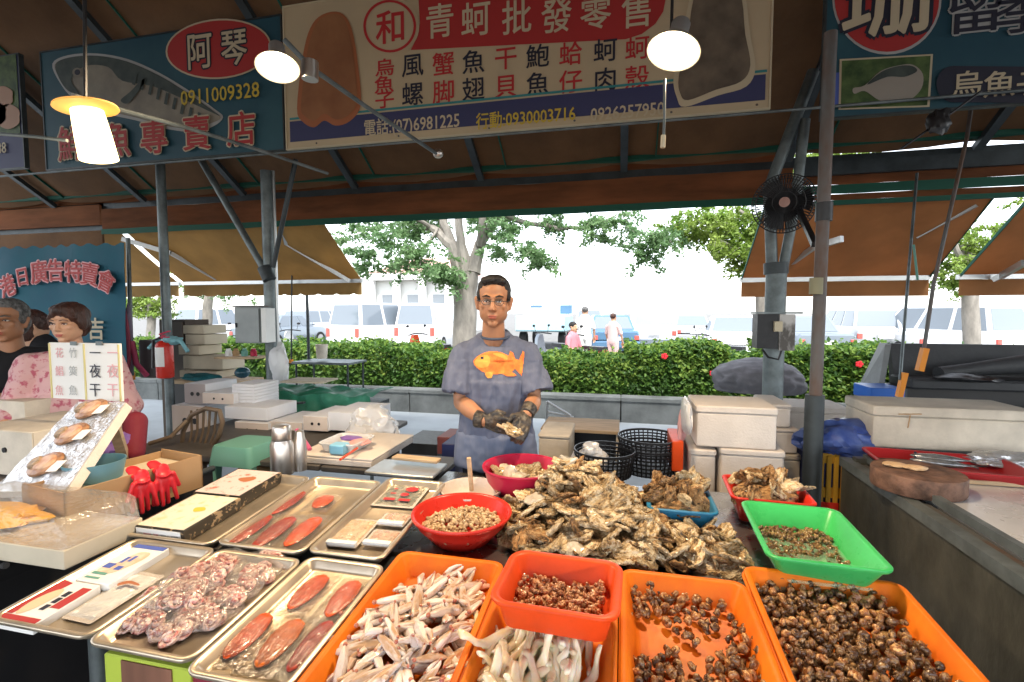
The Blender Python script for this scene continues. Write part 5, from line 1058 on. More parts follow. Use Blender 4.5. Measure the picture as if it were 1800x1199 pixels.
# ---------------------------------------------------------------- octopus bags
m_oct = M('boiled_octopus', (.42,.09,.08), .3, col2=(.80,.58,.50), vs_=55, thr=(.38,.56), objv=.2, bump=.3, bs=90, coat=.5)
def octobag(label, px, py, sx, sy, sd, z=0, rz=0):
    c = at(px, py, S=S0-.027); t = thing('octopus_bag', label, 'bag of octopus', (0,0,0), 'clear bags of boiled octopus'); r = random.Random(sd)
    sx *= 1.25; sy *= 1.3
    for k in range(14):
        x, y = r.uniform(-.85,.85)*sx, r.uniform(-.85,.85)*sy; mb = MB().ell((x,y,.013), .011,.009,.008, 8, 6)
        for m_ in range(6):
            a0 = m_*PI/3+r.random(); pts = []; rs = []
            for i in range(9):
                u = i/8; rad = .010+.018*u*(1-.45*u); a = a0+u*2.6*r.choice((1,1,-1)) if False else a0+u*2.4; pts.append((x+cos(a)*rad, y+sin(a)*rad, .010+.007*sin(u*3+m_)+.003*r.random())); rs.append(.0045*(1-.7*u)+.0008)
            mb.tube(pts, rs, 6)
        part('octopus', mb, m_oct, t, 2)
    part('film', crumple((0,0,.012), sx*1.12, sy*1.12, .013, sd, .14, 3.2, 4, 2.2), m_film, t, 2); t.location = c + Vector((0,0,.003+z)); t.rotation_euler = (SA,0,rz); return t
for i, a in enumerate((('bag of octopus at the back left corner of its tray',385,1002,.052,.055),('bag of octopus at the back right corner of its tray',455,1005,.050,.06),('octopus bag at the right edge, third row from the back',415,1042,.05,.05),('octopus bag in the middle of the octopus tray',345,1035,.055,.05),
                       ('octopus bag at the left of the middle row',305,1048,.05,.05),('octopus bag at the right front of its tray',370,1080,.055,.05),('octopus bag at the front centre of its tray',318,1100,.05,.045),('octopus bag at the front left corner of its tray',262,1088,.045,.045),('top octopus bag lying on the others',320,1060,.05,.045))):
    octobag(a[0], a[1], a[2], a[3], a[4], 40+i, .016 if i in (3,8) else 0, rnd.uniform(-.5,.5))
# ---------------------------------------------------------------- printed boxes
def tboxt(name, label, cat, x0, x1, y0, y1, h, mt, group=None, dz=0, rz=0, S_=None):
    cx, cy = (x0+x1)/2, (y0+y1)/2; t = thing(name, label, cat, (0,0,0), group); part('box', MB().slab(0,0,0,h,x1-x0,y1-y0,.004,.002), mt, t)
    t.location = (cx, cy, zpl(cy)-.030+dz); t.rotation_euler = (SA, 0, rz); return t
b = tboxt('food_box', 'flat blue and white printed food box behind the red one', 'box', -1.485,-1.365,1.01,1.195,.026, m_paper); z = .0268
tpatch(b, R4(-.058,.058,.072,.090), m_inkblue, z); tpatch(b, smoothp([(-.045,-.04),(-.02,.0),(-.01,.05),(.03,.055),(.04,.02),(.02,-.04),(-.01,-.055)]), M('print_peach', (.72,.45,.30), .5, col2=(.75,.62,.50), vs_=40), z)
for x, y, w, h_ in ((-.012,.012,.012,.03),(.006,.02,.012,.028),(-.03,-.02,.03,.022),(.01,-.025,.022,.018),(-.02,-.055,.05,.010),(-.02,-.075,.05,.007)): tpatch(b, R4(x-w/2,x+w/2,y-h_/2,y+h_/2), m_inkblue if y > -.05 else m_teal, z+.0005)
b = tboxt('food_box', 'flat red and white printed food box at the front left corner', 'box', -1.512,-1.385,.845,1.005,.026, m_paper, dz=.001)
tpatch(b, R4(-.062,.062,-.079,-.058), m_signred, z); tpatch(b, [(-.062,-.056),(-.04,-.056),(-.02,.07),(-.062,.078)], m_signred, z); tpatch(b, R4(.03,.062,-.02,.06), m_signred, z)
tpatch(b, smoothp([(-.035,-.05),(-.045,-.01),(-.035,.03),(-.015,.045),(.0,.02),(-.005,-.03),(-.02,-.052)]), M('print_squid', (.80,.55,.36), .5), z+.0004)
for x, y in ((.016,.03),(.018,.005),(.018,-.022)): tpatch(b, R4(x-.008,x+.008,y-.010,y+.010), m_ink, z+.0005)
t = fpack('clear packet with a small orange prawn picture beside the red box', 205, 1050, .10, .20, .012, m_paper, None, R(-2)); o = tpatch(t, smoothp([(-.03,.03),(-.01,.045),(.03,.04),(.035,.033),(.0,.034),(-.02,.02)]), m_roesign2, .0155)
# long boxes with flowery lids at the back left
m_flor1 = M('print_white_flowers', (.72,.69,.58), .45, col2=(.55,.58,.28), vs_=28, thr=(.52,.70), coat=.3); m_flor2 = M('print_pink_flowers', (.70,.58,.55), .45, col2=(.50,.16,.10), vs_=26, thr=(.56,.66), coat=.3)
m_blk = M('black_printed_card', (.02,.018,.016), .4, col2=(.40,.28,.16), vs_=34, thr=(.56,.62))
b = tboxt('food_box', 'long box with a yellow and white flower lid and white front label', 'box', -1.575,-1.375,1.255,1.50,.045, m_blk)
tpatch(b, R4(-.094,.094,-.116,.117), m_flor1, .0458); tpatch(b, smoothp([(.0,.02),(.03,.03),(.05,.01),(.02,-.005)]), m_inky, .0464)
o = part('label', MB().box(-.092,.092,-.1262,-.1235,.004,.040), m_paper, b, False) if False else None
mb = MB().box(-.090,.088,-.1245,-.1228,.004,.041); o = bpy.data.objects.new('label', mesh('label', mb, m_paper)); COL.objects.link(o); o.parent = b
for x, w in ((-.06,.03),(-.02,.02),(.01,.02),(.05,.03)): mb = MB().box(x,x+w,-.1252,-.1246,.016,.026); o = bpy.data.objects.new('print', mesh('print', mb, m_inkp if x < 0 else m_inkg)); COL.objects.link(o); o.parent = b
b = tboxt('food_box', 'long box with a pink flower lid behind the yellow flower one', 'box', -1.60,-1.385,1.505,1.735,.045, m_blk)
tpatch(b, R4(-.10,.10,-.110,.110), m_flor2, .0458); tpatch(b, smoothp([(-.02,.03),(.03,.05),(.05,.03),(.03,.0),(-.01,.01)]), m_roesign2, .0464)
# cartons under the trays, at the front
def crate_front(label, px0, px1, pyt, y, col, patches=()):
    p0, p1 = at(px0, pyt, Y=y), at(px1, pyt, Y=y); t = thing('carton', label, 'carton', ((p0.x+p1.x)/2, y+.15, 0), 'printed cartons below the front trays')
    part('box', MB().slab((p0.x+p1.x)/2, y+.055, .0, .752, p1.x-p0.x, .10, .004, .003), col, t)
    for a, b_, c, d, mt in patches:
        w = p1.x-p0.x; part('print', MB().box(p0.x+w*a, p0.x+w*b_, y+.0015, y+.0042, .75*c, .75*d), mt, t, False)
m_lime = M('lime_carton', (.42,.52,.06), .6, var=.05); m_maroon = M('maroon_print', (.22,.02,.04), .5)
crate_front('lime green carton with a brown wood-look panel, under the octopus tray', 178, 330, 1150, .845, m_lime, ((.22,.80,.0,.995,M('brown_panel', (.20,.09,.055), .6, var=.3, vs_=3, stretch=(4,1,.3))),(.10,.21,.0,.90,m_blue),(.81,.96,.0,.92,m_blue)))
crate_front('maroon and white carton under the front roe tray', 332, 395, 1160, .85, m_maroon, ((.10,.72,.90,.955,m_inkg),(.10,.72,.80,.855,m_inkg),(.93,.99,0,.99,m_inkg)))
crate_front('second maroon carton under the front roe tray, beside the orange trays', 398, 520, 1170, .845, m_maroon, ((.0,.12,0,.99,m_lime),(.13,.16,0,.99,m_inkg),(.3,.8,.80,.86,m_inkg)))
# ---------------------------------------------------------------- goods behind the table, centre and right
def bx(name, label, cat, px0, px1, pyt, pyb, Y, depth, mt, group=None, lid=None, r=.006, rz=0):
    a, b_ = at(px0, pyt, Y=Y), at(px1, pyb, Y=Y); w = b_.x-a.x; t = thing(name, label, cat, ((a.x+b_.x)/2, Y+depth/2, b_.z), group)
    if lid:
        part('box', MB().slab((a.x+b_.x)/2, Y+depth/2, b_.z, a.z-lid-.001, w-.01, depth-.01, r, .004, rz), mt, t); part('lid', MB().slab((a.x+b_.x)/2, Y+depth/2, a.z-lid, a.z, w, depth, r, .005, rz), mt, t)
    else: part('box', MB().slab((a.x+b_.x)/2, Y+depth/2, b_.z, a.z, w, depth, r, .004, rz), mt, t)
    return t, a, b_
FG = 'white foam boxes on the right'
def fbox(label, x0, x1, y0, y1, z0, z1, mt=m_foam, lid=.035, group=FG):
    t = thing('foam_box', label, 'foam box', ((x0+x1)/2,(y0+y1)/2,z0), group); cx, cy = (x0+x1)/2, (y0+y1)/2
    part('box', MB().slab(cx, cy, z0, z1-lid-.002, x1-x0-.008, y1-y0-.008, .02, .006), mt, t); part('lid', MB().slab(cx, cy, z1-lid, z1, x1-x0, y1-y0, .02, .006), mt, t); return t
YF = 2.55
X = lambda px, Y=YF: at(px, 700, Y=Y).x
Zp = lambda py, px, Y=YF: at(px, py, Y=Y).z
fbox('top white foam box of the stack behind the small red basin', X(1224), X(1371), YF, YF+.34, Zp(789,1300), Zp(716,1300))
fbox('lower left foam box of the stack, narrow front showing', X(1214), X(1263), YF-.005, YF+.36, .0+.30, Zp(791,1240), lid=.03)
fbox('lower right foam box of the stack behind the small red basin', X(1268), X(1385), YF-.01, YF+.4, .0+.30, Zp(791,1320), lid=.03)
fbox('foam box at the bottom of the stack, hidden by the table', X(1214), X(1385), YF, YF+.4, .007, .298)
fbox('foam box peeping out right of the stack, upper one', X(1352,2.95), X(1394,2.95), 2.95, 3.3, Zp(752,1380,2.95), Zp(712,1380,2.95), lid=.02)
fbox('foam box peeping out right of the stack, middle one', X(1352,2.95), X(1407,2.95), 2.94, 3.3, Zp(796,1380,2.95), Zp(754,1380,2.95), lid=.02)
fbox('foam box peeping out right of the stack, lower one', X(1352,2.95), X(1412,2.95), 2.93, 3.3, .007, Zp(798,1380,2.95), m_foamd, lid=.03)
fbox('long foam box in front of the hedge right of the sleeve post', X(1352,3.9), X(1500,3.9), 3.9, 4.3, Zp(760,1400,3.9), Zp(716,1400,3.9), lid=.04)
fbox('foam box under the long one in front of the hedge', X(1352,3.9), X(1500,3.9), 3.92, 4.3, .007, Zp(762,1400,3.9), m_foamd, lid=.04)
fbox('long weathered foam chest on the right stall', X(1535,2.75), X(1835,2.75), 2.75, 3.08, Zp(790,1600,2.75), Zp(716,1600,2.75), m_foamd, lid=.05)
solo('stain', MB().tube([at(1580,728,Y=2.742), at(1620,728,Y=2.742)], .003, 5).tube([at(1600,730,Y=2.742), at(1596,752,Y=2.742)], .0028, 5), m_kraft, 'dark scratch on the front of the long foam chest', 'scratch')
t = fbox('foam box standing behind the table to the right of the man', X(945,2.7), X(1002,2.7), 2.7, 3.05, .3, Zp(765,970,2.7), m_foamd, lid=.02)
solo('stool', MB().slab(at(975,810,Y=2.85).x, 2.87, .007, .298, .30, .34), m_blackp, 'black crate carrying the foam box right of the man', 'crate')
# open black cabinet with a wooden top edge
p0, p1 = at(950,752,Y=3.1), at(1088,812,Y=3.1); t = thing('cabinet', 'dark open cabinet with a wooden front edge right of the man', 'cabinet', ((p0.x+p1.x)/2, 3.3, 0))
part('top', MB().slab((p0.x+p1.x)/2, 3.28, p0.z-.02, p0.z, p1.x-p0.x, .36), m_wood, t); part('side', MB().box(p1.x-.02, p1.x, 3.12, 3.46, .01, p0.z-.021), m_foamd, t, False); part('side', MB().box(p0.x, p0.x+.02, 3.12, 3.46, .01, p0.z-.021), m_foamd, t, False)
part('back', MB().box(p0.x+.022, p1.x-.022, 3.42, 3.45, .01, p0.z-.021), m_blackp, t, False)
def basket(label, px, py, w, h, Y, mt=m_blackp, cat='basket'):
    c = at(px, py, Y=Y); t = thing('mesh_basket', label, cat, (c.x, Y, c.z), 'black mesh baskets'); mb = MB(); nh = 6
    for k in range(nh+1):
        z = h*k/nh; s = w*(.86+.14*k/nh)*.5; th_ = .008 if k < nh else .012
        mb.loft([[(x, y, z+dz) for x, y in circ(s, 32)] for dz in (0, th_)] + [[(x, y, z+th_) for x, y in circ(s-.006, 32)], [(x, y, z) for x, y in circ(s-.006, 32)]], False, False)
    for k in range(40): a = 2*PI*k/40; mb.bar((cos(a)*w*.43, sin(a)*w*.43, 0), (cos(a)*w*.498, sin(a)*w*.498, h), .007, .004, (cos(a),sin(a),0))
    mb.lathe([(.001,0),(w*.43,0),(w*.43,.006),(.001,.006)], (0,0,0), 32, False); o = part('lattice', mb.xf(Matrix.Translation((c.x,Y,c.z))), mt, t, False); return t
basket('tall black mesh basket left of the orange crate', 1141, 826, .34, .13, 2.75); basket('black mesh basket stacked inside the tall one', 1141, 800, .345, .10, 2.76)
basket('low black mesh basket full of silver bags', 1062, 832, .32, .12, 2.55)
for i, (px, py) in enumerate(((1028,805),(1040,795),(1050,808))): solo('plastic_bag', crumple(at(px,py,Y=2.52), .05,.045,.04, 30+i, .35, 3, 3, flatb=False), m_filmm, ('left','top','right')[i] + ' one of three silver plastic bags in the low black basket', 'plastic bag', group='silver bags in the low basket')
bx('orange_crate', 'narrow orange crate between the black baskets and the foam stack', 'crate', 1182, 1201, 776, 830, 2.6, .3, m_oredp)
solo('pink_rag', crumple(at(1198,752,Y=2.65), .022,.02,.07, 33, .3, 3, 3, flatb=False), M('pink_rag', (.50,.28,.28), .8), 'dusty pink rag hanging on the left side of the foam stack', 'rag')
solo('clear_sheet', crumple(at(1206,730,Y=2.58), .02,.16,.09, 34, .15, 3, 3, flatb=False), m_filmm, 'clear plastic sheet draped over the left side of the foam stack', 'plastic sheet')
solo('floor_stand', MB().tube([at(962,706,Y=4.2), at(1003,731,Y=4.2)], .012, 8).tube([at(962,724,Y=4.2), at(1008,734,Y=4.2)], .012, 8).tube([at(962,706,Y=4.2), at(961,742,Y=4.2)], .012, 8), m_alu, 'small folded metal stand on the walkway right of the man', 'stand')
bx('storage_bin', 'low black bin on the floor left of the man', 'bin', 705, 768, 778, 812, 3.3, .4, m_blackp); bx('crate', 'small maroon crate on the floor beside the man', 'crate', 768, 792, 768, 800, 3.0, .25, M('maroon_crate', (.20,.06,.06), .5)); bx('crate', 'small navy crate tucked behind the man', 'crate', 776, 800, 780, 846, 2.75, .25, M('navy_crate', (.02,.03,.12), .5))
# grey tarp over the planter by the post
tp = crumple(at(1335,668,Y=6.3)+Vector((0,.1,-.02)), .48,.30,.23, 21, .15, 1.5, 5, 1.4); solo('tarpaulin', tp, m_tarpgrey, 'crumpled grey tarpaulin bundle behind the post with the open electrical box', 'tarpaulin', smooth=2)
# black rubber-sheeted bench / bin at the right
b0, b1 = at(1560,608,Y=5.2), at(1790,608,Y=5.2); t = thing('rubber_bench', 'large black rubber-covered bench in front of the hedge at the right', 'bench', ((b0.x+b1.x)/2, 5.4, 0))
zt_, zm = b0.z, at(1700,668,Y=5.2).z; xa2, xb2 = b0.x, b1.x+1.2
part('back', MB().loft([[(x, y, z) for y, z in ((5.50,zm-.1),(5.62,zt_),(5.68,zt_),(5.60,zm-.1))] for x in (xa2+.22, xb2)]), m_bin, t, False)
part('side', MB().loft([[(x0+dx, y, z) for x0, y, z in ((xa2-.10,5.2,.5),(xa2-.12,5.7,.5),(xa2+.16,5.7,zt_),(xa2+.10,5.45,zt_))] for dx in (0, .05)]), M('grey_panel', (.17,.18,.18), .6, var=.15), t, False)
part('seat', MB().slab((xa2+xb2)/2+.1, 5.38, zm-.10, zm, xb2-xa2-.2, .40, .03, .02), m_bin, t); part('lower_shelf', MB().slab((xa2+xb2)/2+.1, 5.36, zm-.36, zm-.28, xb2-xa2-.2, .38, .02, .01), m_bin, t); part('lower_panel', MB().box(xa2+.1, xb2, 5.56, 5.60, .01, zm-.1), m_blackp, t, False)
for x in (xa2+.13, xb2-.1): part('leg', MB().box(x, x+.05, 5.2, 5.25, .01, zm-.1), m_steeld, t, False)
solo('rubber_sheet', MB().tube([at(1650,658,Y=5.25), at(1700,650,Y=5.3), at(1800,640,Y=5.3), at(1900,650,Y=5.3)], [.07,.06,.09,.10], 12), m_bin, 'rolled black rubber sheet lying on the right end of the bench', 'rubber sheet')
solo('rubber_mat', crumple(at(1690,664,Y=5.15), .22,.12,.035, 22, .25, 2, 3, flatb=False), m_blackp, 'flat folded black mat on the bench seat', 'mat')
bx('blue_crate', 'bright blue crate at the left foot of the black bench', 'crate', 1531, 1592, 682, 706, 4.9, .35, M('royal_blue', (.01,.10,.42), .4), r=.02)
# right stall tank counter
t = thing('steel_counter', 'rust-streaked steel fish counter with a pale top on the right', 'counter', (1.6,1.5,0)); CX = 1.06
part('side_panel', MB().box(CX, CX+.03, .1, 2.63, .02, .80), m_tankside, t, False); part('front_rim', MB().box(CX-.008, CX+.040, .1, 2.64, .801, .842), m_steel, t, False)
part('inner_rim', MB().box(CX+.075, CX+.10, .1, 2.60, .842, .872), m_steel, t, False); part('ledge', MB().box(CX+.041, CX+.074, .1, 2.62, .80, .832), m_rust, t, False)
part('countertop', MB().box(CX+.101, 4.2, .1, 2.55, .78, .846), m_tanktop, t, False); part('back_panel', MB().box(CX+.032, 4.2, 2.56, 2.60, .02, .86), m_tankside, t, False)
a = at(1612,835,Z=.90); solo('chopping_block', MB().lathe([(.001,.847),(.150,.847),(.153,.855),(.153,.915),(.150,.92),(.001,.92)], (a.x,a.y,0), 40, False), m_choplk, 'round brown chopping block on the fish counter', 'chopping block', (a.x,a.y,.847), ang=40)
for i in range(6): solo('fish_offcut', crumple((a.x-.03+.10*(rnd.random()-.5), a.y+.02+.05*(rnd.random()-.5), .928), .035,.018,.008, 60+i, .3, 2.5, 2), M('offcut%d'%i, (.62,.42,.24), .4, bump=.3), 'pale dried fish offcut lying on the chopping block', 'fish offcut', group='offcuts on the chopping block')
c = at(1660,810,Z=.90); t2 = thing('red_fish_tray', 'dark red plastic tray with a silver fish, behind the chopping block', 'tray', (0,0,0)); part('tray', cont(.54,.32,.05,.02,.03), M('dark_red_plastic', (.36,.02,.025), .35), t2); t2.location = (c.x, c.y, .849); t2.rotation_euler = (0,0,R(-6))
def fishob(label, c, L, rz, mt, group=None):
    mb = MB().loft([[(u*L, cos(b)*w*L, sin(b)*w*L*.6+.02) for b in [2*PI*k/12 for k in range(12)]] for u, w in ((-.5,.01),(-.45,.05),(-.32,.10),(-.1,.13),(.1,.12),(.3,.07),(.40,.03),(.43,.025))]); t = thing('fish', label, 'fish', (0,0,0), group)
    part('body', mb, mt, t, 2); part('tail', MB().loft([[(x*L,y*L,z) for x,y in ((.42,-.02),(.52,-.10),(.47,0),(.52,.10),(.42,.02))] for z in (.018,.022)]), mt, t, False); part('eye', MB().ell((-.42*L,-.02*L,.035*1), .006,.006,.005, 8, 6), m_ink, t); t.location = c; t.rotation_euler = (0,0,rz); return t
m_fsil = M('silver_fish', (.42,.45,.47), .22, .6, col2=(.12,.13,.15), vs_=14, bump=.2)
fishob('silver fish lying in the dark red tray', (c.x-.02, c.y-.02, .875), .22, R(-18), m_fsil); fishob('second silver fish in the dark red tray', (c.x+.02, c.y+.06, .875), .22, R(-14), m_fsil)
c2 = at(1775,803,Z=.90); solo('fish_bag', crumple((c2.x,c2.y,.885), .15,.08,.03, 71, .25, 3, 4), M('silver_film', (.55,.57,.60), .2, .5, bump=.8, bs=40), 'silvery plastic bag of fish at the right edge of the counter', 'plastic bag')
solo('wooden_board', MB().slab(at(1735,825,Z=.87).x, at(1735,838,Z=.87).y, .848, .866, .50, .10, .004, .003), m_wood, 'wooden board lying on the counter behind the chopping block', 'board')
solo('blue_sack', crumple(at(1478,778,Y=2.85), .19,.14,.10, 72, .22, 2.4, 4), m_bluebag, 'shiny blue plastic sack over the yellow crates', 'plastic sack', smooth=True)
t = thing('yellow_crate', 'yellow plastic crate under the blue sack', 'crate', (at(1460,860,Y=2.75).x, 2.9, 0)); a, b_ = at(1432,800,Y=2.75), at(1480,880,Y=2.75)
for k in range(5): x = a.x+(b_.x-a.x)*k/4; part('rib', MB().box(x-.010, x+.010, 2.742, 2.752, .02, a.z), m_yellow, t, False)
for k in range(5): z = .05+(a.z-.09)*k/4; part('rail', MB().box(a.x-.01, b_.x+.01, 2.755, 2.77, z, z+.05), m_yellow, t, False)
part('inner', MB().box(a.x, b_.x, 2.775, 3.05, .02, a.z-.02), M('navy_inner', (.02,.03,.10), .5), t, False); part('red_panel', MB().box(a.x+.03, b_.x-.02, 2.737, 2.741, a.z-.28, a.z-.24), m_red, t, False)
# ---------------------------------------------------------------- centre-left: table goods
c = at(497,832,Z=.79); fl = thing('thermos', 'stainless steel thermos flask standing behind the rear roe tray', 'thermos', (c.x,c.y,.79)); sc_ = dc(c)/850
part('body', MB().lathe([(.001,0),(19*sc_,0),(19.5*sc_,.006),(19.5*sc_,52*sc_),(17*sc_,58*sc_),(16.5*sc_,60*sc_)], c, 30, False), m_silver, fl); part('cup', MB().lathe([(16*sc_,60*sc_),(16.5*sc_,61*sc_),(15.5*sc_,82*sc_),(14*sc_,85*sc_),(.001,86*sc_)], c, 30, False), m_silver, fl)
c = at(516,832,Z=.79); fl = thing('thermos', 'slimmer steel flask half hidden behind the larger one', 'thermos', (c.x,c.y+.05,.79)); part('body', MB().lathe([(.001,0),(.03,0),(.03,.14),(.024,.16),(.02,.19),(.001,.2)], (c.x,c.y+.05,.79), 24, False), m_silver, fl)
# rear left table (second table behind)
t = thing('back_table', 'rear worktable behind the roe trays, carrying cartons and the foam box', 'table', (-1.9,2.6,0)); part('tabletop', MB().slab(-2.12, 2.66, .745, .775, 1.26, 1.05, .01, .005), M('dark_tabletop', (.07,.065,.06), .5, var=.3), t); part('extension', MB().slab(-1.16, 2.28, .745, .774, .64, .30, .01, .005), bpy.data.materials['dark_tabletop'], t)
for x, y in ((-2.7,2.18),(-.88,2.18),(-2.7,3.1),(-1.54,3.1)): part('leg', MB().tube([(x,y,0),(x,y,.745)], .02, 10), m_steel, t)
a, b_ = at(516,800,Y=2.14), at(652,850,Y=2.14); t = thing('foam_box', 'low white foam box holding a tub and a blue box, behind the rear trays', 'foam box', ((a.x+b_.x)/2,2.34,.79))
zf = at(580,808,Y=2.14).z; part('box', MB().slab((a.x+b_.x)/2, 2.40, .777, zf, b_.x-a.x, .50, .01, .004), m_foam, t); part('lid', MB().slab((a.x+b_.x)/2, 2.405, zf+.001, zf+.012, b_.x-a.x+.004, .505, .01, .003), m_foam, t)
zt_ = zf+.013; xc = (a.x+b_.x)/2
o = tray('clear_tub', 'cloudy plastic tub on the foam box', 'tub', xc-.12, xc+.10, 2.19, 2.42, .05, .01, m_filmm, None, tilt=False, z=zt_+.052)
solo('blue_box', MB().slab(xc+.01, 2.20, zt_+.006, zt_+.055, .085, .07, .012, .006), M('sky_blue', (.22,.50,.68), .4), 'small sky blue box in the cloudy tub', 'box'); solo('marker', MB().tube([at(522,756,Y=2.3), at(545,790,Y=2.22)], [.012,.011], 12), M('pink_tube', (.62,.12,.25), .4), 'dark pink tube leaning in the cloudy tub', 'tube')
solo('purple_pouch', crumple((xc-.01,2.34,zt_+.045), .06,.035,.012, 81, .2, 3, 3), m_purple, 'purple pouch lying at the back of the tub', 'pouch'); solo('pink_pouch', crumple((xc+.07,2.30,zt_+.04), .05,.05,.014, 82, .2, 3, 3), M('pink_pouch', (.72,.35,.32), .5), 'salmon pink pouch lying in the tub', 'pouch'); solo('orange_pen', MB().tube([at(598,808,Z=zt_+.03), at(628,788,Z=zt_+.03)], .006, 8), m_oredp, 'orange stick lying on the foam box lid', 'stick')
solo('clear_bag', crumple(at(655,760,Y=2.75), .17,.12,.14, 83, .25, 2.4, 4), m_filmm, 'big crumpled clear plastic bag behind the foam box', 'plastic bag')
a = at(712,822,Z=.82); solo('steel_scale_plate', MB().slab(a.x, a.y+.02, .80, .815, .34, .20, .01, .004).slab(a.x, a.y+.05, .777, .799, .28, .16, .01, .004), m_alu, 'flat steel plate of a scale behind the red-labelled packet', 'scale'); p = at(732,804,Z=.85); solo('wooden_board', MB().slab(p.x, p.y, .836, .850, .24, .055, .003, .002, R(-4)), m_wood, 'short wooden board lying across the steel scale plate', 'board')
# white cartons with punched holes
def hcarton(label, px0, px1, pyt, pyb, Y, depth, holes=True, front=m_carton, side=m_cartonw, group='white cartons with punched holes'):
    a, b_ = at(px0, pyt, Y=Y), at(px1, pyb, Y=Y); w, h_ = b_.x-a.x, a.z-b_.z; t = thing('carton', label, 'carton', ((a.x+b_.x)/2, Y+depth/2, b_.z), group); cx = (a.x+b_.x)/2
    part('box', MB().slab(cx, Y+depth/2+.002, b_.z, a.z, w, depth, .003, .002), side, t); part('front', MB().slab(cx, Y-.001, b_.z+.002, a.z-.002, w-.002, .004, .001, .001), front, t)
    if holes:
        for s_ in (.38, .66): part('hole', MB().tube([(a.x+w*s_, Y-.006, b_.z+h_*.5), (a.x+w*s_, Y-.0035, b_.z+h_*.5)], h_*.10, 10), m_blackp, t)
    return t
hcarton('white carton with two holes, largest one below the others on the left', 302, 365, 712, 768, 2.9, .30)
hcarton('small grey carton with two holes on top at the left end', 324, 362, 674, 711, 2.95, .30, front=M('grey_card', (.42,.38,.38), .8))
hcarton('white carton with holes on top of the pile, before the stack of paper', 356, 411, 690, 712, 2.85, .25)
hcarton('open white carton lying flat above the low cartons', 395, 470, 714, 740, 2.75, .30, False, m_cartonw)
hcarton('low carton with two holes left of the thermos', 413, 472, 741, 771, 2.72, .34)
hcarton('low carton just behind the thermos', 474, 532, 740, 772, 2.75, .34, False)
hcarton('carton with two holes and white side in front of the green tarpaulin', 533, 576, 731, 759, 2.72, .36)
hcarton('long white carton lying beside the one before the green tarpaulin', 577, 640, 724, 760, 2.74, .36, False, m_cartonw)
for i in range(7):
    a, b_ = at(412, 712, Y=2.9), at(446, 712, Y=2.9); z = a.z + .001 + .022*i; solo('paper_stack', MB().slab((a.x+b_.x)/2+.01*noise.noise(Vector((i,0,0)))*3, 3.02, z, z+.020, (b_.x-a.x)*1.15, .25, .002, .001, .04*noise.noise(Vector((i*2,1,0)))), m_cartonw, 'sheaf of white flattened cartons in the stack beside the top carton', 'flat cartons', group='sheaves of flattened white cartons')
hcarton('brown carton with green print below the white cartons', 420, 478, 782, 818, 2.45, .25, False, m_kraft, m_kraft, None); hcarton('wide brown carton under the thermos side', 425, 482, 820, 845, 2.42, .2, False, m_kraft, m_kraft, None)
txt('GREEN', 455, 800, 16, m_greenhem, bpy.data.objects['carton.008'] if 'carton.008' in bpy.data.objects else None, 2.44) if False else None
# kraft stack at the back left
for i, (x0, x1, y0, y1, w) in enumerate(((322,358,572,587,'topmost'),(326,360,588,606,'second from the top'),(314,350,607,624,'third from the top, shifted left'),(322,392,625,650,'wide one fourth from the top'),(316,380,651,665,'lowest'))):
    hcarton('kraft carton in the stack right of the extinguisher, ' + w, x0, x1, y0, y1, 4.25, .3, False, m_kraftp, m_kraftp, 'kraft cartons stacked by the left post')
t = thing('cabinet', 'tall dark cabinet behind the stack of kraft cartons', 'cabinet', (at(296,620,Y=4.6).x,4.7,0)); a, b_ = at(277,562,Y=4.6), at(322,562,Y=4.6); part('body', MB().box(a.x,b_.x,4.62,4.95,.01,a.z), M('dark_brown', (.05,.035,.025), .7), t, False); part('door', MB().box(a.x+.02,b_.x-.02,4.60,4.618,.05,a.z-.03), M('dark_brown_door', (.065,.045,.03), .6), t, False)
c = at(330,690,Y=4.2); t = thing('stall_cabinet', 'low worktop carrying the kraft cartons', 'table', (c.x,4.4,0)); a, b_ = at(300,668,Y=4.2), at(412,668,Y=4.2); part('top', MB().box(a.x,b_.x,4.2,4.62,a.z-.04,a.z-.001), m_wood, t, False); part('body', MB().box(a.x+.02,b_.x-.02,4.22,4.58,.01,a.z-.041), m_blackp, t, False)
solo('teal_cloth', crumple(at(352,663,Y=4.0), .20,.06,.035, 84, .3, 3, 3, flatb=False), M('deep_teal', (.01,.12,.14), .7, bump=.5), 'dark teal cloth heaped in front of the kraft cartons', 'cloth'); solo('helmet', MB().ell(at(426,655,Y=4.0), .07,.07,.055, 16, 10), M('dark_teal_shell', (.02,.08,.11), .25), 'small dark teal ball-shaped thing beside the left twin post', 'helmet')
t = thing('shelf', 'narrow wooden shelf with a clutter of bottles left of the twin post', 'shelf', at(420,628,Y=4.1)); part('board', MB().bar(at(390,628,Y=4.1), at(462,628,Y=4.1), .2, .02), m_wood, t, False)
for i, (x, m__) in enumerate(((402,m_white),(415,m_kraft),(430,m_teal),(446,m_redp))): p = at(x,626,Y=4.05); solo('jar', MB().lathe([(.001,0),(.03,0),(.03,.05),(.02,.06),(.02,.075),(.001,.076)], p, 14, False), m__, ('white','brown','teal','red')[i] + ' jar standing on the narrow wooden shelf', 'jar')
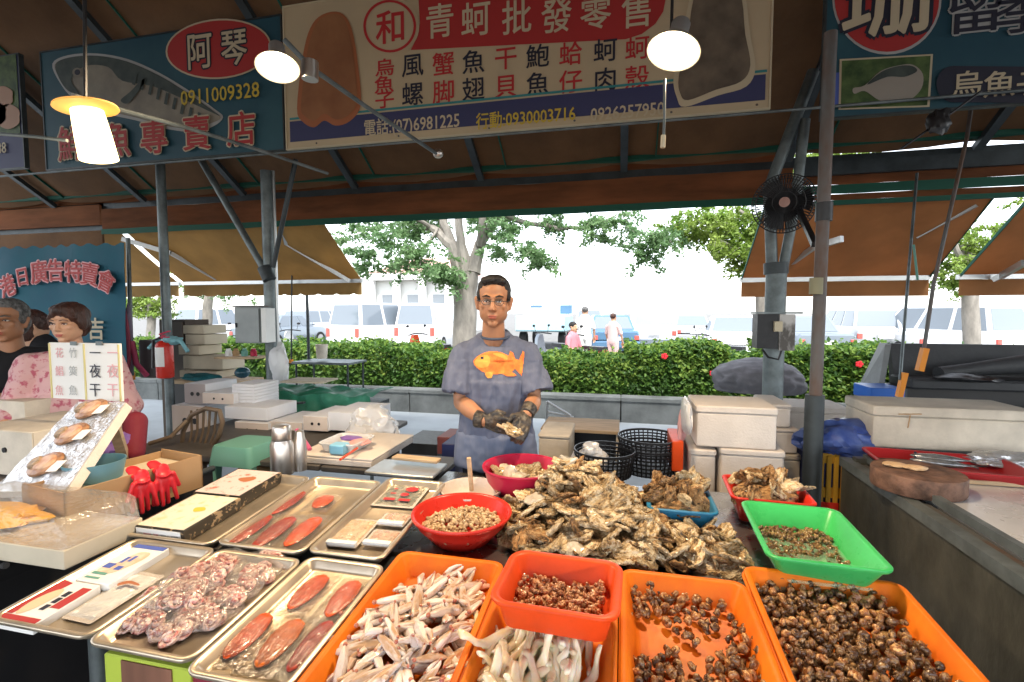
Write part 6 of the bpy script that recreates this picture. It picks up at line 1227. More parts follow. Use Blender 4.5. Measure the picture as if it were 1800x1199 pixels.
# green tarp covered bench and folding table
t = thing('tarp_table', 'folding table draped with a crumpled green tarpaulin', 'table', (at(550,700,Y=3.5).x, 3.6, 0)); a, b_ = at(445,684,Y=3.4), at(652,684,Y=3.4); w = b_.x-a.x; mb = MB(); vv = []; NX, NY = 40, 22
for i in range(NX+1):
    for j in range(NY+1):
        u, v = i/NX, j/NY; x = a.x+w*u; s_ = v*1.0
        if v < .5: y, z = 3.78-.75*v, a.z-.02
        else: y, z = 3.405-.05*(v-.5), a.z-.02-(v-.5)*.55
        n1 = noise.noise(Vector((x*5,y*6+z*5,3))); vv.append((x+.03*n1, y+.05*noise.noise(Vector((x*9,z*6,6)))*(v > .4), z+.05*n1+.02*noise.noise(Vector((x*16,y*16,z*16)))))
mb.add(vv, [(i*(NY+1)+j, (i+1)*(NY+1)+j, (i+1)*(NY+1)+j+1, i*(NY+1)+j+1)[::-1] for i in range(NX) for j in range(NY)]); part('tarpaulin', mb, m_tarpgreen, t, True, ang=60); part('tabletop', MB().box(a.x+.02,b_.x-.03,3.44,3.76,a.z-.13,a.z-.10), m_steeld, t, False)
for x in (a.x+.05, b_.x-.06): part('leg', MB().tube([(x,3.5,0),(x,3.5,a.z-.13)], .015, 8), m_steel, t)
solo('board', MB().slab(at(545,686,Y=3.6).x, 3.6, a.z+.05, a.z+.065, .38, .26, .004, .003, R(5)), m_kraftp, 'flat kraft board lying on the green tarpaulin', 'board')
solo('rack_bar', MB().bar(at(430,712,Y=3.2), at(535,708,Y=3.2), .03, .014).tube([at(486,712,Y=3.2), at(486,745,Y=3.2)], .012, 8), m_steeld, 'thin dark rack bar in front of the green tarpaulin', 'rack')
t = thing('folding_table', 'small grey folding table in front of the hedge under the left awning', 'table', (at(560,640,Y=5.9).x, 6.1, 0)); a, b_ = at(512,636,Y=5.9), at(612,636,Y=5.9); part('tabletop', MB().slab((a.x+b_.x)/2, 6.15, a.z-.03, a.z, b_.x-a.x, .5), m_steel, t)
for x, y in ((a.x+.04,5.95),(b_.x-.04,5.95),(a.x+.04,6.35),(b_.x-.04,6.35)): part('leg', MB().tube([(x,y,.01),(x,y,a.z-.03)], .014, 8), m_steeld, t)
solo('bucket', MB().lathe([(.001,0),(.07,0),(.085,.2),(.08,.2),(.065,.01),(.001,.01)], at(566,630,Y=6.1), 20, False), m_foamd, 'pale bucket standing on the small folding table', 'bucket')
solo('white_bag', crumple(at(491,640,Y=3.9)+Vector((0,0,-.02)), .09,.06,.20, 85, .18, 2, 4, flatb=False), m_filmm, 'white plastic carrier bag hanging on the twin post', 'plastic bag')
# chair with woven back
t = thing('chair', 'brown woven-back plastic chair between the woman and the cartons', 'chair', (at(345,760,Y=2.35).x, 2.5, 0)); mb = MB()
arc = [at(x, y, Y=2.35) for x, y in ((318,800),(322,758),(336,730),(362,718),(386,722),(391,742),(384,768),(362,800))]; mb.tube(arc, .014, 8); part('back_frame', mb, m_wicker, t)
for k in range(5): u = (k+1)/6; p = arc[1].lerp(arc[-2], u); q = [Vector((0,0,0))]; tp_ = at(330+11*k+6,724-6*sin(PI*u)+1,Y=2.35); part('slat', MB().tube([tp_, (tp_+at(328+9*k,798,Y=2.35))/2+Vector((0,.02,0)), at(328+9*k,798,Y=2.35)], .007, 6), m_wicker, t)
part('arm', MB().tube([at(262,780,Y=2.2), at(300,768,Y=2.25), at(328,740,Y=2.34)], .012, 8), m_wicker, t); part('seat', MB().slab(at(350,800,Y=2.5).x, 2.52, at(350,812,Y=2.35).z-.03, at(350,812,Y=2.35).z, .36, .34, .05, .01), m_wicker, t)
for dx, dy in ((-.15,-.13),(.15,-.13),(-.15,.15),(.15,.15)): part('leg', MB().tube([(at(350,800,Y=2.5).x+dx,2.52+dy,0),(at(350,800,Y=2.5).x+dx,2.52+dy,at(350,812,Y=2.35).z-.03)], .015, 8), m_wicker, t)
a, b_ = at(355,786,Y=2.05), at(438,826,Y=2.05); t = thing('stool', 'sea-green plastic stool behind the long cardboard box', 'stool', ((a.x+b_.x)/2, 2.2, 0)); cx = (a.x+b_.x)/2
part('seat', MB().loft([[(cx+x, 2.2+y, z) for x, y in rrect(.27*k_, .27*k_, .03)] for z, k_ in ((a.z-.10,1.0),(a.z-.01,.9),(a.z,.86))]), m_teal, t)
for sx in (-1,1):
    for sy in (-1,1): part('leg', MB().loft([[(cx+sx*(q_)+x, 2.2+sy*q_+y, z) for x, y in rrect(.05,.05,.01)] for z, q_ in ((0,.15),(a.z-.10,.105))]), m_teal, t)
# ---------------------------------------------------------------- left stall goods
A_, B_, C_, D_ = at(112,868,Z=.94), at(355,800,Z=.94), at(320,790,Z=.94), at(78,842,Z=.94)
t = thing('cardboard_box', 'long shallow cardboard box with red gloves over its side on the left table', 'cardboard box', ((A_.x+B_.x)/2,(A_.y+B_.y)/2,.802))
def wall(p, q, z0, z1, th_, mt, nm, par):
    d = (q-p); d.z = 0; n_ = Vector((-d.y, d.x, 0)).normalized()*th_; v = [Vector((c.x, c.y, z)) for z in (z0, z1) for c in (p, q, q+n_, p+n_)]
    return part(nm, MB().add(v, [(3,2,1,0),(4,5,6,7),(0,1,5,4),(1,2,6,5),(2,3,7,6),(3,0,4,7)]), mt, par, False)
zt_ = .94; P_ = [Vector((p.x, p.y, 0)) for p in (A_, B_)]; dir_ = (P_[1]-P_[0]).normalized(); nn_ = Vector((-dir_.y, dir_.x, 0)); Q_ = [p + nn_*.26 for p in P_]
wall(P_[0], P_[1], .802, zt_, .006, m_kraft, 'side_panel', t); wall(Q_[0], Q_[1], .802, zt_-.01, .006, m_kraft, 'side_panel', t); wall(Q_[0], P_[0], .802, zt_, .006, m_kraft, 'end_panel', t); wall(P_[1], Q_[1], .802, zt_, .006, m_kraft, 'end_panel', t)
part('contents', MB().add([(p.x,p.y,.90) for p in (P_[0],P_[1],Q_[1],Q_[0])], [(0,1,2,3)]), m_kraftp, t, False)
g = P_[0].lerp(P_[1], .56); t = thing('rubber_gloves', 'pair of bright red rubber gloves hanging over the cardboard box', 'gloves', (g.x, g.y, .80)); out = -nn_
for h_ in range(2):
    mb = MB(); o = g + dir_*(h_*.075-.04); mb.cone(o+Vector((0,0,zt_+.008))+nn_*.03, o+out*.022+Vector((0,0,zt_-.02)), .024, .028, sq=.35, side=dir_)
    mb.cone(o+out*.022+Vector((0,0,zt_-.01)), o+out*.026+Vector((0,0,zt_-.055)), .028, .034, sq=.32, side=dir_)
    for k in range(4): s0 = o+out*.028+dir_*(-.030+.020*k)+Vector((0,0,zt_-.05)); mb.cone(s0, s0+out*(.012*(k%2))+dir_*(.007*(k-1.5))+Vector((0,0,-.082-.010*(k in (1,2)))), .0095, .0078, 10)
    s0 = o+out*.03+dir_*(.034*(1 if h_ else -1))+Vector((0,0,zt_-.03)); mb.cone(s0, s0+dir_*(.022*(1 if h_ else -1))+Vector((0,0,-.055)), .010, .008, 10)
    part('glove', blob(mb, .0035, 2), m_redglove, t, 2)
solo('purple_bag', crumple(at(212,788,Y=1.95), .09,.07,.085, 86, .28, 2.4, 4), m_purple, 'purple plastic bag behind the blue tub on the left table', 'plastic bag')
c = at(168,850,Z=.88); c.z = .802; solo('blue_tub', MB().lathe([(.001,0),(.075,0),(.085,.10),(.10,.17),(.096,.17),(.078,.10),(.07,.01),(.001,.01)], c, 30, False), M('translucent_blue', (.20,.42,.52), .3, transl=.4), 'translucent blue plastic tub on the left table beside the slanted board', 'tub')
# slanted board with three split fish
q1, q2, q3, q4 = at(138,708,Y=1.72), at(222,708,Y=1.66), at(118,862,Y=1.28), at(-12,866,Y=1.33)
bd = thing('display_board', 'slanted foam board wrapped in plastic, showing three split dried fish', 'board', (q3.x, q3.y, .80)); nb = (q2-q1).cross(q4-q1).normalized(); nb = nb if nb.y < 0 or nb.z > 0 else -nb
if nb.z < 0: nb = -nb
part('board', MB().loft([[q + nb*d_ for q in (q1,q2,q3,q4)] for d_ in (-.035, 0)]), m_foam, bd, False)
part('wrap', MB().loft([[q1.lerp(q4,v).lerp(q2.lerp(q3,v),u) + nb*(.006+.005*noise.noise(Vector((u*9,v*9,1)))) for u in [k/14 for k in range(15)]] for v in [k/20 for k in range(21)]], False, False), m_film, bd, True)
part('prop', MB().bar(q1.lerp(q2,.5)-nb*.04, Vector((q1.x, q1.y+.2, .80)), .04, .04), m_wood, bd, False)
def onb(u, v, d=0): return q1.lerp(q4, v).lerp(q2.lerp(q3, v), u) + nb*d
ubx = (q2-q1).normalized()
m_dfish = M('split_dried_fish', (.24,.11,.05), .45, col2=(.50,.27,.14), vs_=26, bump=.4, coat=.2); m_dhead = M('dried_fish_head', (.12,.09,.06), .5, col2=(.50,.34,.20), vs_=40, bump=.5)
for i, (px, py) in enumerate(((148,728),(103,775),(66,826))):
    v = (py-712)/152; 
    c = onb(.45 if i == 0 else .48, v); t = thing('dried_fish', ('top','middle','lowest')[i] + ' split dried fish on the slanted board', 'dried fish', c, 'split dried fish on the slanted board')
    ax = (Matrix.Rotation(R(6), 3, nb) @ ubx); ay = nb.cross(ax)
    def E2(r1, r2, z0, z1, ox=0, oy=0, sd=0): return MB().loft([[c + ax*(ox+r1*s_*cos(b)*(1+.06*sin(3*b+sd))) + ay*(oy+r2*s_*sin(b)) + nb*z for b in [2*PI*k/24 for k in range(24)]] for z, s_ in ((z0,1),(z1,.93),(z1+.004,.75),(z1+.003,.3))])
    part('body', E2(.082,.058,.010,.018,0,0,i), m_dfish, t); part('flesh', E2(.056,.038,.020,.025,.008,0,i), M('dried_flesh%d'%i, (.46,.20,.10), .4, col2=(.66,.44,.28), vs_=30, bump=.3), t); part('head', E2(.026,.030,.022,.030,-.046,.0,1), m_dhead, t)
    part('tail', MB().loft([[c+ax*x+ay*y+nb*z for x,y in ((.060,-.010),(.085,-.020),(.080,0),(.085,.018),(.060,.010))] for z in (.010,.016)]), m_dfish, t, False)
    lb = c + ax*.092 - ay*.016; o = part('price_card', MB().loft([[lb+ax*x+ay*y+nb*z for x,y in ((-.025,-.028),(.035,-.028),(.035,.022),(-.025,.022))] for z in (.019,.0205)]), m_paper, t, False)
# price papers on a clip
a, b_ = at(85,602,Y=1.78), at(214,706,Y=1.78); t = thing('price_board', 'white price papers clipped to a board in front of the woman', 'price board', ((a.x+b_.x)/2, 1.8, b_.z))
part('backing', MB().box(a.x,b_.x,1.782,1.792,b_.z,a.z), m_paper, t, False); xm_ = at(149,650,Y=1.78).x
for x in (a.x+.004, xm_, b_.x-.006): part('tape', MB().box(x-.004,x+.004,1.778,1.7815,b_.z,a.z-.004), M('masking_tape%d'%int(x*100), (.62,.55,.25), .6), t, False)
for s_, x, mt, hh in (('一夜干',167,m_ink,26),('一夜干',198,m_inkp,26),('花鯧魚',104,m_inkp,19),('竹筴魚',128,m_inkg,19)):
    for k, ch in enumerate(s_): txt(ch, x, (620, 652, 686)[k], hh, mt, t, 1.776, 1, .0)
for x in (130, 175): p = at(x,604,Y=1.775); part('clip', MB().box(p.x-.018,p.x+.018,1.770,1.776,p.z-.008,p.z+.010), m_steel, t, False)
part('stick', MB().tube([at(150,706,Y=1.80), at(152,770,Y=1.80)], .008, 8), m_wood, t)
hcarton('white carton with one round hole at the far left', -60, 62, 752, 840, 1.60, .4, False, m_foamd, m_foamd, None); c = at(9,791,Y=1.597); solo('hole', MB().tube([c+Vector((0,-.004,0)), c], .012, 14), m_blackp, 'black round hole punched in the far-left white carton', 'hole') if False else None
o = bpy.data.objects['carton']; 
for ob in list(bpy.data.objects):
    if ob.get('label', '').startswith('white carton with one round hole'): part('hole', MB().tube([c+Vector((0,-.006,0)), c], .012, 14), m_blackp, ob); break
bx('foam_box', 'grey-white foam box behind the far-left carton', 'foam box', -80, 45, 700, 755, 2.0, .3, m_foamd)
a = at(0,985,Y=1.04); b_ = at(112,985,Y=1.04); t = thing('food_case', 'clear wrapped case with a kraft front and orange food at the lower left', 'food case', (b_.x-.4, 1.15, .80)); zk = at(60,935,Y=1.02).z; zk2 = at(60,880,Y=1.02).z
part('box', MB().slab(b_.x-.30, 1.16, .802, .86, .60, .24, .006, .003), m_kraftp, t); part('cover', MB().loft([[(b_.x-.30+x, 1.16+y, z) for x, y in rrect(.60*k_,.24*k_,.02)] for z, k_ in ((.861,1),(.93,.97),(.945,.90))]), m_film, t); part('orange_food', crumple((b_.x-.42,1.16,.875), .12,.07,.03, 90, .3, 4, 3), M('orange_roe_food', (.75,.38,.02), .4), t)
# clothes hanging by the banner
for i, (px, col) in enumerate(((213,(.05,.04,.12)),(220,(.28,.05,.08)),(226,(.20,.16,.22)))):
    p = at(px, 600, Y=3.75+.05*i); solo('hanging_cloth', crumple(p+Vector((0,0,-.02)), .045,.03,.33, 95+i, .2, 2, 3, flatb=False), M('cloth_%d'%i, col, .9), ('navy','dark red','greyish purple')[i] + ' cloth hanging at the right edge of the blue banner', 'cloth', group='cloths hanging beside the banner')
bx('handbag', 'pink and grey bag standing behind the pale pole', 'bag', 240, 272, 598, 665, 3.9, .15, M('dark_grey_bag', (.09,.08,.08), .7), r=.04); solo('pink_strap', MB().tube([at(232,600,Y=3.85), at(240,640,Y=3.85), at(258,660,Y=3.85)], .025, 10), M('strap_pink', (.55,.08,.16), .6), 'pink strap hanging beside the dark grey bag', 'strap')
# ---------------------------------------------------------------- people
def head_mb(mb, Mx, neck=True, fem=False):
    s0 = len(mb.v); e = mb.ell
    e((0,.018,.045), .077,.094,.080, 24, 16); e((0,-.012,-.028), .067,.072,.082, 24, 16); e((.046,.0,-.050), .023,.036,.036); e((-.046,.0,-.050), .023,.036,.036)
    e((0,-.058,-.096), .024,.020,.018); e((.042,-.056,-.012), .021,.017,.018); e((-.042,-.056,-.012), .021,.017,.018)
    mb.cone((-.044,-.070,.031), (-.010,-.083,.027), .010, .010, 10); mb.cone((.044,-.070,.031), (.010,-.083,.027), .010, .010, 10)
    mb.cone((0,-.080,.022), (0,-.102,-.024), .0075, .0125, 12); e((.012,-.094,-.028), .009,.011,.008); e((-.012,-.094,-.028), .009,.011,.008)
    e((0,-.078,-.058), .024,.012,.0065); e((0,-.077,-.067), .020,.012,.0075); e((0,-.075,-.045), .022,.010,.012)
    for s_ in (-1,1): mb.cone((s_*.078,.005,-.028), (s_*.084,.014,.018), .009, .014, 10, sq=1.0)
    if neck: mb.cone((0,.020,-.06), (0,.040,-.19), .052 if not fem else .045, .060 if not fem else .05, 20)
    for i in range(s0, len(mb.v)): mb.v[i] = Mx @ mb.v[i]
def face(par, Mx, hair, lips=m_lips, brow=.0045):
    X_ = lambda mb: mb.xf(Mx)
    for s_ in (-1,1):
        w = part('eye', X_(MB().ell((s_*.030,-.0735,.008), .0115,.008,.0036, 14, 8)), m_paper, par, 2); part('iris', X_(MB().ell((s_*.030,-.0793,.008), .0050,.0034,.0036, 12, 7)), m_ink, w, 2)
        part('eyelid', X_(MB().tube([(s_*(.030-.015),-.078,.008),(s_*.027,-.0835,.0135),(s_*.034,-.0825,.0135),(s_*.046,-.072,.009)], .0022, 6)), hair, par)
        part('eyebrow', X_(MB().tube([(s_*.013,-.0915,.030),(s_*.030,-.0895,.036),(s_*.050,-.076,.031)], [brow*.7,brow,brow*.5], 6)), hair, par)
    part('lips', X_(MB().ell((0,-.0845,-.0585), .0225,.0065,.0045, 16, 6).ell((0,-.084,-.0665), .018,.0065,.0050, 16, 6)), lips, par, 2)
def hand(mb, w, d, side, up, curl=.8, s=1.):
    """palm + four bent fingers + thumb; w wrist, d pointing direction, side towards the thumb, up = back of the hand"""
    w, d, side, up = Vector(w), Vector(d).normalized(), Vector(side).normalized(), Vector(up).normalized()
    mb.cone(w, w+d*.03*s, .027*s, .032*s, 14, sq=.7, side=side); k0 = w + d*.075*s
    for f in range(4):
        o = side*(.030-.020*f)*s; mb.cone(w+d*.02*s+o*.7, k0+o-up*.002, .013*s, .0125*s, 10)
        L = (.038,.043,.040,.032)[f]*s; a = curl*.55; v = d*cos(a)-up*sin(a); p1 = k0+o+v*L; a += curl; v = d*cos(a)-up*sin(a); p2 = p1+v*L*.68; a += curl*.8; v = d*cos(a)-up*sin(a); p3 = p2+v*L*.5
        mb.cone(k0+o, p1, .0108*s, .0098*s, 10); mb.cone(p1, p2, .0098*s, .009*s, 10); mb.cone(p2, p3, .009*s, .0078*s, 10)
    t0 = w+d*.025*s+side*.022*s; t1 = t0+(d*.6+side*.75-up*.35).normalized()*.038*s; t2 = t1+(d*.95+side*.05-up*.5).normalized()*.032*s; mb.cone(t0, t1, .015*s, .0115*s, 10); mb.cone(t1, t2, .0115*s, .009*s, 10)
V3 = Vector
# the stallholder
base = at(871, 700, Y=2.28); bxx = base.x; pm = thing('person', 'man in a grey-blue T-shirt with an orange fish print, shucking in muddy gloves', 'person', (bxx, 2.28, 0))
RZ = math.atan2(-bxx, 2.28)*.8; T0 = Matrix.Translation((bxx, 2.28, 0)) @ Matrix.Rotation(RZ, 4, 'Z'); T = T0 @ Matrix.Diagonal((.91,1,1,1))
HM = T0 @ Matrix.Translation((-.006,-.035,1.596)) @ Euler((R(3), R(1.5), R(0))).to_matrix().to_4x4() @ Matrix.Diagonal((.98,.98,1.0,1))
ShR, ElR, WrR = V3((-.180,.02,1.345)), V3((-.182,-.03,1.115)), V3((-.045,-.205,1.065)); ShL, ElL, WrL = V3((.180,.02,1.345)), V3((.205,-.03,1.12)), V3((.165,-.215,1.095))
mb = MB(); head_mb(mb, T.inverted() @ HM); mb.cone((0,.035,1.33), (0,.035,1.25), .07, .11, 20, sq=.7, side=(1,0,0)); mb.cone((-.13,.025,1.345),(.13,.025,1.345), .045, .045, 14)
for S_, E_, W_2 in ((ShR,ElR,WrR),(ShL,ElL,WrL)): mb.cone(S_, E_, .052, .041, 16); mb.cone(E_, E_.lerp(W_2,.35), .041, .043, 16); mb.cone(E_.lerp(W_2,.35), W_2, .043, .029, 16)
mb.cone((0,.035,1.25),(0,.03,.95), .115, .13, 20, sq=.7, side=(1,0,0))
for s_ in (-1,1): mb.cone((s_*.09,.03,.92),(s_*.10,.03,.50), .085, .058, 16); mb.cone((s_*.10,.03,.50),(s_*.10,.05,.09), .055, .038, 16); mb.cone((s_*.10,.05,.06),(s_*.11,-.10,.035), .035, .03, 12)
part('body', blob(mb, .0052, 3).xf(T), m_skin, pm, 2); face(pm, HM, m_hair)
mb = MB().ell((0,.030,.062), .083,.094,.076, 24, 16); mb.ell((0,.055,.02), .078,.075,.075, 20, 12)
for s_ in (-1,1): mb.ell((s_*.067,.010,.036), .018,.040,.034)
mb.cone((-.045,-.048,.104),(.045,-.048,.104), .018, .018, 12); mb.ell((0,-.030,.108), .055,.045,.026)
part('hair', blob(mb, .005, 2, lambda v, n: .0025*noise.noise(v*90)).xf(HM), m_hair, pm, 2)
# spectacles
mb = MB()
for s_ in (-1,1):
    mb.tube([(s_*.031+.021*cos(a)*(1.0), -.092+abs(s_*.031+.021*cos(a))*.12, .006+.0135*sin(a)) for a in [k*PI/9 for k in range(19)]], .0013, 5); mb.tube([(s_*.052,-.086,.010),(s_*.080,-.02,.012),(s_*.084,.02,.006)], .0016, 5)
mb.tube([(-.010,-.094,.009),(0,-.098,.011),(.010,-.094,.009)], .0013, 5); gs = part('spectacles', mb.xf(HM), m_steeld, pm)
part('lens', MB().loft([[(s_*.031+.020*cos(a), -.0915+abs(s_*.031+.020*cos(a))*.12+dz, .006+.0125*sin(a)) for a in [k*PI/8 for k in range(16)]] for s_ in (1,) for dz in (0,.0008)]).loft([[(-.031+.020*cos(a), -.0915+abs(-.031+.020*cos(a))*.12+dz, .006+.0125*sin(a)) for a in [k*PI/8 for k in range(16)]] for dz in (0,.0008)]).xf(HM), m_glass, gs)
# T-shirt
def wr(v, n):
    fold = .016*(.5-abs(noise.noise(V3((v.x*9+v.z*2, v.y*6, v.z*2.6))))*2) + .009*(.5-abs(noise.noise(V3((v.x*18-v.z*4, v.y*11, v.z*5+2))))*2)
    return fold*(1 if v.z < 1.32 else .5) + .003*noise.noise(v*40)
mb = MB(); mb.ell((0,.022,1.30), .175,.102,.145, 28, 16); mb.cone((0,.028,1.265),(0,.03,1.18), .165, .195, 28, sq=.60, side=(1,0,0)); mb.cone((0,.03,1.22),(0,.03,.93), .208, .200, 28, True, .62, (1,0,0)); mb.cone((0,.03,1.20),(0,.03,1.10), .198, .20, 28, sq=.6, side=(1,0,0))
mb.cone((-.160,.025,1.342),(-.05,.028,1.390), .060, .066, 18); mb.cone((.160,.025,1.342),(.05,.028,1.390), .060, .066, 18); mb.cone((-.05,.028,1.392),(.05,.028,1.392), .066, .066, 18)
for S_, E_, s_ in ((ShR,ElR,-1),(ShL,ElL,1)): mb.cone(S_+V3((0,0,-.005)), S_.lerp(E_,.5)+V3((s_*.012,0,0)), .064, .080, 18); mb.cone(S_.lerp(E_,.40)+V3((s_*.01,0,0)), S_.lerp(E_,.80)+V3((s_*.018,0,0)), .080, .088, 18, True)
sh = blob(mb, .006, 9, wr)
for v in sh.v:                                            # neckline: scoop the cloth down around the neck
    if v.z > 1.39 and v.y < .0: v.z -= max(0, (.095-math.hypot(v.x, v.y+.02)))*.35
shw = MB(); shw.v = [T @ v for v in sh.v]; shw.f = sh.f; shw.m = sh.m
shirt = part('t_shirt', shw, m_shirt, pm, 2)
ringp = [T @ V3((cos(a)*.077, .020+sin(a)*.076, 1.443+.024*sin(a)-.004*cos(2*a))) for a in [k*PI/16 for k in range(33)]]; part('collar', MB().tube(ringp, .0065, 8, False), m_shirtb, pm)
bv = BVHTree.FromPolygons([v for v in shw.v], shw.f)
def decal(name, outline, mt, off, par, cell=3.2, lab=None):
    """print lying on the shirt cloth: a fine grid laid on the surface from the front"""
    xs = [p[0] for p in outline]; ys = [p[1] for p in outline]; nx = int((max(xs)-min(xs))/cell)+2; ny = int((max(ys)-min(ys))/cell)+2; vid = {}; vv = []; ff = []
    def vert(i, j):
        if (i, j) in vid: return vid[i, j]
        d = at(min(xs)+i*cell, min(ys)+j*cell, Y=1.2); o_ = V3((0,0,CZ)); dr = (d-o_).normalized(); hit = bv.ray_cast(o_, dr)
        p = hit[0] - dr*off if hit[0] else None; vid[i, j] = len(vv) if p is not None else None
        if p is not None: vv.append(p)
        return vid[i, j]
    for i in range(nx):
        for j in range(ny):
            if inpoly(min(xs)+(i+.5)*cell, min(ys)+(j+.5)*cell, outline):
                q = [vert(i,j), vert(i,j+1), vert(i+1,j+1), vert(i+1,j)]
                if None not in q: ff.append(tuple(q))
    part(name, MB().add(vv, ff), mt, par, 2, lab)
fb = smoothp([(832,637),(840,626),(858,618),(880,619),(897,628),(903,640),(897,650),(880,657),(860,657),(842,650)])
decal('fish_print', fb, m_fishpr, .003, shirt, 1.1); decal('fish_print', [(893,628),(897,617),(902,620),(905,630),(912,633),(919,617),(922,619),(920,640),(917,661),(912,655),(905,648),(899,655),(893,648),(900,640)], m_fishpr, .003, shirt, 1.1)
decal('fish_print', smoothp([(876,650),(895,652),(908,660),(890,661)]), m_fishpr, .0032, shirt, 1.1); decal('fish_print', smoothp([(834,637),(842,628),(856,624),(862,634),(856,645),(842,646)]), m_fishpy, .0038, shirt, 1.1)
decal('fish_print', smoothp([(853,655),(865,655),(864,664),(856,664)]), m_fishpy, .0032, shirt, 1.1); decal('fish_print', [(845,627),(850,627),(850,631),(845,631)], m_ink, .0045, shirt, 1.0)
decal('fish_print', smoothp([(866,622),(882,622),(893,632),(880,628)]), m_fishpy, .0038, shirt, 1.1)
# wet apron / long shirt tail below the arms
mb = MB().cone((0,.03,1.00),(0,.035,.955), .190, .214, 28, True, .64, (1,0,0)); mb.cone((0,.03,.96),(0,.035,.80), .214, .228, 28, True, .64, (1,0,0)); sh2 = blob(mb, .007, 2, lambda v, n: .014*noise.noise(V3((v.x*14, v.y*9, v.z*3))) + .004*noise.noise(v*30) + .006*max(0,.95-v.z)); part('shirt_tail', sh2.xf(T), m_wetshirt, pm, 2)
mb = MB().cone((0,.03,.98),(0,.03,.84), .15,.16, 20, sq=.65, side=(1,0,0))
for s_ in (-1,1): mb.cone((s_*.09,.03,.88),(s_*.10,.03,.50), .098,.08, 16); mb.cone((s_*.10,.03,.52),(s_*.10,.05,.08), .08,.07, 16, True)
part('trousers', blob(mb, .012, 2).xf(T), m_pants, pm, 2)
# gloves
mb = MB(); d = V3((.9,-.35,-.12)); mb.cone(WrR-d.normalized()*.045, WrR, .042,.036, 16, True); hand(mb, WrR, d, (.2,-.3,.9), (-.1,-.9,.25), .75, 1.12); part('glove', blob(mb, .0042, 2, lambda v, n: .0015*noise.noise(v*70)).xf(T), m_glove, pm, 2)
mb = MB(); d = V3((-.35,-.75,-.55)); mb.cone(WrL-d.normalized()*.05, WrL, .040,.036, 16, True); hand(mb, WrL, d, (-.7,.1,.6), (.3,-.65,.6), 1.0, 1.12); part('glove', blob(mb, .0042, 2, lambda v, n: .0015*noise.noise(v*70)).xf(T), m_glove, pm, 2)
p = T @ V3((.105,-.30,1.04)); inst(OY[2], 'oyster', 'small oyster held between the man\'s gloved hands', 'oyster', p, (.8,.3,.5), .95)
p = T @ V3((.055,-.27,1.045)); solo('oyster_knife', MB().tube([p+V3((-.03,0,.015)), p+V3((.02,-.01,-.002))], .007, 8).tube([p+V3((.02,-.01,-.002)), p+V3((.07,-.02,-.012))], [.004,.001], 6), m_wood, 'short oyster knife held in the man\'s right glove', 'knife')
# the woman
px_, Yw = 124, 2.25; bw = at(px_, 700, Y=Yw); pw = thing('person', 'woman with auburn hair in a pink floral jacket behind the price papers', 'person', (bw.x, Yw, 0)); T2 = Matrix.Translation((bw.x, Yw, 0)) @ Matrix.Rotation(R(38), 4, 'Z')
hc = at(119, 570, Y=Yw-.03); HM = Matrix.Translation(hc) @ Matrix.Rotation(R(24), 4, 'Z') @ Euler((R(4),0,0)).to_matrix().to_4x4() @ Matrix.Diagonal((.98,.98,.92,1)); zs = hc.z - 1.60
mb = MB(); head_mb(mb, T2.inverted() @ HM, True, True); Z_ = lambda z: z + zs
mb.cone((0,.03,Z_(1.28)),(0,.03,Z_(1.0)), .12,.15, 18, sq=.65, side=(1,0,0)); mb.cone((0,.03,Z_(1.0)),(0,.03,Z_(.1)), .15,.12, 18, sq=.7, side=(1,0,0)); wa, wb_ = V3((-.24,-.18,Z_(1.02))), V3((.26,-.12,Z_(.98)))
mb.cone((-.17,.02,Z_(1.36)),(-.25,0,Z_(1.12)), .05,.04); mb.cone((-.25,0,Z_(1.12)), wa, .04,.03); mb.cone((.17,.02,Z_(1.36)),(.27,.02,Z_(1.10)), .05,.04); mb.cone((.27,.02,Z_(1.10)), wb_, .04,.03)
for q in (wa,): hand(mb, q, (.3,-.6,-.6), (.8,0,.2), (0,-.7,.6), .7)
part('body', blob(mb, .006, 3).xf(T2), m_skinw, pw, 2); face(pw, HM, m_hairb, M('lips_red', (.45,.12,.10), .45), .003)
mb = MB().ell((0,.030,.055), .094,.104,.090, 24, 16); mb.ell((0,.06,-.01), .085,.07,.09)
for s_ in (-1,1): mb.ell((s_*.076,.012,.02), .020,.045,.06); mb.cone((s_*.012,-.070,.092),(s_*.060,-.045,.045), .022,.016)
mb.ell((0,-.045,.098), .06,.045,.032); part('hair', blob(mb, .006, 2, lambda v, n: .005*noise.noise(V3((v.x*55,v.y*55,v.z*20)))).xf(HM), m_hairb, pw, 2)
mb = MB(); mb.cone((0,.03,Z_(1.27)),(0,.03,Z_(1.15)), .165,.20, 24, sq=.66, side=(1,0,0)); mb.cone((0,.03,Z_(1.18)),(0,.03,Z_(.80)), .205,.225, 24, True, .7, (1,0,0)); mb.cone((-.16,.02,Z_(1.37)),(.16,.02,Z_(1.37)), .068,.068, 16)
mb.cone((-.18,.02,Z_(1.36)),(-.26,0,Z_(1.10)), .078,.072); mb.cone((-.26,0,Z_(1.10)), wa.lerp(V3((-.26,0,Z_(1.1))),.25), .068,.058, 16, True); mb.cone((.18,.02,Z_(1.36)),(.28,.02,Z_(1.08)), .080,.075); mb.cone((.28,.02,Z_(1.08)), wb_, .072,.062, 16, True)
part('jacket', blob(mb, .0075, 4, lambda v, n: .012*noise.noise(v*9)+.006*noise.noise(v*22)).xf(T2), m_floral, pw, 2)
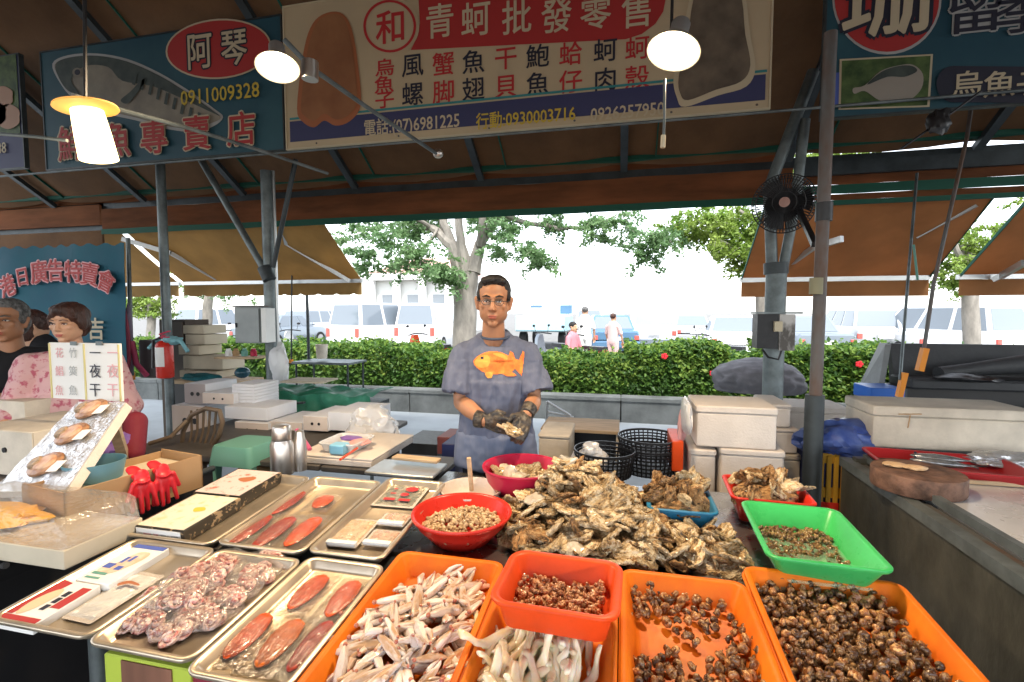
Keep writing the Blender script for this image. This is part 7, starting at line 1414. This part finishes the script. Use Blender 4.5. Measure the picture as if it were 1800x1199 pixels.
mb = MB(); p = at(238,742,Y=Yw-.25); q = at(236,795,Y=Yw-.30); mb.cone(p, q, .055,.048, 16); hand(mb, q, (0,-.2,-1), (-1,0,0), (0,-1,0), .4); part('maroon_glove', blob(mb, .006, 2), M('maroon_sleeve', (.20,.015,.03), .7, bump=.3), pw, 2)
# the man in black
Ym = 2.2; hc = at(12, 566, Y=Ym); pb = thing('person', 'man in a black T-shirt with folded arms, cut off by the left edge', 'person', (hc.x, Ym, 0)); T3 = Matrix.Translation((hc.x, Ym+.02, 0)) @ Matrix.Rotation(R(48), 4, 'Z'); HM = Matrix.Translation(hc) @ Matrix.Rotation(R(35), 4, 'Z') @ Matrix.Diagonal((1.08,1.08,1.08,1)); zs = hc.z-1.60
mb = MB(); head_mb(mb, T3.inverted() @ HM); mb.cone((0,.03,Z_(1.28)),(0,.03,Z_(1.0)), .12,.15, 18, sq=.65, side=(1,0,0)); mb.cone((0,.03,Z_(1.0)),(0,.03,Z_(.1)), .15,.12, 18, sq=.7, side=(1,0,0)); mb.cone((-.15,.02,Z_(1.37)),(.15,.02,Z_(1.37)), .055,.055)
e1, e2 = V3((.255,-.06,Z_(1.10))), V3((-.255,-.06,Z_(1.10))); w1, w2 = V3((-.04,-.24,Z_(1.13))), V3((.06,-.22,Z_(1.17)))
mb.cone((.19,.02,Z_(1.37)), e1, .055,.045); mb.cone(e1, w1, .046,.032); mb.cone((-.19,.02,Z_(1.37)), e2, .055,.045); mb.cone(e2, w2, .046,.032); hand(mb, w1, (-.9,-.1,.1), (0,0,1), (0,-1,0), .6); hand(mb, w2, (.9,-.15,.15), (0,0,1), (0,-1,0), .6)
part('body', blob(mb, .006, 3).xf(T3), m_skin, pb, 2); face(pb, HM, m_hairg)
mb = MB().ell((0,.032,.060), .086,.096,.078, 24, 16); mb.ell((0,.058,.0), .080,.07,.085)
for s_ in (-1,1): mb.ell((s_*.068,.012,.03), .020,.042,.045)
mb.ell((0,-.032,.103), .058,.045,.028); part('hair', blob(mb, .006, 2, lambda v, n: .003*noise.noise(v*70)).xf(HM), m_hairg, pb, 2)
mb = MB(); mb.cone((0,.03,Z_(1.27)),(0,.03,Z_(1.15)), .17,.205, 24, sq=.62, side=(1,0,0)); mb.cone((0,.03,Z_(1.2)),(0,.03,Z_(.80)), .205,.21, 24, True, .65, (1,0,0)); mb.cone((-.17,.02,Z_(1.375)),(.17,.02,Z_(1.375)), .072,.072, 16)
for s_, e_ in ((1,e1),(-1,e2)): S_ = V3((s_*.19,.02,Z_(1.37))); mb.cone(S_, S_.lerp(e_,.70), .078,.078, 16); mb.cone(S_.lerp(e_,.5), S_.lerp(e_,.85), .078,.080, 16, True)
part('t_shirt', blob(mb, .0075, 4, lambda v, n: .008*noise.noise(v*10)).xf(T3), m_blackcl, pb, 2)
# third, half-hidden person behind them
hc = at(62, 572, Y=3.1); HM = Matrix.Translation(hc) @ Matrix.Rotation(R(150), 4, 'Z'); p3 = thing('person', 'person with auburn hair half hidden between the man in black and the woman', 'person', (hc.x, 3.1, 0)); T4 = Matrix.Translation((hc.x,3.1,0)); zs = hc.z-1.6
mb = MB(); head_mb(mb, T4.inverted() @ HM); mb.cone((0,.03,Z_(1.38)),(0,.03,Z_(.1)), .14,.12, 14, sq=.7, side=(1,0,0)); part('body', blob(mb, .012, 2).xf(T4), m_skinw, p3, 2)
mb = MB().ell((0,.02,.04), .10,.11,.10, 20, 12); mb.ell((0,.06,-.05), .085,.07,.11); mb.ell((0,-.02,.02), .085,.09,.09); part('hair', blob(mb, .01, 2, lambda v, n: .006*noise.noise(v*40)).xf(HM), m_hairb, p3, 2)
mb = MB(); mb.cone((0,.03,Z_(1.37)),(0,.03,Z_(.8)), .17,.2, 18, sq=.65, side=(1,0,0)); mb.cone((-.16,.03,Z_(1.36)),(.16,.03,Z_(1.36)), .07,.07); part('shirt', blob(mb, .015, 2).xf(T4), m_blackcl, p3, 2)
# passers-by in the car park
def passer(label, px, D, h, cl, pants, rz, hairm=m_hair, pose='stand'):
    c = at(px, 600, Y=D); t = thing('person', label, 'person', (c.x, D, 0), 'people in the car park'); Tt = Matrix.Translation((c.x, D, 0)) @ Matrix.Rotation(rz, 4, 'Z') @ Matrix.Scale(h/1.7, 4); dz = 0 if pose == 'stand' else -.30
    mb = MB(); head_mb(mb, Matrix.Translation((0,0,1.58+dz))); mb.cone((0,.02,1.36+dz),(0,.02,.98+dz), .13,.13, 14, sq=.65, side=(1,0,0))
    kn = [(s_*.10,.0,.5) if pose == 'stand' else (s_*.13,-.34,.52) for s_ in (-1,1)]; an = [(s_*.10,.03,.08) if pose == 'stand' else (s_*.13,-.38,.25) for s_ in (-1,1)]
    for k_, a_, s_ in zip(kn, an, (-1,1)): mb.cone((s_*.09,.02,.92+dz), k_, .08,.055); mb.cone(k_, a_, .055,.038); mb.cone(a_, (a_[0],a_[1]-.13,a_[2]-.04), .035,.03)
    el = [(s_*.24,-.02,1.12+dz) for s_ in (-1,1)]; wr_ = [(s_*.24,-.10,.90+dz) if pose == 'stand' else (s_*.26,-.36,1.05+dz) for s_ in (-1,1)]
    for e_, w_, s_ in zip(el, wr_, (-1,1)): mb.cone((s_*.17,.02,1.34+dz), e_, .045,.036); mb.cone(e_, w_, .036,.026); hand(mb, w_, V3(w_)-V3(e_), (-s_,0,0), (0,-.5,.5), .5)
    part('body', blob(mb, .016, 2).xf(Tt), m_skinw, t, 2)
    mb = MB(); mb.cone((0,.02,1.36+dz),(0,.02,.92+dz), .155,.165, 16, sq=.7, side=(1,0,0)); mb.cone((-.14,.02,1.35+dz),(.14,.02,1.35+dz), .065,.065)
    for e_, s_ in zip(el, (-1,1)): mb.cone((s_*.17,.02,1.34+dz), V3((s_*.17,.02,1.34+dz)).lerp(V3(e_),.9), .065,.055)
    part('shirt', blob(mb, .018, 2).xf(Tt), cl, t, 2); mb = MB()
    for k_, a_, s_ in zip(kn, an, (-1,1)): mb.cone((s_*.085,.02,.93+dz), k_, .10,.075); mb.cone(k_, a_, .07,.055)
    part('trousers', blob(mb, .02, 2).xf(Tt), pants, t, 2); part('hair', MB().ell((0,.025,1.635+dz), .088,.098,.085, 16, 10).xf(Tt), hairm, t, 2); return t
m_pk = M('pink_cloth', (.62,.22,.26), .8); m_pk2 = M('pale_pink_cloth', (.70,.48,.46), .8); m_bl = M('jeans_blue', (.10,.18,.34), .8)
passer('person in a pink shirt and blue trousers sitting on the pink-red scooter', 1008, 10.7, 1.62, m_pk, m_bl, R(60), pose='sit')
passer('tall person in white standing behind the pink-red scooter', 1028, 13.0, 1.70, m_white, m_white, R(180), m_hairg); passer('person in pale pink standing right of the scooter', 1078, 12.5, 1.52, m_pk2, m_pk2, R(150), m_hairb)
